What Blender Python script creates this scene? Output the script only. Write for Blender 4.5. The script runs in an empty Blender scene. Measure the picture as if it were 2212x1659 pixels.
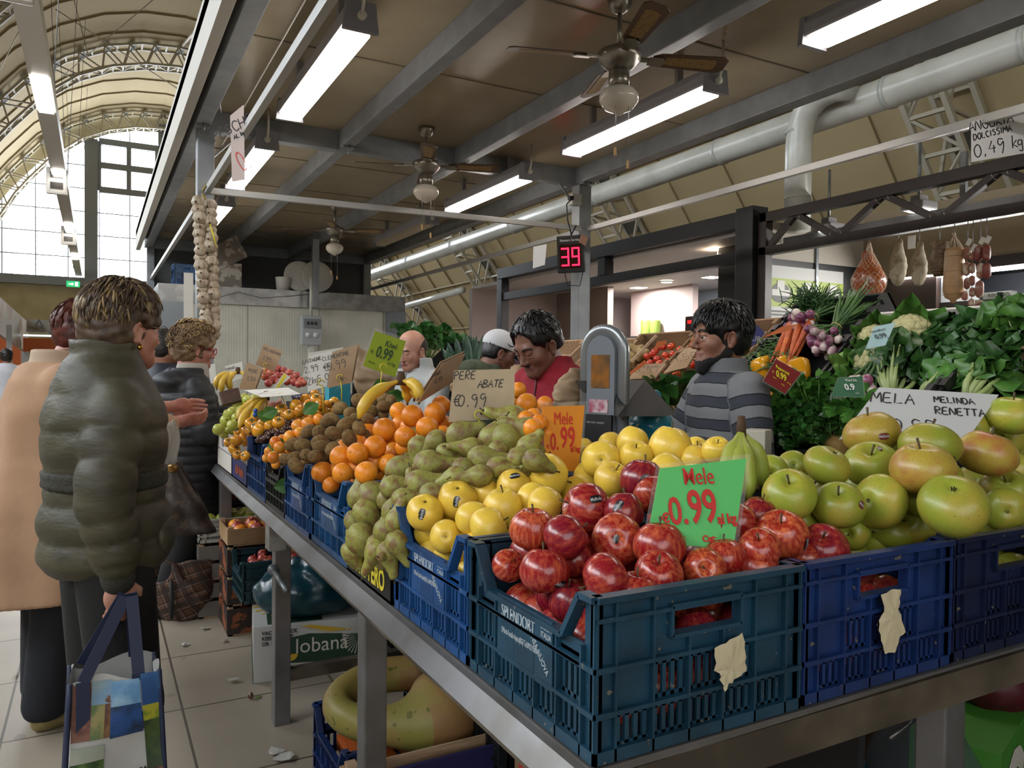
import bpy, bmesh, math, random
import numpy as np
from mathutils import Vector, Matrix, Euler, Quaternion
SC = bpy.context.scene
COL = SC.collection
PI = math.pi
rnd = random.Random(7)

# ---------------- camera (fitted to the hall's vanishing points) ----------------
W, H, F = 2212, 1659, 1655.0
YAW, PIT, ROL = (math.radians(a) for a in (28.5, -1.08, -0.6))
C0 = Vector((0, 0, 1.40))
FWD = Vector((math.sin(YAW)*math.cos(PIT), math.cos(YAW)*math.cos(PIT), math.sin(PIT)))
_r = Vector((math.cos(YAW), -math.sin(YAW), 0)); _d = FWD.cross(_r)
RT = math.cos(ROL)*_r + math.sin(ROL)*_d
DN = -math.sin(ROL)*_r + math.cos(ROL)*_d
cam_data = bpy.data.cameras.new('camera'); cam = bpy.data.objects.new('camera', cam_data); COL.objects.link(cam)
cam_data.sensor_width = 36; cam_data.lens = F/W*36; cam_data.clip_start = .05; cam_data.clip_end = 200
m = Matrix((RT, -DN, -FWD)).transposed().to_4x4(); m.translation = C0
cam.matrix_world = m
SC.camera = cam
def ray(px, py): return FWD + RT*((px-W/2)/F) + DN*((py-H/2)/F)
def at(px, py, x=None, y=None, z=None, d=None):
    """world point seen along the line through a photograph pixel, on a plane of the place"""
    v = ray(px, py)
    t = d if d is not None else (x/v.x if x is not None else y/v.y if y is not None else (z-C0.z)/v.z)
    return C0 + v*t

# ---------------- light and exposure ----------------
world = bpy.data.worlds.new('overcast_sky'); SC.world = world; world.use_nodes = True
wn = world.node_tree.nodes; wn['Background'].inputs[0].default_value = (.93, .97, 1, 1); wn['Background'].inputs[1].default_value = 2.0
SC.view_settings.view_transform = 'Standard'; SC.view_settings.look = 'None'
SC.view_settings.gamma = 1; SC.view_settings.exposure = 1.15; SC.view_settings.use_curve_mapping = False
SC.cycles.max_bounces = 6; SC.cycles.diffuse_bounces = 3; SC.cycles.glossy_bounces = 3
SC.cycles.transmission_bounces = 4; SC.cycles.transparent_max_bounces = 8
SC.cycles.sample_clamp_indirect = 4; SC.cycles.caustics_reflective = False; SC.cycles.caustics_refractive = False
def area(name, loc, tgt, sx, sy, power, col=(1, 1, 1)):
    l = bpy.data.lights.new(name, 'AREA'); l.shape = 'RECTANGLE'; l.size = sx; l.size_y = sy; l.energy = power; l.color = col
    o = bpy.data.objects.new(name, l); COL.objects.link(o); o.location = loc
    o.rotation_euler = (Vector(tgt)-Vector(loc)).to_track_quat('-Z', 'Y').to_euler(); o.visible_camera = True
    return o
# daylight: the arched end window, the glazed clerestory over the aisle side; plus an added fill lamp behind the camera
area('daylight_end_window', (1.5, 37.2, 8), (1.5, 0, 3), 9, 7, 1100, (.85, .92, 1))
area('fill_behind_camera', (-1.5, -7.5, 4.2), (1.2, 3, 1.0), 8, 5, 170, (.93, .96, 1))
area('daylight_side_clerestory', (-5.6, 6, 5.6), (0, 5, 1.0), 14, 2.4, 480, (.88, .94, 1))

# ---------------- materials ----------------
def lin(c):
    if isinstance(c, str): c = [int(c[i:i+2], 16) for i in (0, 2, 4)]
    return tuple((v/255/12.92 if v/255 <= .04045 else ((v/255+.055)/1.055)**2.4) for v in c)+(1,)
_M = {}
def mat(name, col='808080', rough=.5, metal=0, col2=None, ns=8, nlo=.4, nhi=.6, stretch=None, bump=0, bs=40, spec=.5, emit=0,
        coat=0, sss=0, alpha=1, speck=None, spn=60, spt=.68, rand=0, trans=0, ecol=None, detail=3):
    if name in _M: return _M[name]
    M = bpy.data.materials.new(name); M.use_nodes = True; nt = M.node_tree; b = nt.nodes['Principled BSDF']; lk = nt.links.new
    b.inputs['Base Color'].default_value = lin(col); b.inputs['Roughness'].default_value = rough; b.inputs['Metallic'].default_value = metal
    b.inputs['Specular IOR Level'].default_value = spec; b.inputs['Coat Weight'].default_value = coat; b.inputs['Alpha'].default_value = alpha
    b.inputs['Transmission Weight'].default_value = trans
    if sss: b.inputs['Subsurface Weight'].default_value = sss; b.inputs['Subsurface Scale'].default_value = .01
    tc = nt.nodes.new('ShaderNodeTexCoord'); mp = nt.nodes.new('ShaderNodeMapping'); lk(tc.outputs['Object'], mp.inputs[0])
    if stretch: mp.inputs['Scale'].default_value = stretch
    if rand or col2:
        oi = nt.nodes.new('ShaderNodeObjectInfo'); vm = nt.nodes.new('ShaderNodeVectorMath'); vm.operation = 'SCALE'
        cb = nt.nodes.new('ShaderNodeCombineXYZ')
        for i in range(3): lk(oi.outputs['Random'], cb.inputs[i])
        lk(cb.outputs[0], vm.inputs[0]); vm.inputs['Scale'].default_value = 37 if rand else 0; lk(vm.outputs[0], mp.inputs['Location'])
    cur = None
    def noise(scale, det=3, rg=.55, vec=mp.outputs[0]):
        n = nt.nodes.new('ShaderNodeTexNoise'); n.inputs['Scale'].default_value = scale; n.inputs['Detail'].default_value = det; n.inputs['Roughness'].default_value = rg
        lk(vec, n.inputs['Vector']); return n.outputs['Fac']
    def ramp(fac, lo, hi):
        r = nt.nodes.new('ShaderNodeMapRange'); r.inputs[1].default_value = lo; r.inputs[2].default_value = hi; lk(fac, r.inputs[0]); return r.outputs[0]
    def mix(fac, a, c):
        x = nt.nodes.new('ShaderNodeMix'); x.data_type = 'RGBA'
        if isinstance(fac, float): x.inputs[0].default_value = fac
        else: lk(fac, x.inputs[0])
        for s, v in ((6, a), (7, c)):
            if isinstance(v, tuple): x.inputs[s].default_value = v
            else: lk(v, x.inputs[s])
        return x.outputs[2]
    cur = lin(col)
    if col2: cur = mix(ramp(noise(ns, detail), nlo, nhi), cur, lin(col2))
    if speck: cur = mix(ramp(noise(spn, 1, .3, tc.outputs['Object']), spt, spt+.05), cur, lin(speck))
    if rand:
        h = nt.nodes.new('ShaderNodeHueSaturation'); r = nt.nodes.new('ShaderNodeMapRange'); r.inputs[3].default_value = 1-rand; r.inputs[4].default_value = 1+rand
        lk(oi.outputs['Random'], r.inputs[0]); lk(r.outputs[0], h.inputs['Value'])
        r2 = nt.nodes.new('ShaderNodeMapRange'); r2.inputs[3].default_value = .5-rand*.035; r2.inputs[4].default_value = .5+rand*.035
        lk(oi.outputs['Random'], r2.inputs[0]); lk(r2.outputs[0], h.inputs['Hue'])
        if isinstance(cur, tuple): h.inputs['Color'].default_value = cur
        else: lk(cur, h.inputs['Color'])
        cur = h.outputs[0]
    if not isinstance(cur, tuple): lk(cur, b.inputs['Base Color'])
    if bump:
        bp = nt.nodes.new('ShaderNodeBump'); bp.inputs['Strength'].default_value = bump; bp.inputs['Distance'].default_value = .01
        lk(noise(bs, 4), bp.inputs['Height']); lk(bp.outputs[0], b.inputs['Normal'])
    if emit: b.inputs['Emission Color'].default_value = lin(ecol or col); b.inputs['Emission Strength'].default_value = emit
    M['_n'] = 1; _M[name] = M
    return M
def plain(key, col, rough=.6, **k): return mat(key, col, rough, **k)

# ---------------- object helpers ----------------
def link(name, me, mats, parent=None, loc=None, mw=None):
    o = bpy.data.objects.new(name, me); COL.objects.link(o)
    if mats is not None and not me.materials:
        for x in (mats if isinstance(mats, (list, tuple)) else [mats]): me.materials.append(x)
    if parent: o.parent = parent
    if mw is not None: o.matrix_local = mw
    elif loc is not None: o.location = loc
    return o
def tag(o, label, cat, group=None, kind=None):
    o['label'] = label; o['category'] = cat
    if group: o['group'] = group
    if kind: o['kind'] = kind
    return o
def struct(o, label=None, cat=None):
    o['kind'] = 'structure'
    if label: o['label'] = label
    if cat: o['category'] = cat
    return o
def empty(name, loc=(0, 0, 0), rz=0, mw=None):
    o = bpy.data.objects.new(name, None); COL.objects.link(o); o.empty_display_size = .05
    if mw is not None: o.matrix_world = mw
    else: o.location = loc; o.rotation_euler = (0, 0, rz)
    return o
def copy_tree(o, parent=None):
    c = o.copy(); COL.objects.link(c)
    if parent: c.parent = parent
    for ch in KIDS.get(o.name, []): copy_tree(ch, c)
    return c
KIDS = {}
def kids(o):
    """remember the children of a prototype so that copies stay cheap"""
    ch = [c for c in COL.objects if c.parent == o]; KIDS[o.name] = ch
    for c in ch: kids(c)
    return o
def frame(o, zdir, up=(0, 0, 1), xdir=None):
    """matrix with z along zdir, y as near as possible to up"""
    z = Vector(zdir).normalized(); u = Vector(up)
    x = u.cross(z)
    if x.length < 1e-4: x = Vector((1, 0, 0))
    x.normalize(); y = z.cross(x)
    m = Matrix((x, y, z)).transposed().to_4x4(); m.translation = Vector(o); return m
def axes(o, x, y):
    x = Vector(x).normalized(); y = Vector(y); z = x.cross(y).normalized(); y = z.cross(x)
    m = Matrix((x, y, z)).transposed().to_4x4(); m.translation = Vector(o); return m

class MB:
    """collects boxes, bars, tubes, lathes and sheets and links them as one mesh"""
    def __init__(s): s.v = []; s.f = []; s.mi = []; s.sm = []; s.M = Matrix.Identity(4)
    def add(s, vs, fs, mi=0, sm=False, mw=None):
        n = len(s.v); T = s.M if mw is None else s.M @ mw
        s.v += [tuple(T @ Vector(p)) for p in vs]
        s.f += [tuple(i+n for i in f) for f in fs]; s.mi += [mi]*len(fs); s.sm += [sm]*len(fs)
        return s
    def box(s, a, b, mi=0, mw=None, bev=0):
        x0, x1 = sorted((a[0], b[0])); y0, y1 = sorted((a[1], b[1])); z0, z1 = sorted((a[2], b[2]))
        if bev:
            c = min(bev, (x1-x0)/2.01, (y1-y0)/2.01, (z1-z0)/2.01)
            bm = bmesh.new(); bmesh.ops.create_cube(bm, size=1)
            for v in bm.verts: v.co = Vector(((x0+x1)/2+v.co.x*(x1-x0), (y0+y1)/2+v.co.y*(y1-y0), (z0+z1)/2+v.co.z*(z1-z0)))
            bmesh.ops.bevel(bm, geom=bm.edges[:], offset=c, segments=2, affect='EDGES', profile=.7)
            bm.verts.index_update(); s.add([v.co for v in bm.verts], [[v.index for v in f.verts] for f in bm.faces], mi, False, mw); bm.free(); return s
        vs = [(x, y, z) for x in (x0, x1) for y in (y0, y1) for z in (z0, z1)]
        return s.add(vs, [(0, 1, 3, 2), (4, 6, 7, 5), (0, 4, 5, 1), (2, 3, 7, 6), (0, 2, 6, 4), (1, 5, 7, 3)], mi, False, mw)
    def bar(s, a, b, w, h=None, mi=0, up=(0, 0, 1), bev=0):
        a = Vector(a); b = Vector(b); h = h or w; L = (b-a).length
        return s.box((-w/2, -h/2, 0), (w/2, h/2, L), mi, frame(a, b-a, up), bev)
    def tube(s, pts, r, n=8, mi=0, cap=True, sm=True, closed=False, flat=1):
        pts = [Vector(p) for p in pts]; N = len(pts); rr = r if isinstance(r, (list, tuple)) else [r]*N
        vs = []; prev = None
        for i, p in enumerate(pts):
            t = ((pts[(i+1) % N]-pts[i-1]) if closed else (pts[min(i+1, N-1)]-pts[max(i-1, 0)]))
            if t.length < 1e-9: t = Vector((0, 0, 1))
            t.normalize()
            if prev is None:
                u = t.orthogonal().normalized()
            else:
                u = prev - t*prev.dot(t)
                if u.length < 1e-6: u = t.orthogonal()
                u.normalize()
            prev = u; w = t.cross(u)
            for k in range(n):
                a = 2*PI*k/n; vs.append(p+(u*math.cos(a)+w*math.sin(a)*flat)*rr[i])
        fs = []
        for i in range(N if closed else N-1):
            for k in range(n):
                j = (i+1) % N; fs.append((i*n+k, i*n+(k+1) % n, j*n+(k+1) % n, j*n+k))
        if cap and not closed: fs += [tuple(range(n))[::-1], tuple((N-1)*n+k for k in range(n))]
        return s.add(vs, fs, mi, sm)
    def lathe(s, prof, n=16, mi=0, mw=None, sm=True, sx=1, sy=1, fn=None):
        """prof: (radius, z) pairs; points on the axis close the form"""
        vs = []; rows = []
        for r, z in prof:
            if r < 1e-6: rows.append([len(vs)]); vs.append((0, 0, z))
            else:
                row = []
                for k in range(n):
                    a = 2*PI*k/n; row.append(len(vs)); q = (r*math.cos(a)*sx, r*math.sin(a)*sy, z); vs.append(fn(q, a) if fn else q)
                rows.append(row)
        fs = []
        for A, B in zip(rows, rows[1:]):
            if len(A) == 1 and len(B) == 1: continue
            for k in range(n):
                k2 = (k+1) % n
                if len(A) == 1: fs.append((A[0], B[k2], B[k]))
                elif len(B) == 1: fs.append((A[k], A[k2], B[0]))
                else: fs.append((A[k], A[k2], B[k2], B[k]))
        return s.add(vs, [f[::-1] for f in fs], mi, sm, mw)
    def ball(s, c, r, n=12, mi=0, mw=None, rot=None):
        rx, ry, rz = r if isinstance(r, (list, tuple)) else (r, r, r); h = n//2
        T = Matrix.Translation(c) @ (rot.to_4x4() if rot else Matrix.Identity(4)) @ Matrix.Diagonal((rx, ry, rz, 1))
        if mw is not None: T = mw @ T
        return s.lathe([(math.sin(PI*i/h), -math.cos(PI*i/h)) for i in range(h+1)], n, mi, T)
    def grid(s, fn, nu, nv, mi=0, sm=True, mw=None, thick=0):
        vs = [fn(i/nu, j/nv) for j in range(nv+1) for i in range(nu+1)]
        fs = [(j*(nu+1)+i, j*(nu+1)+i+1, (j+1)*(nu+1)+i+1, (j+1)*(nu+1)+i) for j in range(nv) for i in range(nu)]
        if thick:
            n = len(vs); V = [Vector(v) for v in vs]; nor = [Vector() for _ in V]
            for f in fs:
                q = (V[f[1]]-V[f[0]]).cross(V[f[3]]-V[f[0]])
                for i in f: nor[i] += q
            vs = V+[v-(q.normalized() if q.length else q)*thick for v, q in zip(V, nor)]
            edge = {}
            for f in fs:
                for a, b in zip(f, f[1:]+f[:1]): edge[(a, b)] = 1
            side = [(b, a, a+n, b+n) for (a, b) in edge if (b, a) not in edge]
            fs = fs+[tuple(i+n for i in f[::-1]) for f in fs]+side
        return s.add(vs, fs, mi, sm, mw)
    def prism(s, poly, z0, z1, mi=0, mw=None):
        n = len(poly)
        return s.add([(x, y, z0) for x, y in poly]+[(x, y, z1) for x, y in poly],
                     [tuple(range(n))[::-1], tuple(range(n, 2*n))]+[(i, (i+1) % n, (i+1) % n+n, i+n) for i in range(n)], mi, False, mw)
    def mesh(s, name='m'):
        me = bpy.data.meshes.new(name); me.from_pydata(s.v, [], s.f)
        me.polygons.foreach_set('material_index', s.mi); me.polygons.foreach_set('use_smooth', s.sm); me.update(); return me
    def build(s, name, mats, parent=None, loc=None, mw=None):
        return link(name, s.mesh(name), mats, parent, loc, mw)

# ---------------- lettering ----------------
def text(name, string, size, m_, parent, mw, bold=0, shear=0, align='CENTER', sx=1, space=1, line=1, ext=.0004):
    c = bpy.data.curves.new(name, 'FONT'); c.body = string; c.size = size; c.offset = bold; c.shear = shear; c.align_x = align; c.align_y = 'CENTER'
    c.extrude = ext; c.space_character = space; c.space_line = line; c.resolution_u = 3
    t = bpy.data.objects.new(name, c); COL.objects.link(t)
    me = bpy.data.meshes.new_from_object(t); bpy.data.objects.remove(t); bpy.data.curves.remove(c)
    me.transform(Matrix.Diagonal((sx, 1, 1, 1))); me.materials.clear()
    return link(name, me, m_, parent, mw=mw)
G = {'A': ['0,0 .35,1 .7,0', '.1,.4 .6,.42'], 'B': ['0,0 0,1 .45,.95 .5,.7 .1,.52 .55,.4 .55,.1 0,0'], 'C': ['.6,.85 .3,1 .05,.7 .05,.3 .3,0 .6,.1'],
 'D': ['.05,1 .05,0 .4,.05 .62,.4 .5,.85 .05,1'], 'E': ['.55,1 .1,.95 .02,.5 .05,0 .6,.03', '.05,.5 .45,.52'], 'G': ['.6,.85 .3,1 .05,.6 .1,.15 .4,0 .6,.2 .6,.45 .35,.45'],
 'I': ['.1,0 .15,1'], 'K': ['.05,0 .1,1', '.55,1 .1,.45 .6,0'], 'L': ['.1,1 .05,0 .6,.04'], 'M': ['0,0 .12,1 .4,.35 .7,1 .8,0'], 'N': ['0,0 .1,1 .55,0 .65,1'],
 'O': ['.3,1 .03,.6 .1,.1 .4,0 .62,.4 .55,.9 .3,1'], 'P': ['.08,0 .05,1 .5,.95 .55,.65 .08,.5'], 'R': ['.05,0 .08,1 .5,.95 .5,.62 .1,.5 .6,0'],
 'S': ['.55,.9 .25,1 .08,.75 .5,.45 .45,.08 .05,.05'], 'T': ['0,.97 .65,1', '.33,.98 .3,0'], 'U': ['.03,1 .08,.15 .35,0 .58,.2 .6,1'], 'V': ['0,1 .3,0 .6,1'], 'H': ['0,0 .05,1', '.55,0 .6,1', '.03,.5 .58,.5'],
 'Z': ['.05,.95 .6,1 .05,0 .6,.05'], '0': ['.3,1 .05,.7 .08,.2 .32,0 .55,.3 .52,.8 .3,1'], '1': ['.1,.75 .3,1 .28,0'], '2': ['.05,.8 .3,1 .55,.75 .05,0 .6,.03'],
 '4': ['.35,1 .03,.4 .6,.4', '.45,.65 .42,0'], '5': ['.55,1 .12,1 .1,.58 .5,.5 .5,.1 .05,.03'], '9': ['.5,.9 .2,1 .05,.7 .3,.52 .52,.75 .5,.3 .35,-.15'],
 '3': ['.05,.9 .4,1 .5,.75 .2,.55 .5,.35 .4,.02 .03,.08'], '6': ['.5,1 .12,.6 .1,.15 .35,0 .52,.25 .3,.45 .1,.3'], '8': ['.3,.5 .08,.75 .3,1 .52,.75 .05,.25 .3,0 .55,.25 .3,.5'], '7': ['.05,1 .55,1 .2,0'],
 ',': ['.15,.12 .08,-.12'], '.': ['.1,.02 .14,.04'], '/': ['0,0 .4,1'], 'e': ['.65,.85 .35,1 .12,.6 .2,.1 .6,.1', '0,.6 .5,.62', '0,.42 .45,.44'],
 'k': ['.1,1 .05,0', '.4,.6 .08,.3 .45,0'], 'g': ['.4,.55 .1,.5 .1,.15 .4,.2 .42,.55 .38,-.3 .1,-.25'], 'a': ['.4,.5 .1,.45 .08,.08 .4,.15 .42,.5 .45,0'], 'l': ['.1,1 .12,0'],
 't': ['.15,.9 .15,.05 .35,.02', '.0,.6 .35,.62'], 'o': ['.25,.5 .05,.3 .2,0 .42,.25 .25,.5'], 'i': ['.1,.5 .1,0'], 's': ['.4,.48 .12,.4 .35,.18 .05,.03'], 'c': ['.4,.45 .1,.4 .1,.08 .4,.05'], 'h': ['.05,1 .05,0', '.05,.35 .3,.5 .38,0'], ' ': []}
def scrawl(name, lines, m_, parent, mw, w=.004):
    """hand lettering: lines of (string, x, y, height, slant) in the sign's own plane, drawn as flat pen strokes"""
    b = MB(); r = random.Random(len(lines[0][0])+3)
    for st, x, y, h, sl in lines:
        for ch in st:
            for stroke in G.get(ch, []):
                P = [tuple(float(q) for q in p.split(',')) for p in stroke.split()]
                P = [(x+(px+py*sl+r.uniform(-.03, .03))*h*.95, y+(py+r.uniform(-.03, .03))*h) for px, py in P]
                # smooth the stroke
                if len(P) > 3:
                    Q = []
                    for i in range(len(P)-1):
                        p0, p1, p2, p3 = P[max(i-1, 0)], P[i], P[i+1], P[min(i+2, len(P)-1)]
                        for t in (0, .33, .66):
                            Q.append(tuple(.5*(2*p1[k]+(p2[k]-p0[k])*t+(2*p0[k]-5*p1[k]+4*p2[k]-p3[k])*t*t+(3*p1[k]-p0[k]-3*p2[k]+p3[k])*t**3) for k in (0, 1)))
                    P = Q+[P[-1]]
                L = []
                for i, p in enumerate(P):
                    a = P[max(i-1, 0)]; c = P[min(i+1, len(P)-1)]; dx, dy = c[0]-a[0], c[1]-a[1]; n = math.hypot(dx, dy) or 1
                    L.append((p[0]-dy/n*w/2, p[1]+dx/n*w/2, 0)); L.append((p[0]+dy/n*w/2, p[1]-dx/n*w/2, 0))
                b.add(L, [(2*i+1, 2*i+3, 2*i+2, 2*i) for i in range(len(P)-1)])
            x += h*(.86 if ch == 'M' else .74 if ch in 'DNGAOBRPEKUTVC0249535LHSZ' else .42)
    return b.build(name, m_, parent, mw=mw)

# ---------------- implicit-surface modeller (one continuous skin from many soft forms) ----------------
import openvdb
def _rot(e): return np.array(Euler(e).to_matrix())
def sdf_eval(P, prims, want=False):
    X = None; best = None
    for pr in prims:
        k = pr.get('k', .02); t = pr['t']; ax = None
        if t == 's': d = np.linalg.norm(P-np.array(pr['c']), axis=-1)-pr['r']
        elif t == 'e':
            q = P-np.array(pr['c'])
            if 'rot' in pr: q = q @ _rot(pr['rot'])
            r = np.array(pr['r']); k0 = np.linalg.norm(q/r, axis=-1); k1 = np.linalg.norm(q/(r*r), axis=-1)+1e-9
            d = k0*(k0-1)/k1; ax = q[..., 2]
        elif t == 'c':
            a = np.array(pr['a']); b = np.array(pr['b']); ab = b-a; L = np.linalg.norm(ab)
            h = np.clip(((P-a) @ ab)/(L*L), 0, 1); rad = pr['ra']+(pr['rb']-pr['ra'])*h
            if 'q' in pr:  # quilting: n puffs of depth dq along the axis
                n, dq = pr['q']; rad = rad+dq*np.sqrt(np.abs(np.sin(PI*(h*n+pr.get('ph', 0)))))
            q = P-a-h[..., None]*ab
            if 'fl' in pr:  # flattened across one direction
                fd, fs = pr['fl']; fd = np.array(fd); comp = q @ fd; q = q+(comp*(1/fs-1))[..., None]*fd; d = (np.linalg.norm(q, axis=-1)-rad)*fs
            else: d = np.linalg.norm(q, axis=-1)-rad
            ax = h*L+pr.get('s0', 0)
        elif t == 'p':  # elliptic column through (z, cx, cy, rx, ry) stations
            q = P-np.array(pr.get('c', (0, 0, 0)))
            if 'rot' in pr: q = q @ _rot(pr['rot'])
            T = np.array(pr['tab']); z = q[..., 2]; zz = np.clip(z, T[0, 0], T[-1, 0])
            cx, cy, rx, ry = (np.interp(zz, T[:, 0], T[:, i]) for i in (1, 2, 3, 4))
            if 'q' in pr:
                n, dq = pr['q']; w = dq*np.sqrt(np.abs(np.sin(PI*n*(zz-T[0, 0])/(T[-1, 0]-T[0, 0])))); rx = rx+w; ry = ry+w
            if 'fold' in pr:  # hanging cloth folds round the column
                n, dq = pr['fold']; th = np.arctan2(q[..., 1]-cy, q[..., 0]-cx); w = dq*np.sin(n*th+zz*3)*np.clip((T[-1, 0]-zz)/(T[-1, 0]-T[0, 0]), 0, 1); rx = rx+w; ry = ry+w
            e = np.sqrt(((q[..., 0]-cx)/rx)**2+((q[..., 1]-cy)/ry)**2)
            d = np.maximum((e-1)*np.minimum(rx, ry), np.maximum(T[0, 0]-z, z-T[-1, 0])); ax = z+pr.get('s0', 0)
        elif t == 'b':
            q = P-np.array(pr['c'])
            if 'rot' in pr: q = q @ _rot(pr['rot'])
            r = pr.get('rr', .01); q = np.abs(q)-np.array(pr['r'])+r
            d = np.linalg.norm(np.maximum(q, 0), axis=-1)+np.minimum(q.max(axis=-1), 0)-r
        if ax is None: ax = P[..., 2]
        op = pr.get('op', '+')
        if X is None: X = d; best = (d.copy(), ax.copy()) if want else None; continue
        if op == '+':
            h = np.clip(.5+.5*(X-d)/k, 0, 1)
            if want:
                w = d < best[0]; best = (np.where(w, d, best[0]), np.where(w, ax, best[1]))
            X = X*(1-h)+d*h-k*h*(1-h)
        elif op == '-':
            h = np.clip(.5-.5*(X+d)/k, 0, 1); X = X*(1-h)+(-d)*h+k*h*(1-h)
        elif op == '&': X = np.maximum(X, d)
    return (X, best[1]) if want else X
def sdf_mesh(name, prims, res, lo, hi, noise=0, nsc=20, axial=False):
    lo = np.array(lo, float); hi = np.array(hi, float); n = np.ceil((hi-lo)/res).astype(int)+1
    g = [lo[i]+res*np.arange(n[i]) for i in range(3)]
    P = np.stack(np.meshgrid(*g, indexing='ij'), -1)
    X = sdf_eval(P, prims)
    if noise:
        X = X+noise*(np.sin(P[..., 0]*nsc*1.1+np.sin(P[..., 2]*nsc*.9)*1.7)*np.sin(P[..., 1]*nsc*1.3+2*np.sin(P[..., 2]*nsc*.5+1))*np.sin(P[..., 2]*nsc*.8+P[..., 0]*nsc*.5))
    # close at the box so that nothing is left open
    for a in range(3):
        s0 = [slice(None)]*3; s0[a] = 0; X[tuple(s0)] = np.maximum(X[tuple(s0)], res); s0[a] = -1; X[tuple(s0)] = np.maximum(X[tuple(s0)], res)
    gr = openvdb.FloatGrid(5.0); gr.copyFromArray(X.astype('f')/res)
    pts, tris, quads = gr.convertToPolygons(0.0, 0.0)
    pts = pts*res+lo
    me = bpy.data.meshes.new(name)
    me.from_pydata([tuple(p) for p in pts.tolist()], [], [tuple(q[::-1]) for q in quads.tolist()]+[tuple(q[::-1]) for q in tris.tolist()])
    me.polygons.foreach_set('use_smooth', [True]*len(me.polygons))
    if axial and len(pts):
        _, ax = sdf_eval(pts, prims, True)
        at_ = me.attributes.new('along', 'FLOAT', 'POINT'); at_.data.foreach_set('value', ax.astype('f'))
    me.update()
    return me
# ================= the hall =================
cream = mat('vault_cream', 'c0ae88', .85, col2='b3a27c', ns=.6, nlo=.3, nhi=.7, stretch=(1, .3, 1), bump=.05, bs=20)
creamw = mat('end_wall_cream', 'b4a988', .85, col2='a79b7a', ns=1.2)
white_p = mat('white_paint', 'c9c5b8', .5)
rib_p = mat('rib_white', 'b9b3a2', .55)
grey_w = mat('window_frame_grey', '7b8188', .5)
steel = mat('galvanised', '898e92', .38, .55, col2='757b80', ns=14, bump=.02)
steel_d = mat('stall_beam_grey', '8f9498', .45, .3, col2='82878c', ns=5)
black_st = mat('black_steel', '15171a', .45)
ft = mat('floor_tile', '918677', .42, col2='a59a8a', ns=1.3, nlo=.35, nhi=.7, bump=.03, bs=60, speck='857d70', spn=9, spt=.72)
def tile_floor(M):
    nt = M.node_tree; lk = nt.links.new; b = nt.nodes['Principled BSDF']
    src = b.inputs['Base Color'].links[0].from_socket
    tc = nt.nodes.new('ShaderNodeTexCoord'); mp = nt.nodes.new('ShaderNodeMapping'); lk(tc.outputs['Object'], mp.inputs[0]); mp.inputs['Location'].default_value = (.31, .36, 0)
    br = nt.nodes.new('ShaderNodeTexBrick'); br.offset = 0; br.inputs['Scale'].default_value = 1; br.inputs['Brick Width'].default_value = .62; br.inputs['Row Height'].default_value = .62
    br.inputs['Mortar Size'].default_value = .005; br.inputs['Mortar Smooth'].default_value = .1; br.inputs['Color1'].default_value = (1, 1, 1, 1); br.inputs['Color2'].default_value = (.88, .88, .88, 1); br.inputs['Mortar'].default_value = (.22, .2, .18, 1)
    lk(mp.outputs[0], br.inputs['Vector'])
    x = nt.nodes.new('ShaderNodeMix'); x.data_type = 'RGBA'; x.blend_type = 'MULTIPLY'; x.inputs[0].default_value = 1
    lk(src, x.inputs[6]); lk(br.outputs['Color'], x.inputs[7]); lk(x.outputs[2], b.inputs['Base Color'])
tile_floor(ft)
struct(MB().box((-12, -9, -.1), (14, 37, 0)).build('floor', ft))
HALF = [(0, 12.05), (1.1, 11.95), (2.2, 11.65), (3.3, 11.1), (4.4, 10.2), (5.3, 9.1), (5.8, 8.4), (6.6, 6.9), (7.3, 5.65), (8.3, 4.3), (9.4, 2.95), (10.6, 0)]
XC = 2.4
PROF = [(XC-x, z) for x, z in HALF[::-1]]+[(XC+x, z) for x, z in HALF[1:]]
def dens(P, n=4):
    out = []
    for a, b in zip(P, P[1:]):
        for i in range(n): out.append((a[0]+(b[0]-a[0])*i/n, a[1]+(b[1]-a[1])*i/n))
    return out+[P[-1]]
# vault skin: each side stops at the clerestory strip; folded panel joints every metre
def vault():
    b = MB(); ys = [-9+j*1.5 for j in range(31)]
    P = [(x, z) for x, z in PROF]
    for j in range(len(ys)-1):
        y0, y1 = ys[j], min(ys[j+1], 36.4)
        for i in range(len(P)-1):
            (xa, za), (xb, zb) = P[i], P[i+1]
            if i == 2 and y0 < 30: continue      # clerestory glazing on the aisle side
            b.add([(xa, y0, za), (xb, y0, zb), (xb, y1, zb), (xa, y1, za)], [(0, 1, 2, 3)], 0, False)
    # seams: shallow ribs of the roof panels
    for j, y in enumerate(ys[:-1]):
        for i in range(3, len(P)-1):
            (xa, za), (xb, zb) = P[i], P[i+1]; n = Vector((za-zb, 0, xb-xa)).normalized()*-.05
            b.add([(xa, y, za), (xb, y, zb), (xb+n.x, y, zb+n.z), (xa+n.x, y, za+n.z)], [(0, 1, 2, 3)], 1)
    return b
struct(vault().build('ceiling', [cream, mat('vault_seam', '9d9072', .8)]))
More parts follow.
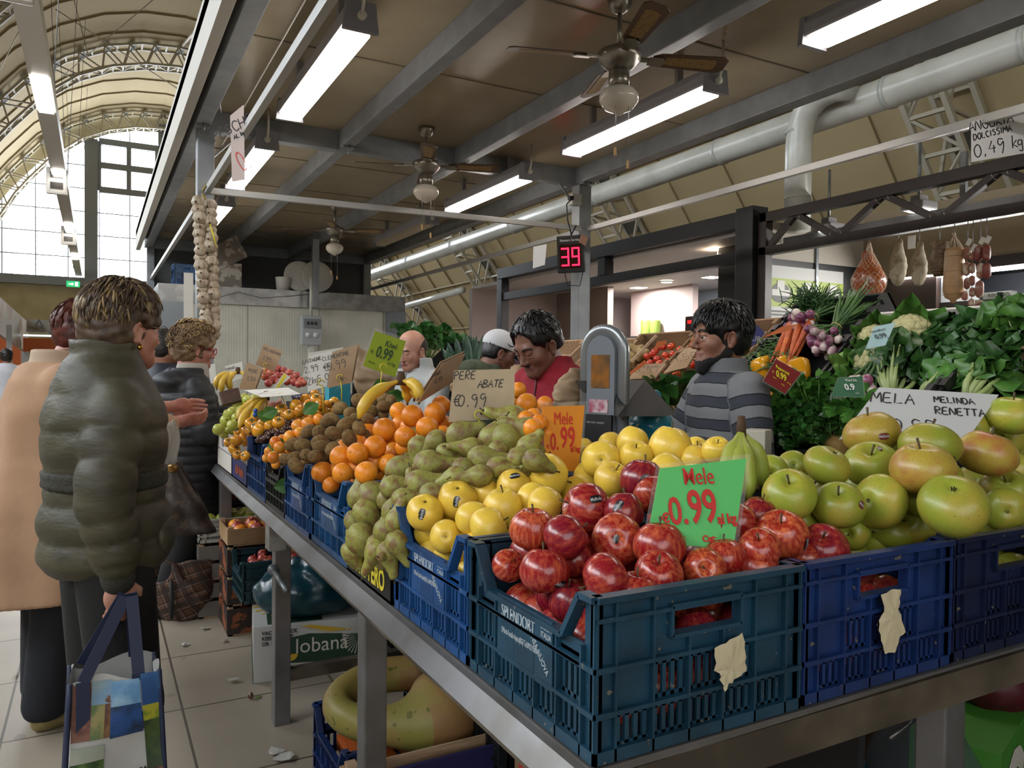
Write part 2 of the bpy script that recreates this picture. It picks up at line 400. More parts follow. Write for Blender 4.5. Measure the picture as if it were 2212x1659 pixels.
# long purlins seen as lines on the right slope
b = MB()
for x, z in [(p[0], p[1]) for p in dens(PROF, 2)[24:44:2]]:
    b.bar((x-.04, -1, z-.06), (x-.04, 36, z-.06), .10, .05)
struct(b.build('trim_1', mat('purlin', '9c9070', .7)))
def arch_truss(y, depth=.75, wid=.55, nm='trim_2'):
    b = MB(); P = PROF
    S = dens(P, 3); out = []; inn = []
    for i, (x, z) in enumerate(S):
        a = S[max(i-1, 0)]; c = S[min(i+1, len(S)-1)]; n = Vector((c[1]-a[1], 0, a[0]-c[0])).normalized()
        q = Vector((x, 0, z)); out.append(q+n*.12); inn.append(q+n*depth)
    for sy in (-wid/2, wid/2):
        for L in (out, inn):
            for a, c in zip(L, L[1:]): b.bar((a.x, y+sy, a.z), (c.x, y+sy, c.z), .07, .07)
        for i in range(len(out)-1):
            a, c = (out[i], inn[i+1]) if i % 2 else (inn[i], out[i+1]); b.bar((a.x, y+sy, a.z), (c.x, y+sy, c.z), .045)
    for i in range(0, len(inn)-1):
        a, c = inn[i], inn[i+1]; s = 1 if i % 2 else -1
        b.bar((a.x, y-s*wid/2, a.z), (c.x, y+s*wid/2, c.z), .04); b.bar((a.x, y-wid/2, a.z), (a.x, y+wid/2, a.z), .05)
    for i in range(0, len(out)-1, 1):
        a, c = out[i], out[i+1]; q = (a+c)/2; b.bar((a.x, y-wid/2, a.z), (a.x, y+wid/2, a.z), .05)
        if i % 2: b.bar((a.x, y, a.z+.0), (q.x, y, q.z), .5, .05, 1)
    return struct(b.build(nm, [rib_p, mat('rib_pad', '4c4a42', .7)]))
for i, y in enumerate((35.5, 28, 20.7, 13.6, 6.2, -1)): arch_truss(y, nm='trim_%d' % (i+2))
# tie rods and a strut down the vault
b = MB(); b.tube([at(480, 0, y=20), at(393, 100, y=27.8)], .045, 8)
for p in [((135, 165), (330, 0)), ((0, 150), (75, 0)), ((160, 0), (190, 118))]: b.tube([at(*p[0], y=24), at(*p[1], y=20)], .012, 5)
b.tube([at(520, 760-480, y=20), at(120, 20, y=20)], .012, 5)
struct(b.build('trim_8', rib_p))

struct(MB().box((-9, -8.6, 0), (13.5, -8.4, 12.2)).build('wall_unseen_rear', creamw))  # unseen rear wall, added to keep sky light out behind the camera
# end wall with its arched window
def arch_z(x):
    for (xa, za), (xb, zb) in zip(PROF, PROF[1:]):
        if xa <= x <= xb: return za+(zb-za)*(x-xa)/(xb-xa)
    return 0
Y0 = 36.0
struct(MB().box((-9, Y0, 0), (13.5, Y0+.3, 4.85)).build('wall_end', creamw))
b = MB(); fr = .06
xs = [-6.6+1.12*i for i in range(16)]
off = .72
def zi(x): return max(arch_z(x)-off, 4.85)
for x in xs:
    if zi(x) > 5: b.box((x-.02, Y0-.05, 4.85), (x+.02, Y0+.05, zi(x)))
for k in range(8):
    z = 4.85+.94*k; L = [x/10 for x in range(-80, 140) if zi(x/10) > z]
    if L: b.box((min(L), Y0-.04, z-.02), (max(L), Y0+.04, z+.02))
for x0, x1 in ((-.42, .06), (4.7, 5.2)): b.box((x0, Y0-.25, 4.5), (x1, Y0+.2, zi(x0)), 1)
for z in (8.62, 9.62, 10.6):  # the three heavy transoms with opening casements
    b.box((.1, Y0-.12, z-.13), (4.7, Y0+.1, z+.13), 1)
for x in (.1, 1.2, 2.28, 3.38, 4.5): b.box((x-.09, Y0-.1, 8.6), (x+.09, Y0+.08, 10.6), 1)
b.box((2.3, Y0-.3, 10.75), (3.2, Y0-.05, 11.6), 1)
b.box((-7, Y0-.3, 4.6), (12, Y0+.1, 4.95), 1)
w = struct(b.build('window_1', [mat('window_bar', '8d939c', .5), grey_w]))
b = MB(); X = [x/2 for x in range(-14, 24)]
vs = [(x, Y0+.02, 4.85) for x in X]+[(x, Y0+.02, zi(x)) for x in X]; n = len(X)
b.add(vs, [(i, i+1, n+i+1, n+i) for i in range(n-1)]); b.build('window_pane', mat('pane_glass', 'eef4ff', .05, alpha=.12), w)
# wall above the glazing, behind the last truss
b = MB(); vs = [(x, Y0+.1, zi(x)) for x in X]+[(x, Y0+.1, max(arch_z(x)+.3, zi(x))) for x in X]
b.add(vs, [(i, i+1, n+i+1, n+i) for i in range(n-1)]); struct(b.build('wall_gable', creamw))
# clerestory panes on the aisle side
b = MB()
for j in range(21):
    y0 = -1.5+1.5*j
    (xa, za), (xb, zb) = PROF[2], PROF[3]
    b.bar((xa, y0, za), (xb, y0, zb), .06, .06)
w2 = struct(b.build('window_2', grey_w)); b = MB()
b.add([(PROF[2][0], -1.5, PROF[2][1]), (PROF[3][0], -1.5, PROF[3][1]), (PROF[3][0], 30, PROF[3][1]), (PROF[2][0], 30, PROF[2][1])], [(0, 1, 2, 3)])
b.build('window_pane', _M['pane_glass'], w2)
# ---- lighting trunk along the aisle with hanging luminaires ----
wp = mat('trunk_white', 'd2cfca', .4)
lampm = mat('tube_white', 'ffffff', .4, emit=5, ecol='fff6ea')
lampb = mat('tube_stall', 'ffffff', .4, emit=8, ecol='fff4ea')
t = tag(empty('lighting_trunk', (-.62, 7, 5)), 'long white lighting trunk hanging over the aisle towards the arched window', 'light fitting')
b = MB(); b.box((-.12, -1, 0), (.12, 29, .22)); 
b.build('trunk', wp, t)
for y in (4.3, 9.5, 15.5, 21.5):
    f = MB().box((-.09, y, -.03), (.09, y+1.5, 0)).build('tube_lamp', lampm, t)
for y in (0.5, 6, 12, 18, 24):
    b = MB()
    for x in (-.3, .35): b.tube([(x*.2, y, .2), (x, y+.1, 6.2)], .008, 4)
    b.build('suspension_wire', steel, t)
def emergency_box(y, s, lab):
    e = tag(empty('emergency_light', (-.66, y, 4.9)), lab, 'light fitting')
    MB().box((-.22*s, 0, -.32*s), (.22*s, .12, .32*s), bev=.04).build('housing', wp, e)
    b = MB()
    for z in (-.2, .06):
        b.box((-.13*s, -.01, z*s), (.13*s, 0, (z+.16)*s))
    b.build('grille_window', mat('lamp_grille', '3d3a36', .3), e)
    b = MB()
    for x in (-.12, .1): b.box((x*s, -.012, .26*s), ((x+.04)*s, 0, .29*s))
    b.build('vent_slot', _M['lamp_grille'], e)
emergency_box(6.6+1.6, .75, 'cream box light with two square windows hanging nearest on the aisle trunk')
emergency_box(17, .8, 'small cream box light hanging halfway along the aisle trunk')
emergency_box(24, .8, 'third small box light hanging farthest down the aisle trunk')
e = tag(empty('exit_sign', tuple(at(158, 614, y=33))), 'green running-man exit sign over the far end of the aisle', 'sign')
MB().box((-.22, 0, -.1), (.22, .06, .12)).build('lit_panel', mat('exit_green', '1f9a5a', .4, emit=.8), e)
b = MB(); b.add([(-.15, -.01, -.02), (-.04, -.01, -.02), (-.04, -.01, -.06), (.03, -.01, .01), (-.04, -.01, .07), (-.04, -.01, .03), (-.15, -.01, .03)], [tuple(range(7))]); b.box((.06, -.01, -.07), (.16, 0, .09))
b.build('pictogram', mat('sign_white', 'eef2ee', .5, emit=.5), e)
MB().bar((0, .03, .1), (0, .03, 1.1), .02).build('hanger', steel, e)

# ================= the white duct on the right =================
duct = mat('duct_white', 'c8c9c2', .28, col2='b9bab2', ns=3)
DA = at(1978, 179, x=5.62); DB = at(871, 570, x=5.62); DS = (DB-DA)/(DB.y-DA.y); t = tag(empty('air_duct', DA), 'big white round air duct running beside the stall roof', 'duct'); DR = .128
def dp(y): return DS*(y-DA.y)
b = MB(); b.tube([dp(-2), dp(18)], DR, 28); b.build('pipe', duct, t)
for y in (1.4, 2.95, 4.0, 5.9, 8.1, 10.3, 12.5, 14.7): MB().tube([dp(y), dp(y+.04)], DR+.009, 28).build('pipe_collar', mat('duct_collar', 'b4b6b0', .35), t)
t = tag(empty('duct_branch', (5.58, 4.72, DA.z+DS.z*(4.7-DA.y)+.02)), 'white elbow pipe dropping from the round duct to the black shop', 'duct')
b = MB(); P = [(0, -.45, .06)]+[(-.0, -.28+.25*math.sin(a)-.0, .06-.25*(1-math.cos(a))) for a in [i*PI/16 for i in range(9)]]+[(0, -.03, -.25), (0, -.03, -.95)]
P = [(-.20, -.5, .05), (-.2, -.35, .08), (-.2, -.2, .06), (-.2, -.08, -.02), (-.2, -.02, -.16), (-.2, 0, -.3), (-.2, 0, -1.05)]
b.tube(P, .112, 24); b.build('pipe', duct, t)
for z in (-.18, -.75): MB().tube([(-.2, 0, z), (-.2, 0, z-.02)], .117, 24).build('pipe_collar', _M['duct_collar'], t)
t = tag(empty('service_pipe', (7.2, 14, 2.9)), 'thin white pipe running low along the far right wall', 'duct')
MB().tube([at(880, 660, x=6.6)-Vector((7.2, 14, 2.9)), at(1000, 626, x=6.6)-Vector((7.2, 14, 2.9))], .07, 12).build('pipe', duct, t)
# ================= the fruit stall canopy =================
panel = mat('canopy_panel', 'a3967c', .22, col2='9b8e75', ns=2)
def ribbed(M, scale=26, axis='y', strength=.25):
    nt = M.node_tree; lk = nt.links.new; b = nt.nodes['Principled BSDF']
    tc = nt.nodes.new('ShaderNodeTexCoord'); w = nt.nodes.new('ShaderNodeTexWave'); w.wave_type = 'BANDS'; w.bands_direction = axis.upper(); w.inputs['Scale'].default_value = scale
    lk(tc.outputs['Object'], w.inputs['Vector']); bp = nt.nodes.new('ShaderNodeBump'); bp.inputs['Strength'].default_value = strength; bp.inputs['Distance'].default_value = .003
    lk(w.outputs['Fac'], bp.inputs['Height']); lk(bp.outputs[0], b.inputs['Normal'])
ribbed(panel)
cn = tag(empty('stall_canopy', (0, 0, 0)), 'flat panelled roof on grey steel posts over the fruit stall', 'canopy')
YN, YF = -.6, 12.3
MB().box((.5, YN, 3.24), (4.0, YF, 3.32)).build('ceiling_panel', panel, cn)
for y in (-.2, 1.0, 2.15, 3.3, 4.45, 6.9, 8.05, 9.2, 10.35, 11.5): MB().box((.6, y, 3.236), (3.9, y+.012, 3.241)).build('panel_seam', mat('panel_seam', '6e6554', .6), cn)
def ibeam(b, a, c, w=.1, h=.13):
    b.bar(a, c, w, h)
for x, w in ((.66, .10), (1.7, .09), (2.67, .09), (3.9, .12)):
    b = MB(); b.box((x-w/2, YN, 3.10), (x+w/2, YF, 3.24), bev=.006); b.build('beam', steel_d, cn)
MB().box((.7, YF-.03, 2.43), (3.9, YF, 3.1)).build('back_panel', mat('canopy_back', '4b4d4e', .5), cn)
MB().box((.50, YN, 3.06), (.56, YF, 3.36), bev=.004).build('fascia', mat('fascia_white', 'b5b2aa', .5), cn)
for y in (YN+.05, 5.95, YF-.06):
    b = MB()
    for x0, x1 in ((.71, 1.655), (1.745, 2.625), (2.715, 3.84)): b.box((x0, y-.05, 3.09), (x1, y+.05, 3.24), bev=.006)
    b.build('cross_beam', steel_d, cn)
for x, y, w in ((.69, 5.95, .115), (3.94, 5.95, .13), (.69, YF-.06, .1), (3.9, YF-.06, .12)):
    MB().box((x-w/2, y-w/2, 0), (x+w/2, y+w/2, 3.1), bev=.008).build('post', mat('post_grey', '8e9296', .42, .3, col2='83878b', ns=6), cn)
MB().box((2.52, 10.18, 2.2), (2.60, 10.26, 3.1), bev=.005).build('post', _M['post_grey'], cn)
b = MB()
for sx in (0, 1):  # knee braces and bolts at the posts
    x = (.75, 3.86)[sx]; s = (1, -1)[sx]
    b.bar((x, 5.95, 2.92), (x+s*.17, 5.95, 3.1), .03, .01)
for x, y in ((1.7, 5.8), (2.67, 5.8), (3.9, 5.8), (.66, 5.8)):
    b.box((x-.045, y-.02, 3.085), (x+.045, y+.06, 3.1)); b.tube([(x, y-.03, 3.05), (x, y-.03, 3.1)], .01, 6)
b.build('bracket', steel, cn)
rail = mat('rail_white', 'a9aaa8', .35, .2)
for a, c in (((.72, 5.9, 2.66), (3.9, 5.9, 2.70)), ((.70, -.4, 2.66), (.70, 12.2, 2.66)), ((3.98, -.4, 2.70), (3.98, 5.9, 2.70)), ((3.98, 6.0, 2.70), (3.98, 12.2, 2.70))):
    MB().bar(a, c, .035, .045, bev=.003).build('hanging_rail', rail, cn)
MB().tube([(.8, -.4, 3.0), (.8, 5.9, 3.0)], .004, 4).build('cable', white_p, cn)

# ---- fluorescent lamps ----
gl = mat('lamp_body', '98979b', .35, .2)
def tube_lamp(x, y0, L, lab, lit=True):
    t = tag(empty('fluorescent_lamp', (x, y0, 3.0)), lab, 'lamp', 'fluorescent lamps under the stall roof')
    b = MB(); b.box((-.075, 0, 0), (.075, L, .07), bev=.015); b.prism([(-.075, .0), (.075, .0), (.05, .075), (-.05, .075)], 0, 1, 0, Matrix(((1, 0, 0, 0), (0, 0, L, 0), (0, 1, 0, .03), (0, 0, 0, 1)))); b.build('housing', gl, t)
    MB().box((-.062, .04, -.035), (.062, L-.04, .004), bev=.012).build('diffuser', lampb if lit else mat('diffuser_off', 'a89a86', .25), t)
    for y in (-.012, L-.018): MB().prism([(-.085, -.035), (.085, -.035), (.07, .10), (-.07, .10)], y, y+.03, 0, Matrix(((1, 0, 0, 0), (0, 0, 1, 0), (0, 1, 0, 0), (0, 0, 0, 1)))).build('end_cap', mat('lamp_cap', '7f8086', .4), t)
    b = MB(); b.tube([(0, -.02, .03), (0, -.05, .1), (0, -.05, .24)], .008, 6); b.tube([(0, -.03, .03), (0, .0, .03)], .022, 10)
    b.build('cable', white_p, t)
    for y in (.3, L-.3): MB().box((-.02, y, .09), (.02, y+.03, .24)).build('bracket', gl, t)
tube_lamp(1.08, 3.5, 1.5, 'brightly lit tube lamp on the aisle side of the roof, nearest of its row')
tube_lamp(1.08, 5.72-.1+.1, 1.45, 'lit tube lamp hanging just behind the pink peach sign')
tube_lamp(1.12, 7.95, 1.45, 'lit tube lamp half hidden behind the garlic braid')
tube_lamp(3.04, 1.1, 1.5, 'lit tube lamp above the elbow pipe, cut by the top edge of the picture')
tube_lamp(3.06, 3.27, 1.5, 'lit tube lamp just under the blades of the nearest ceiling fan')
tube_lamp(3.13, 5.52, 1.55, 'lit tube lamp beyond the cross beam, beside the middle ceiling fan')
tube_lamp(3.2, 7.75, 1.75, 'unlit tube lamp under the far part of the stall roof', False)

# ---- ceiling fans ----
fanm = mat('fan_metal', '8f8a80', .3, .8); wood = mat('fan_blade_wood', '5d4632', .4, col2='4c3826', ns=20, stretch=(1, 8, 1))
cane = mat('fan_cane', 'a3895a', .7, col2='75603a', ns=150, nlo=.45, nhi=.55); opal = mat('opal_glass', 'd6d2c6', .12, sss=.2)
def make_fan(loc, rot, lab):
    t = tag(empty('ceiling_fan', loc, rot), lab, 'ceiling fan', 'ceiling fans with glass globes under the stall roof')
    MB().lathe([(0, -.0), (.062, -.0), (.058, -.02), (.045, -.055), (.02, -.07), (0, -.07)][::-1], 24).build('canopy_cup', fanm, t)
    MB().tube([(0, 0, -.06), (0, 0, -.24)], .012, 10).build('rod', fanm, t)
    MB().lathe([(0, -.35), (.055, -.35), (.075, -.335), (.105, -.30), (.11, -.275), (.10, -.26), (.06, -.245), (.02, -.22), (0, -.22)], 28).build('motor', fanm, t)
    MB().lathe([(0, -.44), (.05, -.44), (.052, -.40), (.05, -.34), (0, -.34)], 20).build('light_fitter', fanm, t)
    MB().lathe([(0, -.575), (.012, -.57), (.03, -.558), (.07, -.54), (.096, -.505), (.098, -.475), (.08, -.45), (.05, -.435), (0, -.435)], 28).build('glass_globe', opal, t)
    for k in range(4):
        a = k*PI/2; R = Matrix.Rotation(a, 4, 'Z')
        b = MB(); b.M = R @ Matrix.Translation((0, 0, -.285)) @ Matrix.Rotation(-.24, 4, 'X')
        out = [(.17, -.028), (.21, -.05), (.53, -.062), (.56, -.038), (.56, .038), (.53, .062), (.21, .05), (.17, .028)]
        b.prism(out, -.003, .003); bl = b.build('blade', wood, t)
        b = MB(); b.M = R @ Matrix.Translation((0, 0, -.285)) @ Matrix.Rotation(-.24, 4, 'X')
        b.prism([(.24, -.022), (.255, -.03), (.49, -.036), (.505, -.02), (.505, .02), (.49, .036), (.255, .03), (.24, .022)], -.0042, .0042); b.build('cane_inset', cane, bl)
        b = MB(); b.M = R @ Matrix.Translation((0, 0, -.29)) @ Matrix.Rotation(-.24, 4, 'X')
        b.box((.08, -.014, -.004), (.17, .014, .004)); b.prism([(.15, -.03), (.22, -.034), (.24, 0), (.22, .034), (.15, .03)], -.008, -.003); b.build('blade_arm', fanm, t)
    for x, l in ((-.03, .36), (.035, .42)):
        b = MB(); b.tube([(x, -.05, -.43), (x, -.05, -.43-l+.06)], .0018, 5); ch = b.build('pull_chain', fanm, t)
        MB().lathe([(0, -.60-l+.07), (.008, -.595-l+.07), (.006, -.56-l+.07), (0, -.55-l+.07)], 8, 0, Matrix.Translation((x, -.05, .1))).build('chain_knob', mat('knob_wood', 'b08a55', .5), ch)
    return t
make_fan((2.28, 3.12, 3.24), math.radians(-19), 'largest and nearest ceiling fan with caned blades and glass globe')
make_fan((2.22, 5.5, 3.24), math.radians(-20), 'middle ceiling fan, hanging just before the grey cross beam')
make_fan((2.37, 8.6, 3.24), math.radians(-22), 'farthest and smallest ceiling fan, above the plates on the cold room')

# ================= white cold room behind the stall =================
cr = mat('cold_room_panel', 'b5b5aa', .45, col2='abaca1', ns=3); ribbed(cr, 9, 'x', .35)
t = tag(empty('cold_room', (.7, 10.4, 0)), 'white ribbed cold room with metal top edge behind the fruit stall', 'cold room')
MB().box((0, 0, 0), (3.15, 1.8, 2.2)).build('wall_panel', cr, t)
b = MB(); b.box((-.03, -.03, 2.2), (3.18, 1.83, 2.42)); b.build('top_trim', mat('foil_trim', '8d8f90', .3, .7, col2='a5a7a8', ns=6, bump=.2, bs=12), t)
b = MB(); b.box((-.04, -.04, 0), (.28, .02, 2.2)); b.box((2.9, -.04, 0), (3.19, .02, 2.2)); b.build('corner_sheet', mat('corner_sheet', '7f878d', .35, .6), t)
MB().box((-.35, -.1, .3), (-.12, .25, 2.35), bev=.01).build('side_unit', mat('unit_white', 'a7a8a6', .5), t)
b = MB()
for x in (1.02, 1.95, 2.86): b.box((x, -.004, 0), (x+.012, 0, 2.2))
b.build('panel_joint', mat('joint', '86867c', .6), t)
# electrical box
t = tag(empty('switch_box', tuple(at(674, 712, y=10.0))), 'grey electrical socket and switch box on the cold room', 'electrical box')
b = MB(); b.box((-.13, 0, -.2), (.13, .12, .18), bev=.012); b.build('housing', mat('box_grey', '8f9496', .45), t)
b = MB(); b.box((-.11, -.012, .02), (.11, 0, .14), bev=.008); b.build('cover_window', mat('box_window', '6a6f72', .2), t)
b = MB()
for x in (-.07, -.02, .03): b.box((x, -.014, .06), (x+.035, -.01, .10))
b.build('breaker', black_st, t)
b = MB()
for x in (-.05, .05): b.tube([(x, -.01, -.07), (x, .0, -.07)], .035, 14)
b.build('socket', mat('socket_white', 'b9bcbc', .4), t)
MB().tube([(0, .06, .18), (0, .06, .7)], .02, 8).build('conduit', mat('conduit', 'b2b2aa', .4), t)
MB().box((-.03, .03, -1.1), (.03, .1, -.2)).build('trunking', _M['conduit'], t)
# crate, carton, plates on the cold room
def plate(x, r, lab):
    t = MB().lathe([(0, .0), (r*.5, .0), (r*.55, .012), (r*.95, .03), (r, .034), (r*.96, .04), (r*.55, .022), (0, .01)], 36).build('plate', mat('plate_white', 'c2c1bb', .3), mw=Matrix.Translation((x, 10.55, 2.42+r)) @ Matrix.Rotation(math.radians(82), 4, 'X'))
    tag(t, lab, 'plate', 'large white plates on the cold room')
plate(2.42, .21, 'large white plate standing on the cold room beside the white tub')
plate(2.66, .22, 'white plate standing at the outer end of the plates on the cold room')
t = tag(MB().lathe([(0, 0), (.085, 0), (.10, .17), (.104, .18), (.0, .18)], 20).build('tub', mat('tub_white', 'bdbcb5', .4), loc=(2.2, 10.5, 2.42)), 'white lidded tub on the cold room', 'tub')
t = tag(empty('carton', (1.25, 10.5, 2.42)), 'open patterned carton leaning on top of the cold room', 'box')
MB().box((-.02, 0, 0), (.42, .3, .32)).build('body', mat('carton_white', '9b958a', .7, col2='6b6258', ns=7, nlo=.45, nhi=.5), t)
MB().bar((-.02, .0, .3), (.42, -.01, .55), .01, .3).build('flap', _M['carton_white'], t)
# ================= plastic crates =================
def crate_mat(key, c): return mat(key, c, .42, col2='%02x%02x%02x' % tuple(int(int(c[i:i+2], 16)*.82) for i in (0, 2, 4)), ns=9, bump=.05, bs=60, speck='6f6a5c', spn=90, spt=.74)
blue_t = crate_mat('crate_teal_blue', '1b4359'); blue_b = crate_mat('crate_bright_blue', '1c4c84'); blue_n = crate_mat('crate_navy_blue', '18336a')
blue_m = crate_mat('crate_mid_blue', '22578a'); crate_k = crate_mat('crate_black', '191b1c'); crate_g = crate_mat('crate_dark_teal', '173c46'); crate_dk = crate_mat('crate_dark_navy', '131e40')
print_w = mat('printed_white', 'a9b4bc', .6)
def wall_M(o, u, v, w):
    m = Matrix((u, v, w)).transposed().to_4x4(); m.translation = o; return m
def crate_wall(b, L, h, dip, cols, handle=False, label=False, T=.012, c=.035):
    """u along, v up, w outward; ribbed, slotted wall of a market crate"""
    hd = h*.70 if dip else h
    if dip:
        path = [(0, h), (c, h), (c+.045, hd), (L-c-.045, hd), (L-c, h), (L, h)]
    else: path = [(0, h), (L, h)]
    for (u0, v0), (u1, v1) in zip(path, path[1:]):
        b.bar((u0, v0-.004, -T/2+.004), (u1, v1-.004, -T/2+.004), .009, .020, 0, (0, 0, 1)) if u0 != u1 else None
    b.box((0, 0, -T), (c, h-.002, -T+.006)); b.box((L-c, 0, -T), (L, h-.002, -T+.006))
    rows = [.0, .29*h, .56*h, hd-.034]
    for v in rows[1:]:
        b.box((0, v-.003, -T), (L, v+.003, .003))
    b.box((0, 0, -T), (L, .018, .002))
    if dip: b.box((0, rows[3]+.022, -T), (L, rows[3]+.026, .002)) if False else None
    # solid upper band
    top = hd-.006
    if handle:
        u0, u1 = L*.33, L*.67; v0, v1 = h-.075, h-.030
        b.box((c, rows[2], -T), (u0, top, -T+.005)); b.box((u1, rows[2], -T), (L-c, top, -T+.005))
        b.box((u0, rows[2], -T), (u1, v0, -T+.005)); b.box((u0, v1, -T), (u1, top, -T+.005))
        for a in ((u0, v0, u1, v0), (u1, v0, u1, v1), (u1, v1, u0, v1), (u0, v1, u0, v0)):
            b.bar((a[0], a[1], -T/2), (a[2], a[3], -T/2), .006, .02, 0, (0, 0, 1))
        rows2 = rows[:3]
    else:
        b.box((c, rows[3], -T), (L-c, top, -T+.005)); rows2 = rows
    us = [c+(L-2*c)*i/cols for i in range(cols+1)]
    for i, u in enumerate(us):
        b.box((u-.002, 0, -T), (u+.002, (top if not handle or not (L*.33 < u < L*.67) else h-.075), .002))
    for k in (0, L): b.box((k-.004 if k else 0, 0, -T), (k if k else .004, h-.004, .002))
    for v in (.29*h, .56*h): b.box((0, v-.004, -T), (c, v+.004, .004)); b.box((L-c, v-.004, -T), (L, v+.004, .004))
    for r in range(len(rows2)-1):
        v0 = rows2[r]+(.016 if r == 0 else .003); v1 = rows2[r+1]-.003
        for i in range(cols):
            a, z = us[i]+.002, us[i+1]-.002
            if label and r in (1, 2) and i in (1, 2, 3)[:cols-2]:
                b.box((a, v0, -T), (z, v1, -T+.007)); continue
            if (i in (0, cols-1)) and r == len(rows2)-2 and not label: b.box((a, v0, -T), (z, v1, -T+.005)); continue
            n = 4; g = (z-a)/n
            for k in range(n): b.box((a+g*(k+.27), v0, -T), (a+g*(k+.73), v1, -T+.005))
            b.box((a, v1-.008, -T), (z, v1, -T+.005)); b.box((a, v0, -T), (z, v0+.006, -T+.005))
def crate(loc, size, m_, lab, nm='plastic_crate', dipx=True, group=None, rz=0, label=True, cols=5, dipall=False, brand=True, tilt=None):
    lx, ly, h = size
    t = empty(nm, loc, rz); tag(t, lab, 'crate', group)
    if tilt: t.rotation_euler = tilt
    b = MB()
    b.M = wall_M((0, ly, 0), (0, -1, 0), (0, 0, 1), (-1, 0, 0)); crate_wall(b, ly, h, dipx, cols, False, label)
    b.M = wall_M((lx, 0, 0), (0, 1, 0), (0, 0, 1), (1, 0, 0)); crate_wall(b, ly, h, dipx, cols, False, False)
    b.M = wall_M((0, 0, 0), (1, 0, 0), (0, 0, 1), (0, -1, 0)); crate_wall(b, lx, h, dipall, cols, not dipall)
    b.M = wall_M((lx, ly, 0), (-1, 0, 0), (0, 0, 1), (0, 1, 0)); crate_wall(b, lx, h, dipall, cols, not dipall)
    b.M = Matrix.Identity(4); b.box((.004, .004, 0), (lx-.004, ly-.004, .008))
    b.build('body', m_, t)
    if label and brand:
        o = (-.0015, ly/2, .50*h); B = axes(o, (0, -1, 0), (0, 0, 1)); wl = (ly-.07)*3/5*.9
        MB().box((-wl/2, -.056, -.004), (wl/2, .05, 0)).build('label_plate', m_, t, mw=B)
        Bm = B @ Matrix.Translation((0, 0, .0006))
        text('printed_name', 'SPLENDORT', .034, print_w, t, Bm @ Matrix.Translation((-wl*.1, .024, 0)), bold=.0004, sx=wl/.30)
        text('printed_address', 'S.Maria Focallo-Ispica(RG) Tel.0932.958364', .0135, print_w, t, Bm @ Matrix.Translation((-wl*.06, -.008, 0)), sx=wl/.34)
        text('printed_region', 'SICILIA\nITALIA', .013, print_w, t, Bm @ Matrix.Translation((wl*.40, .03, 0)), sx=.8)
        text('printed_line', 'LINEA NUOVA', .016, print_w, t, Bm @ Matrix.Translation((wl*.28, -.008, 0)) @ Matrix.Rotation(-.75, 4, 'Z'), sx=.72)
    return t

# ================= the steel display table =================
tb_steel = mat('table_steel', '79787a', .36, .6, col2='6d6b68', ns=7, nlo=.45, nhi=.62, bump=.03)
tb_dirty = mat('table_tube', '655c4e', .55, .3, col2='463f35', ns=5)
TZ = .85
tbl = tag(empty('display_table', (0, 0, 0)), 'long steel display table with a drip rail carrying the fruit crates', 'table')
b = MB()
b.prism([(.600, TZ-.004), (.590, TZ-.008), (.566, TZ-.042), (.570, TZ-.044), (.594, TZ-.014), (1.35, TZ-.006), (1.35, TZ), (.600, TZ)], .86, 4.75, 0, Matrix(((1, 0, 0, 0), (0, 0, 1, 0), (0, 1, 0, 0), (0, 0, 0, 1))))
b.box((1.35, .86, TZ-.006), (1.9, 1.35, TZ)); b.build('drip_rail', tb_steel, tbl)
b = MB(); b.box((.60, .9, TZ-.085), (.645, 4.74, TZ-.03)); b.box((.60, .86, TZ-.075), (1.95, .90, TZ-.012)); b.box((1.3, .9, TZ-.08), (1.34, 4.7, TZ-.03)); b.build('frame', tb_dirty, tbl)
for x, y in ((.645, 1.95), (.64, 3.06), (.64, 4.55), (1.28, 1.9), (1.28, 3.06), (1.28, 4.55), (1.445, .90), (.66, .93)):
    if (x, y) == (.66, .93): continue
    w = .062
    MB().box((x-w/2, y-w/2, 0), (x+w/2, y+w/2, TZ-.07), bev=.004).build('leg', tb_steel, tbl)
MB().box((.67, 3.04, .165), (1.26, 3.08, .21)).build('lower_rail', tb_dirty, tbl)
b = MB(); b.tube([(.60, 3.03, .62), (.60, 2.78, .60)], .011, 12); b.tube([(.60, 3.03, .62), (.60, 3.0, .6175)], .02, 12); b.build('hook_bar', steel, tbl)
b = MB(); b.box((.585, 3.02, TZ-.16), (.65, 3.10, TZ-.02)); b.build('joint_plate', mat('joint_tape', '9a9894', .4, .3, col2='6a6762', ns=18), tbl)

# ================= crates on the table =================
Z = TZ+.002; CW = .405
crate((.605, .865, Z), (.405, .40, .235), blue_t, 'dark teal blue crate of red apples at the table corner, printed in white')
crate((.605, 1.275, Z), (.40, .395, .235), blue_b, 'bright blue crate of yellow apples behind the red apple crate')
crate((1.02, .868, Z), (.40, .40, .235), blue_n, 'navy crate with crumpled paper label, right of the red apples', label=False)
crate((1.432, .872, Z), (.42, .40, .235), crate_dk, 'dark navy crate cut by the right edge, holding renetta apples', label=False)
crate((1.02, 1.28, Z), (.40, .40, .235), crate_mat('crate_blue_back', '1c4a80'), 'blue crate behind the green apples, bananas standing before it', label=False)
crate((.605, 2.04, Z), (.40, .40, .235), blue_m, 'blue crate of oranges between the pears and the kiwis')
crate((.60, 2.45, Z), (.40, .36, .235), crate_mat('crate_kiwi', '244f86'), 'blue crate full of kiwis, next beyond the oranges')
crate((.60, 2.82, Z), (.40, .34, .19), crate_k, 'black crate of clementines with green leaves', label=False, dipall=True)
crate((.60, 3.17, Z), (.40, .42, .235), crate_mat('crate_chestnut', '20467a'), 'blue crate of brown chestnuts before the persimmons', brand=False)
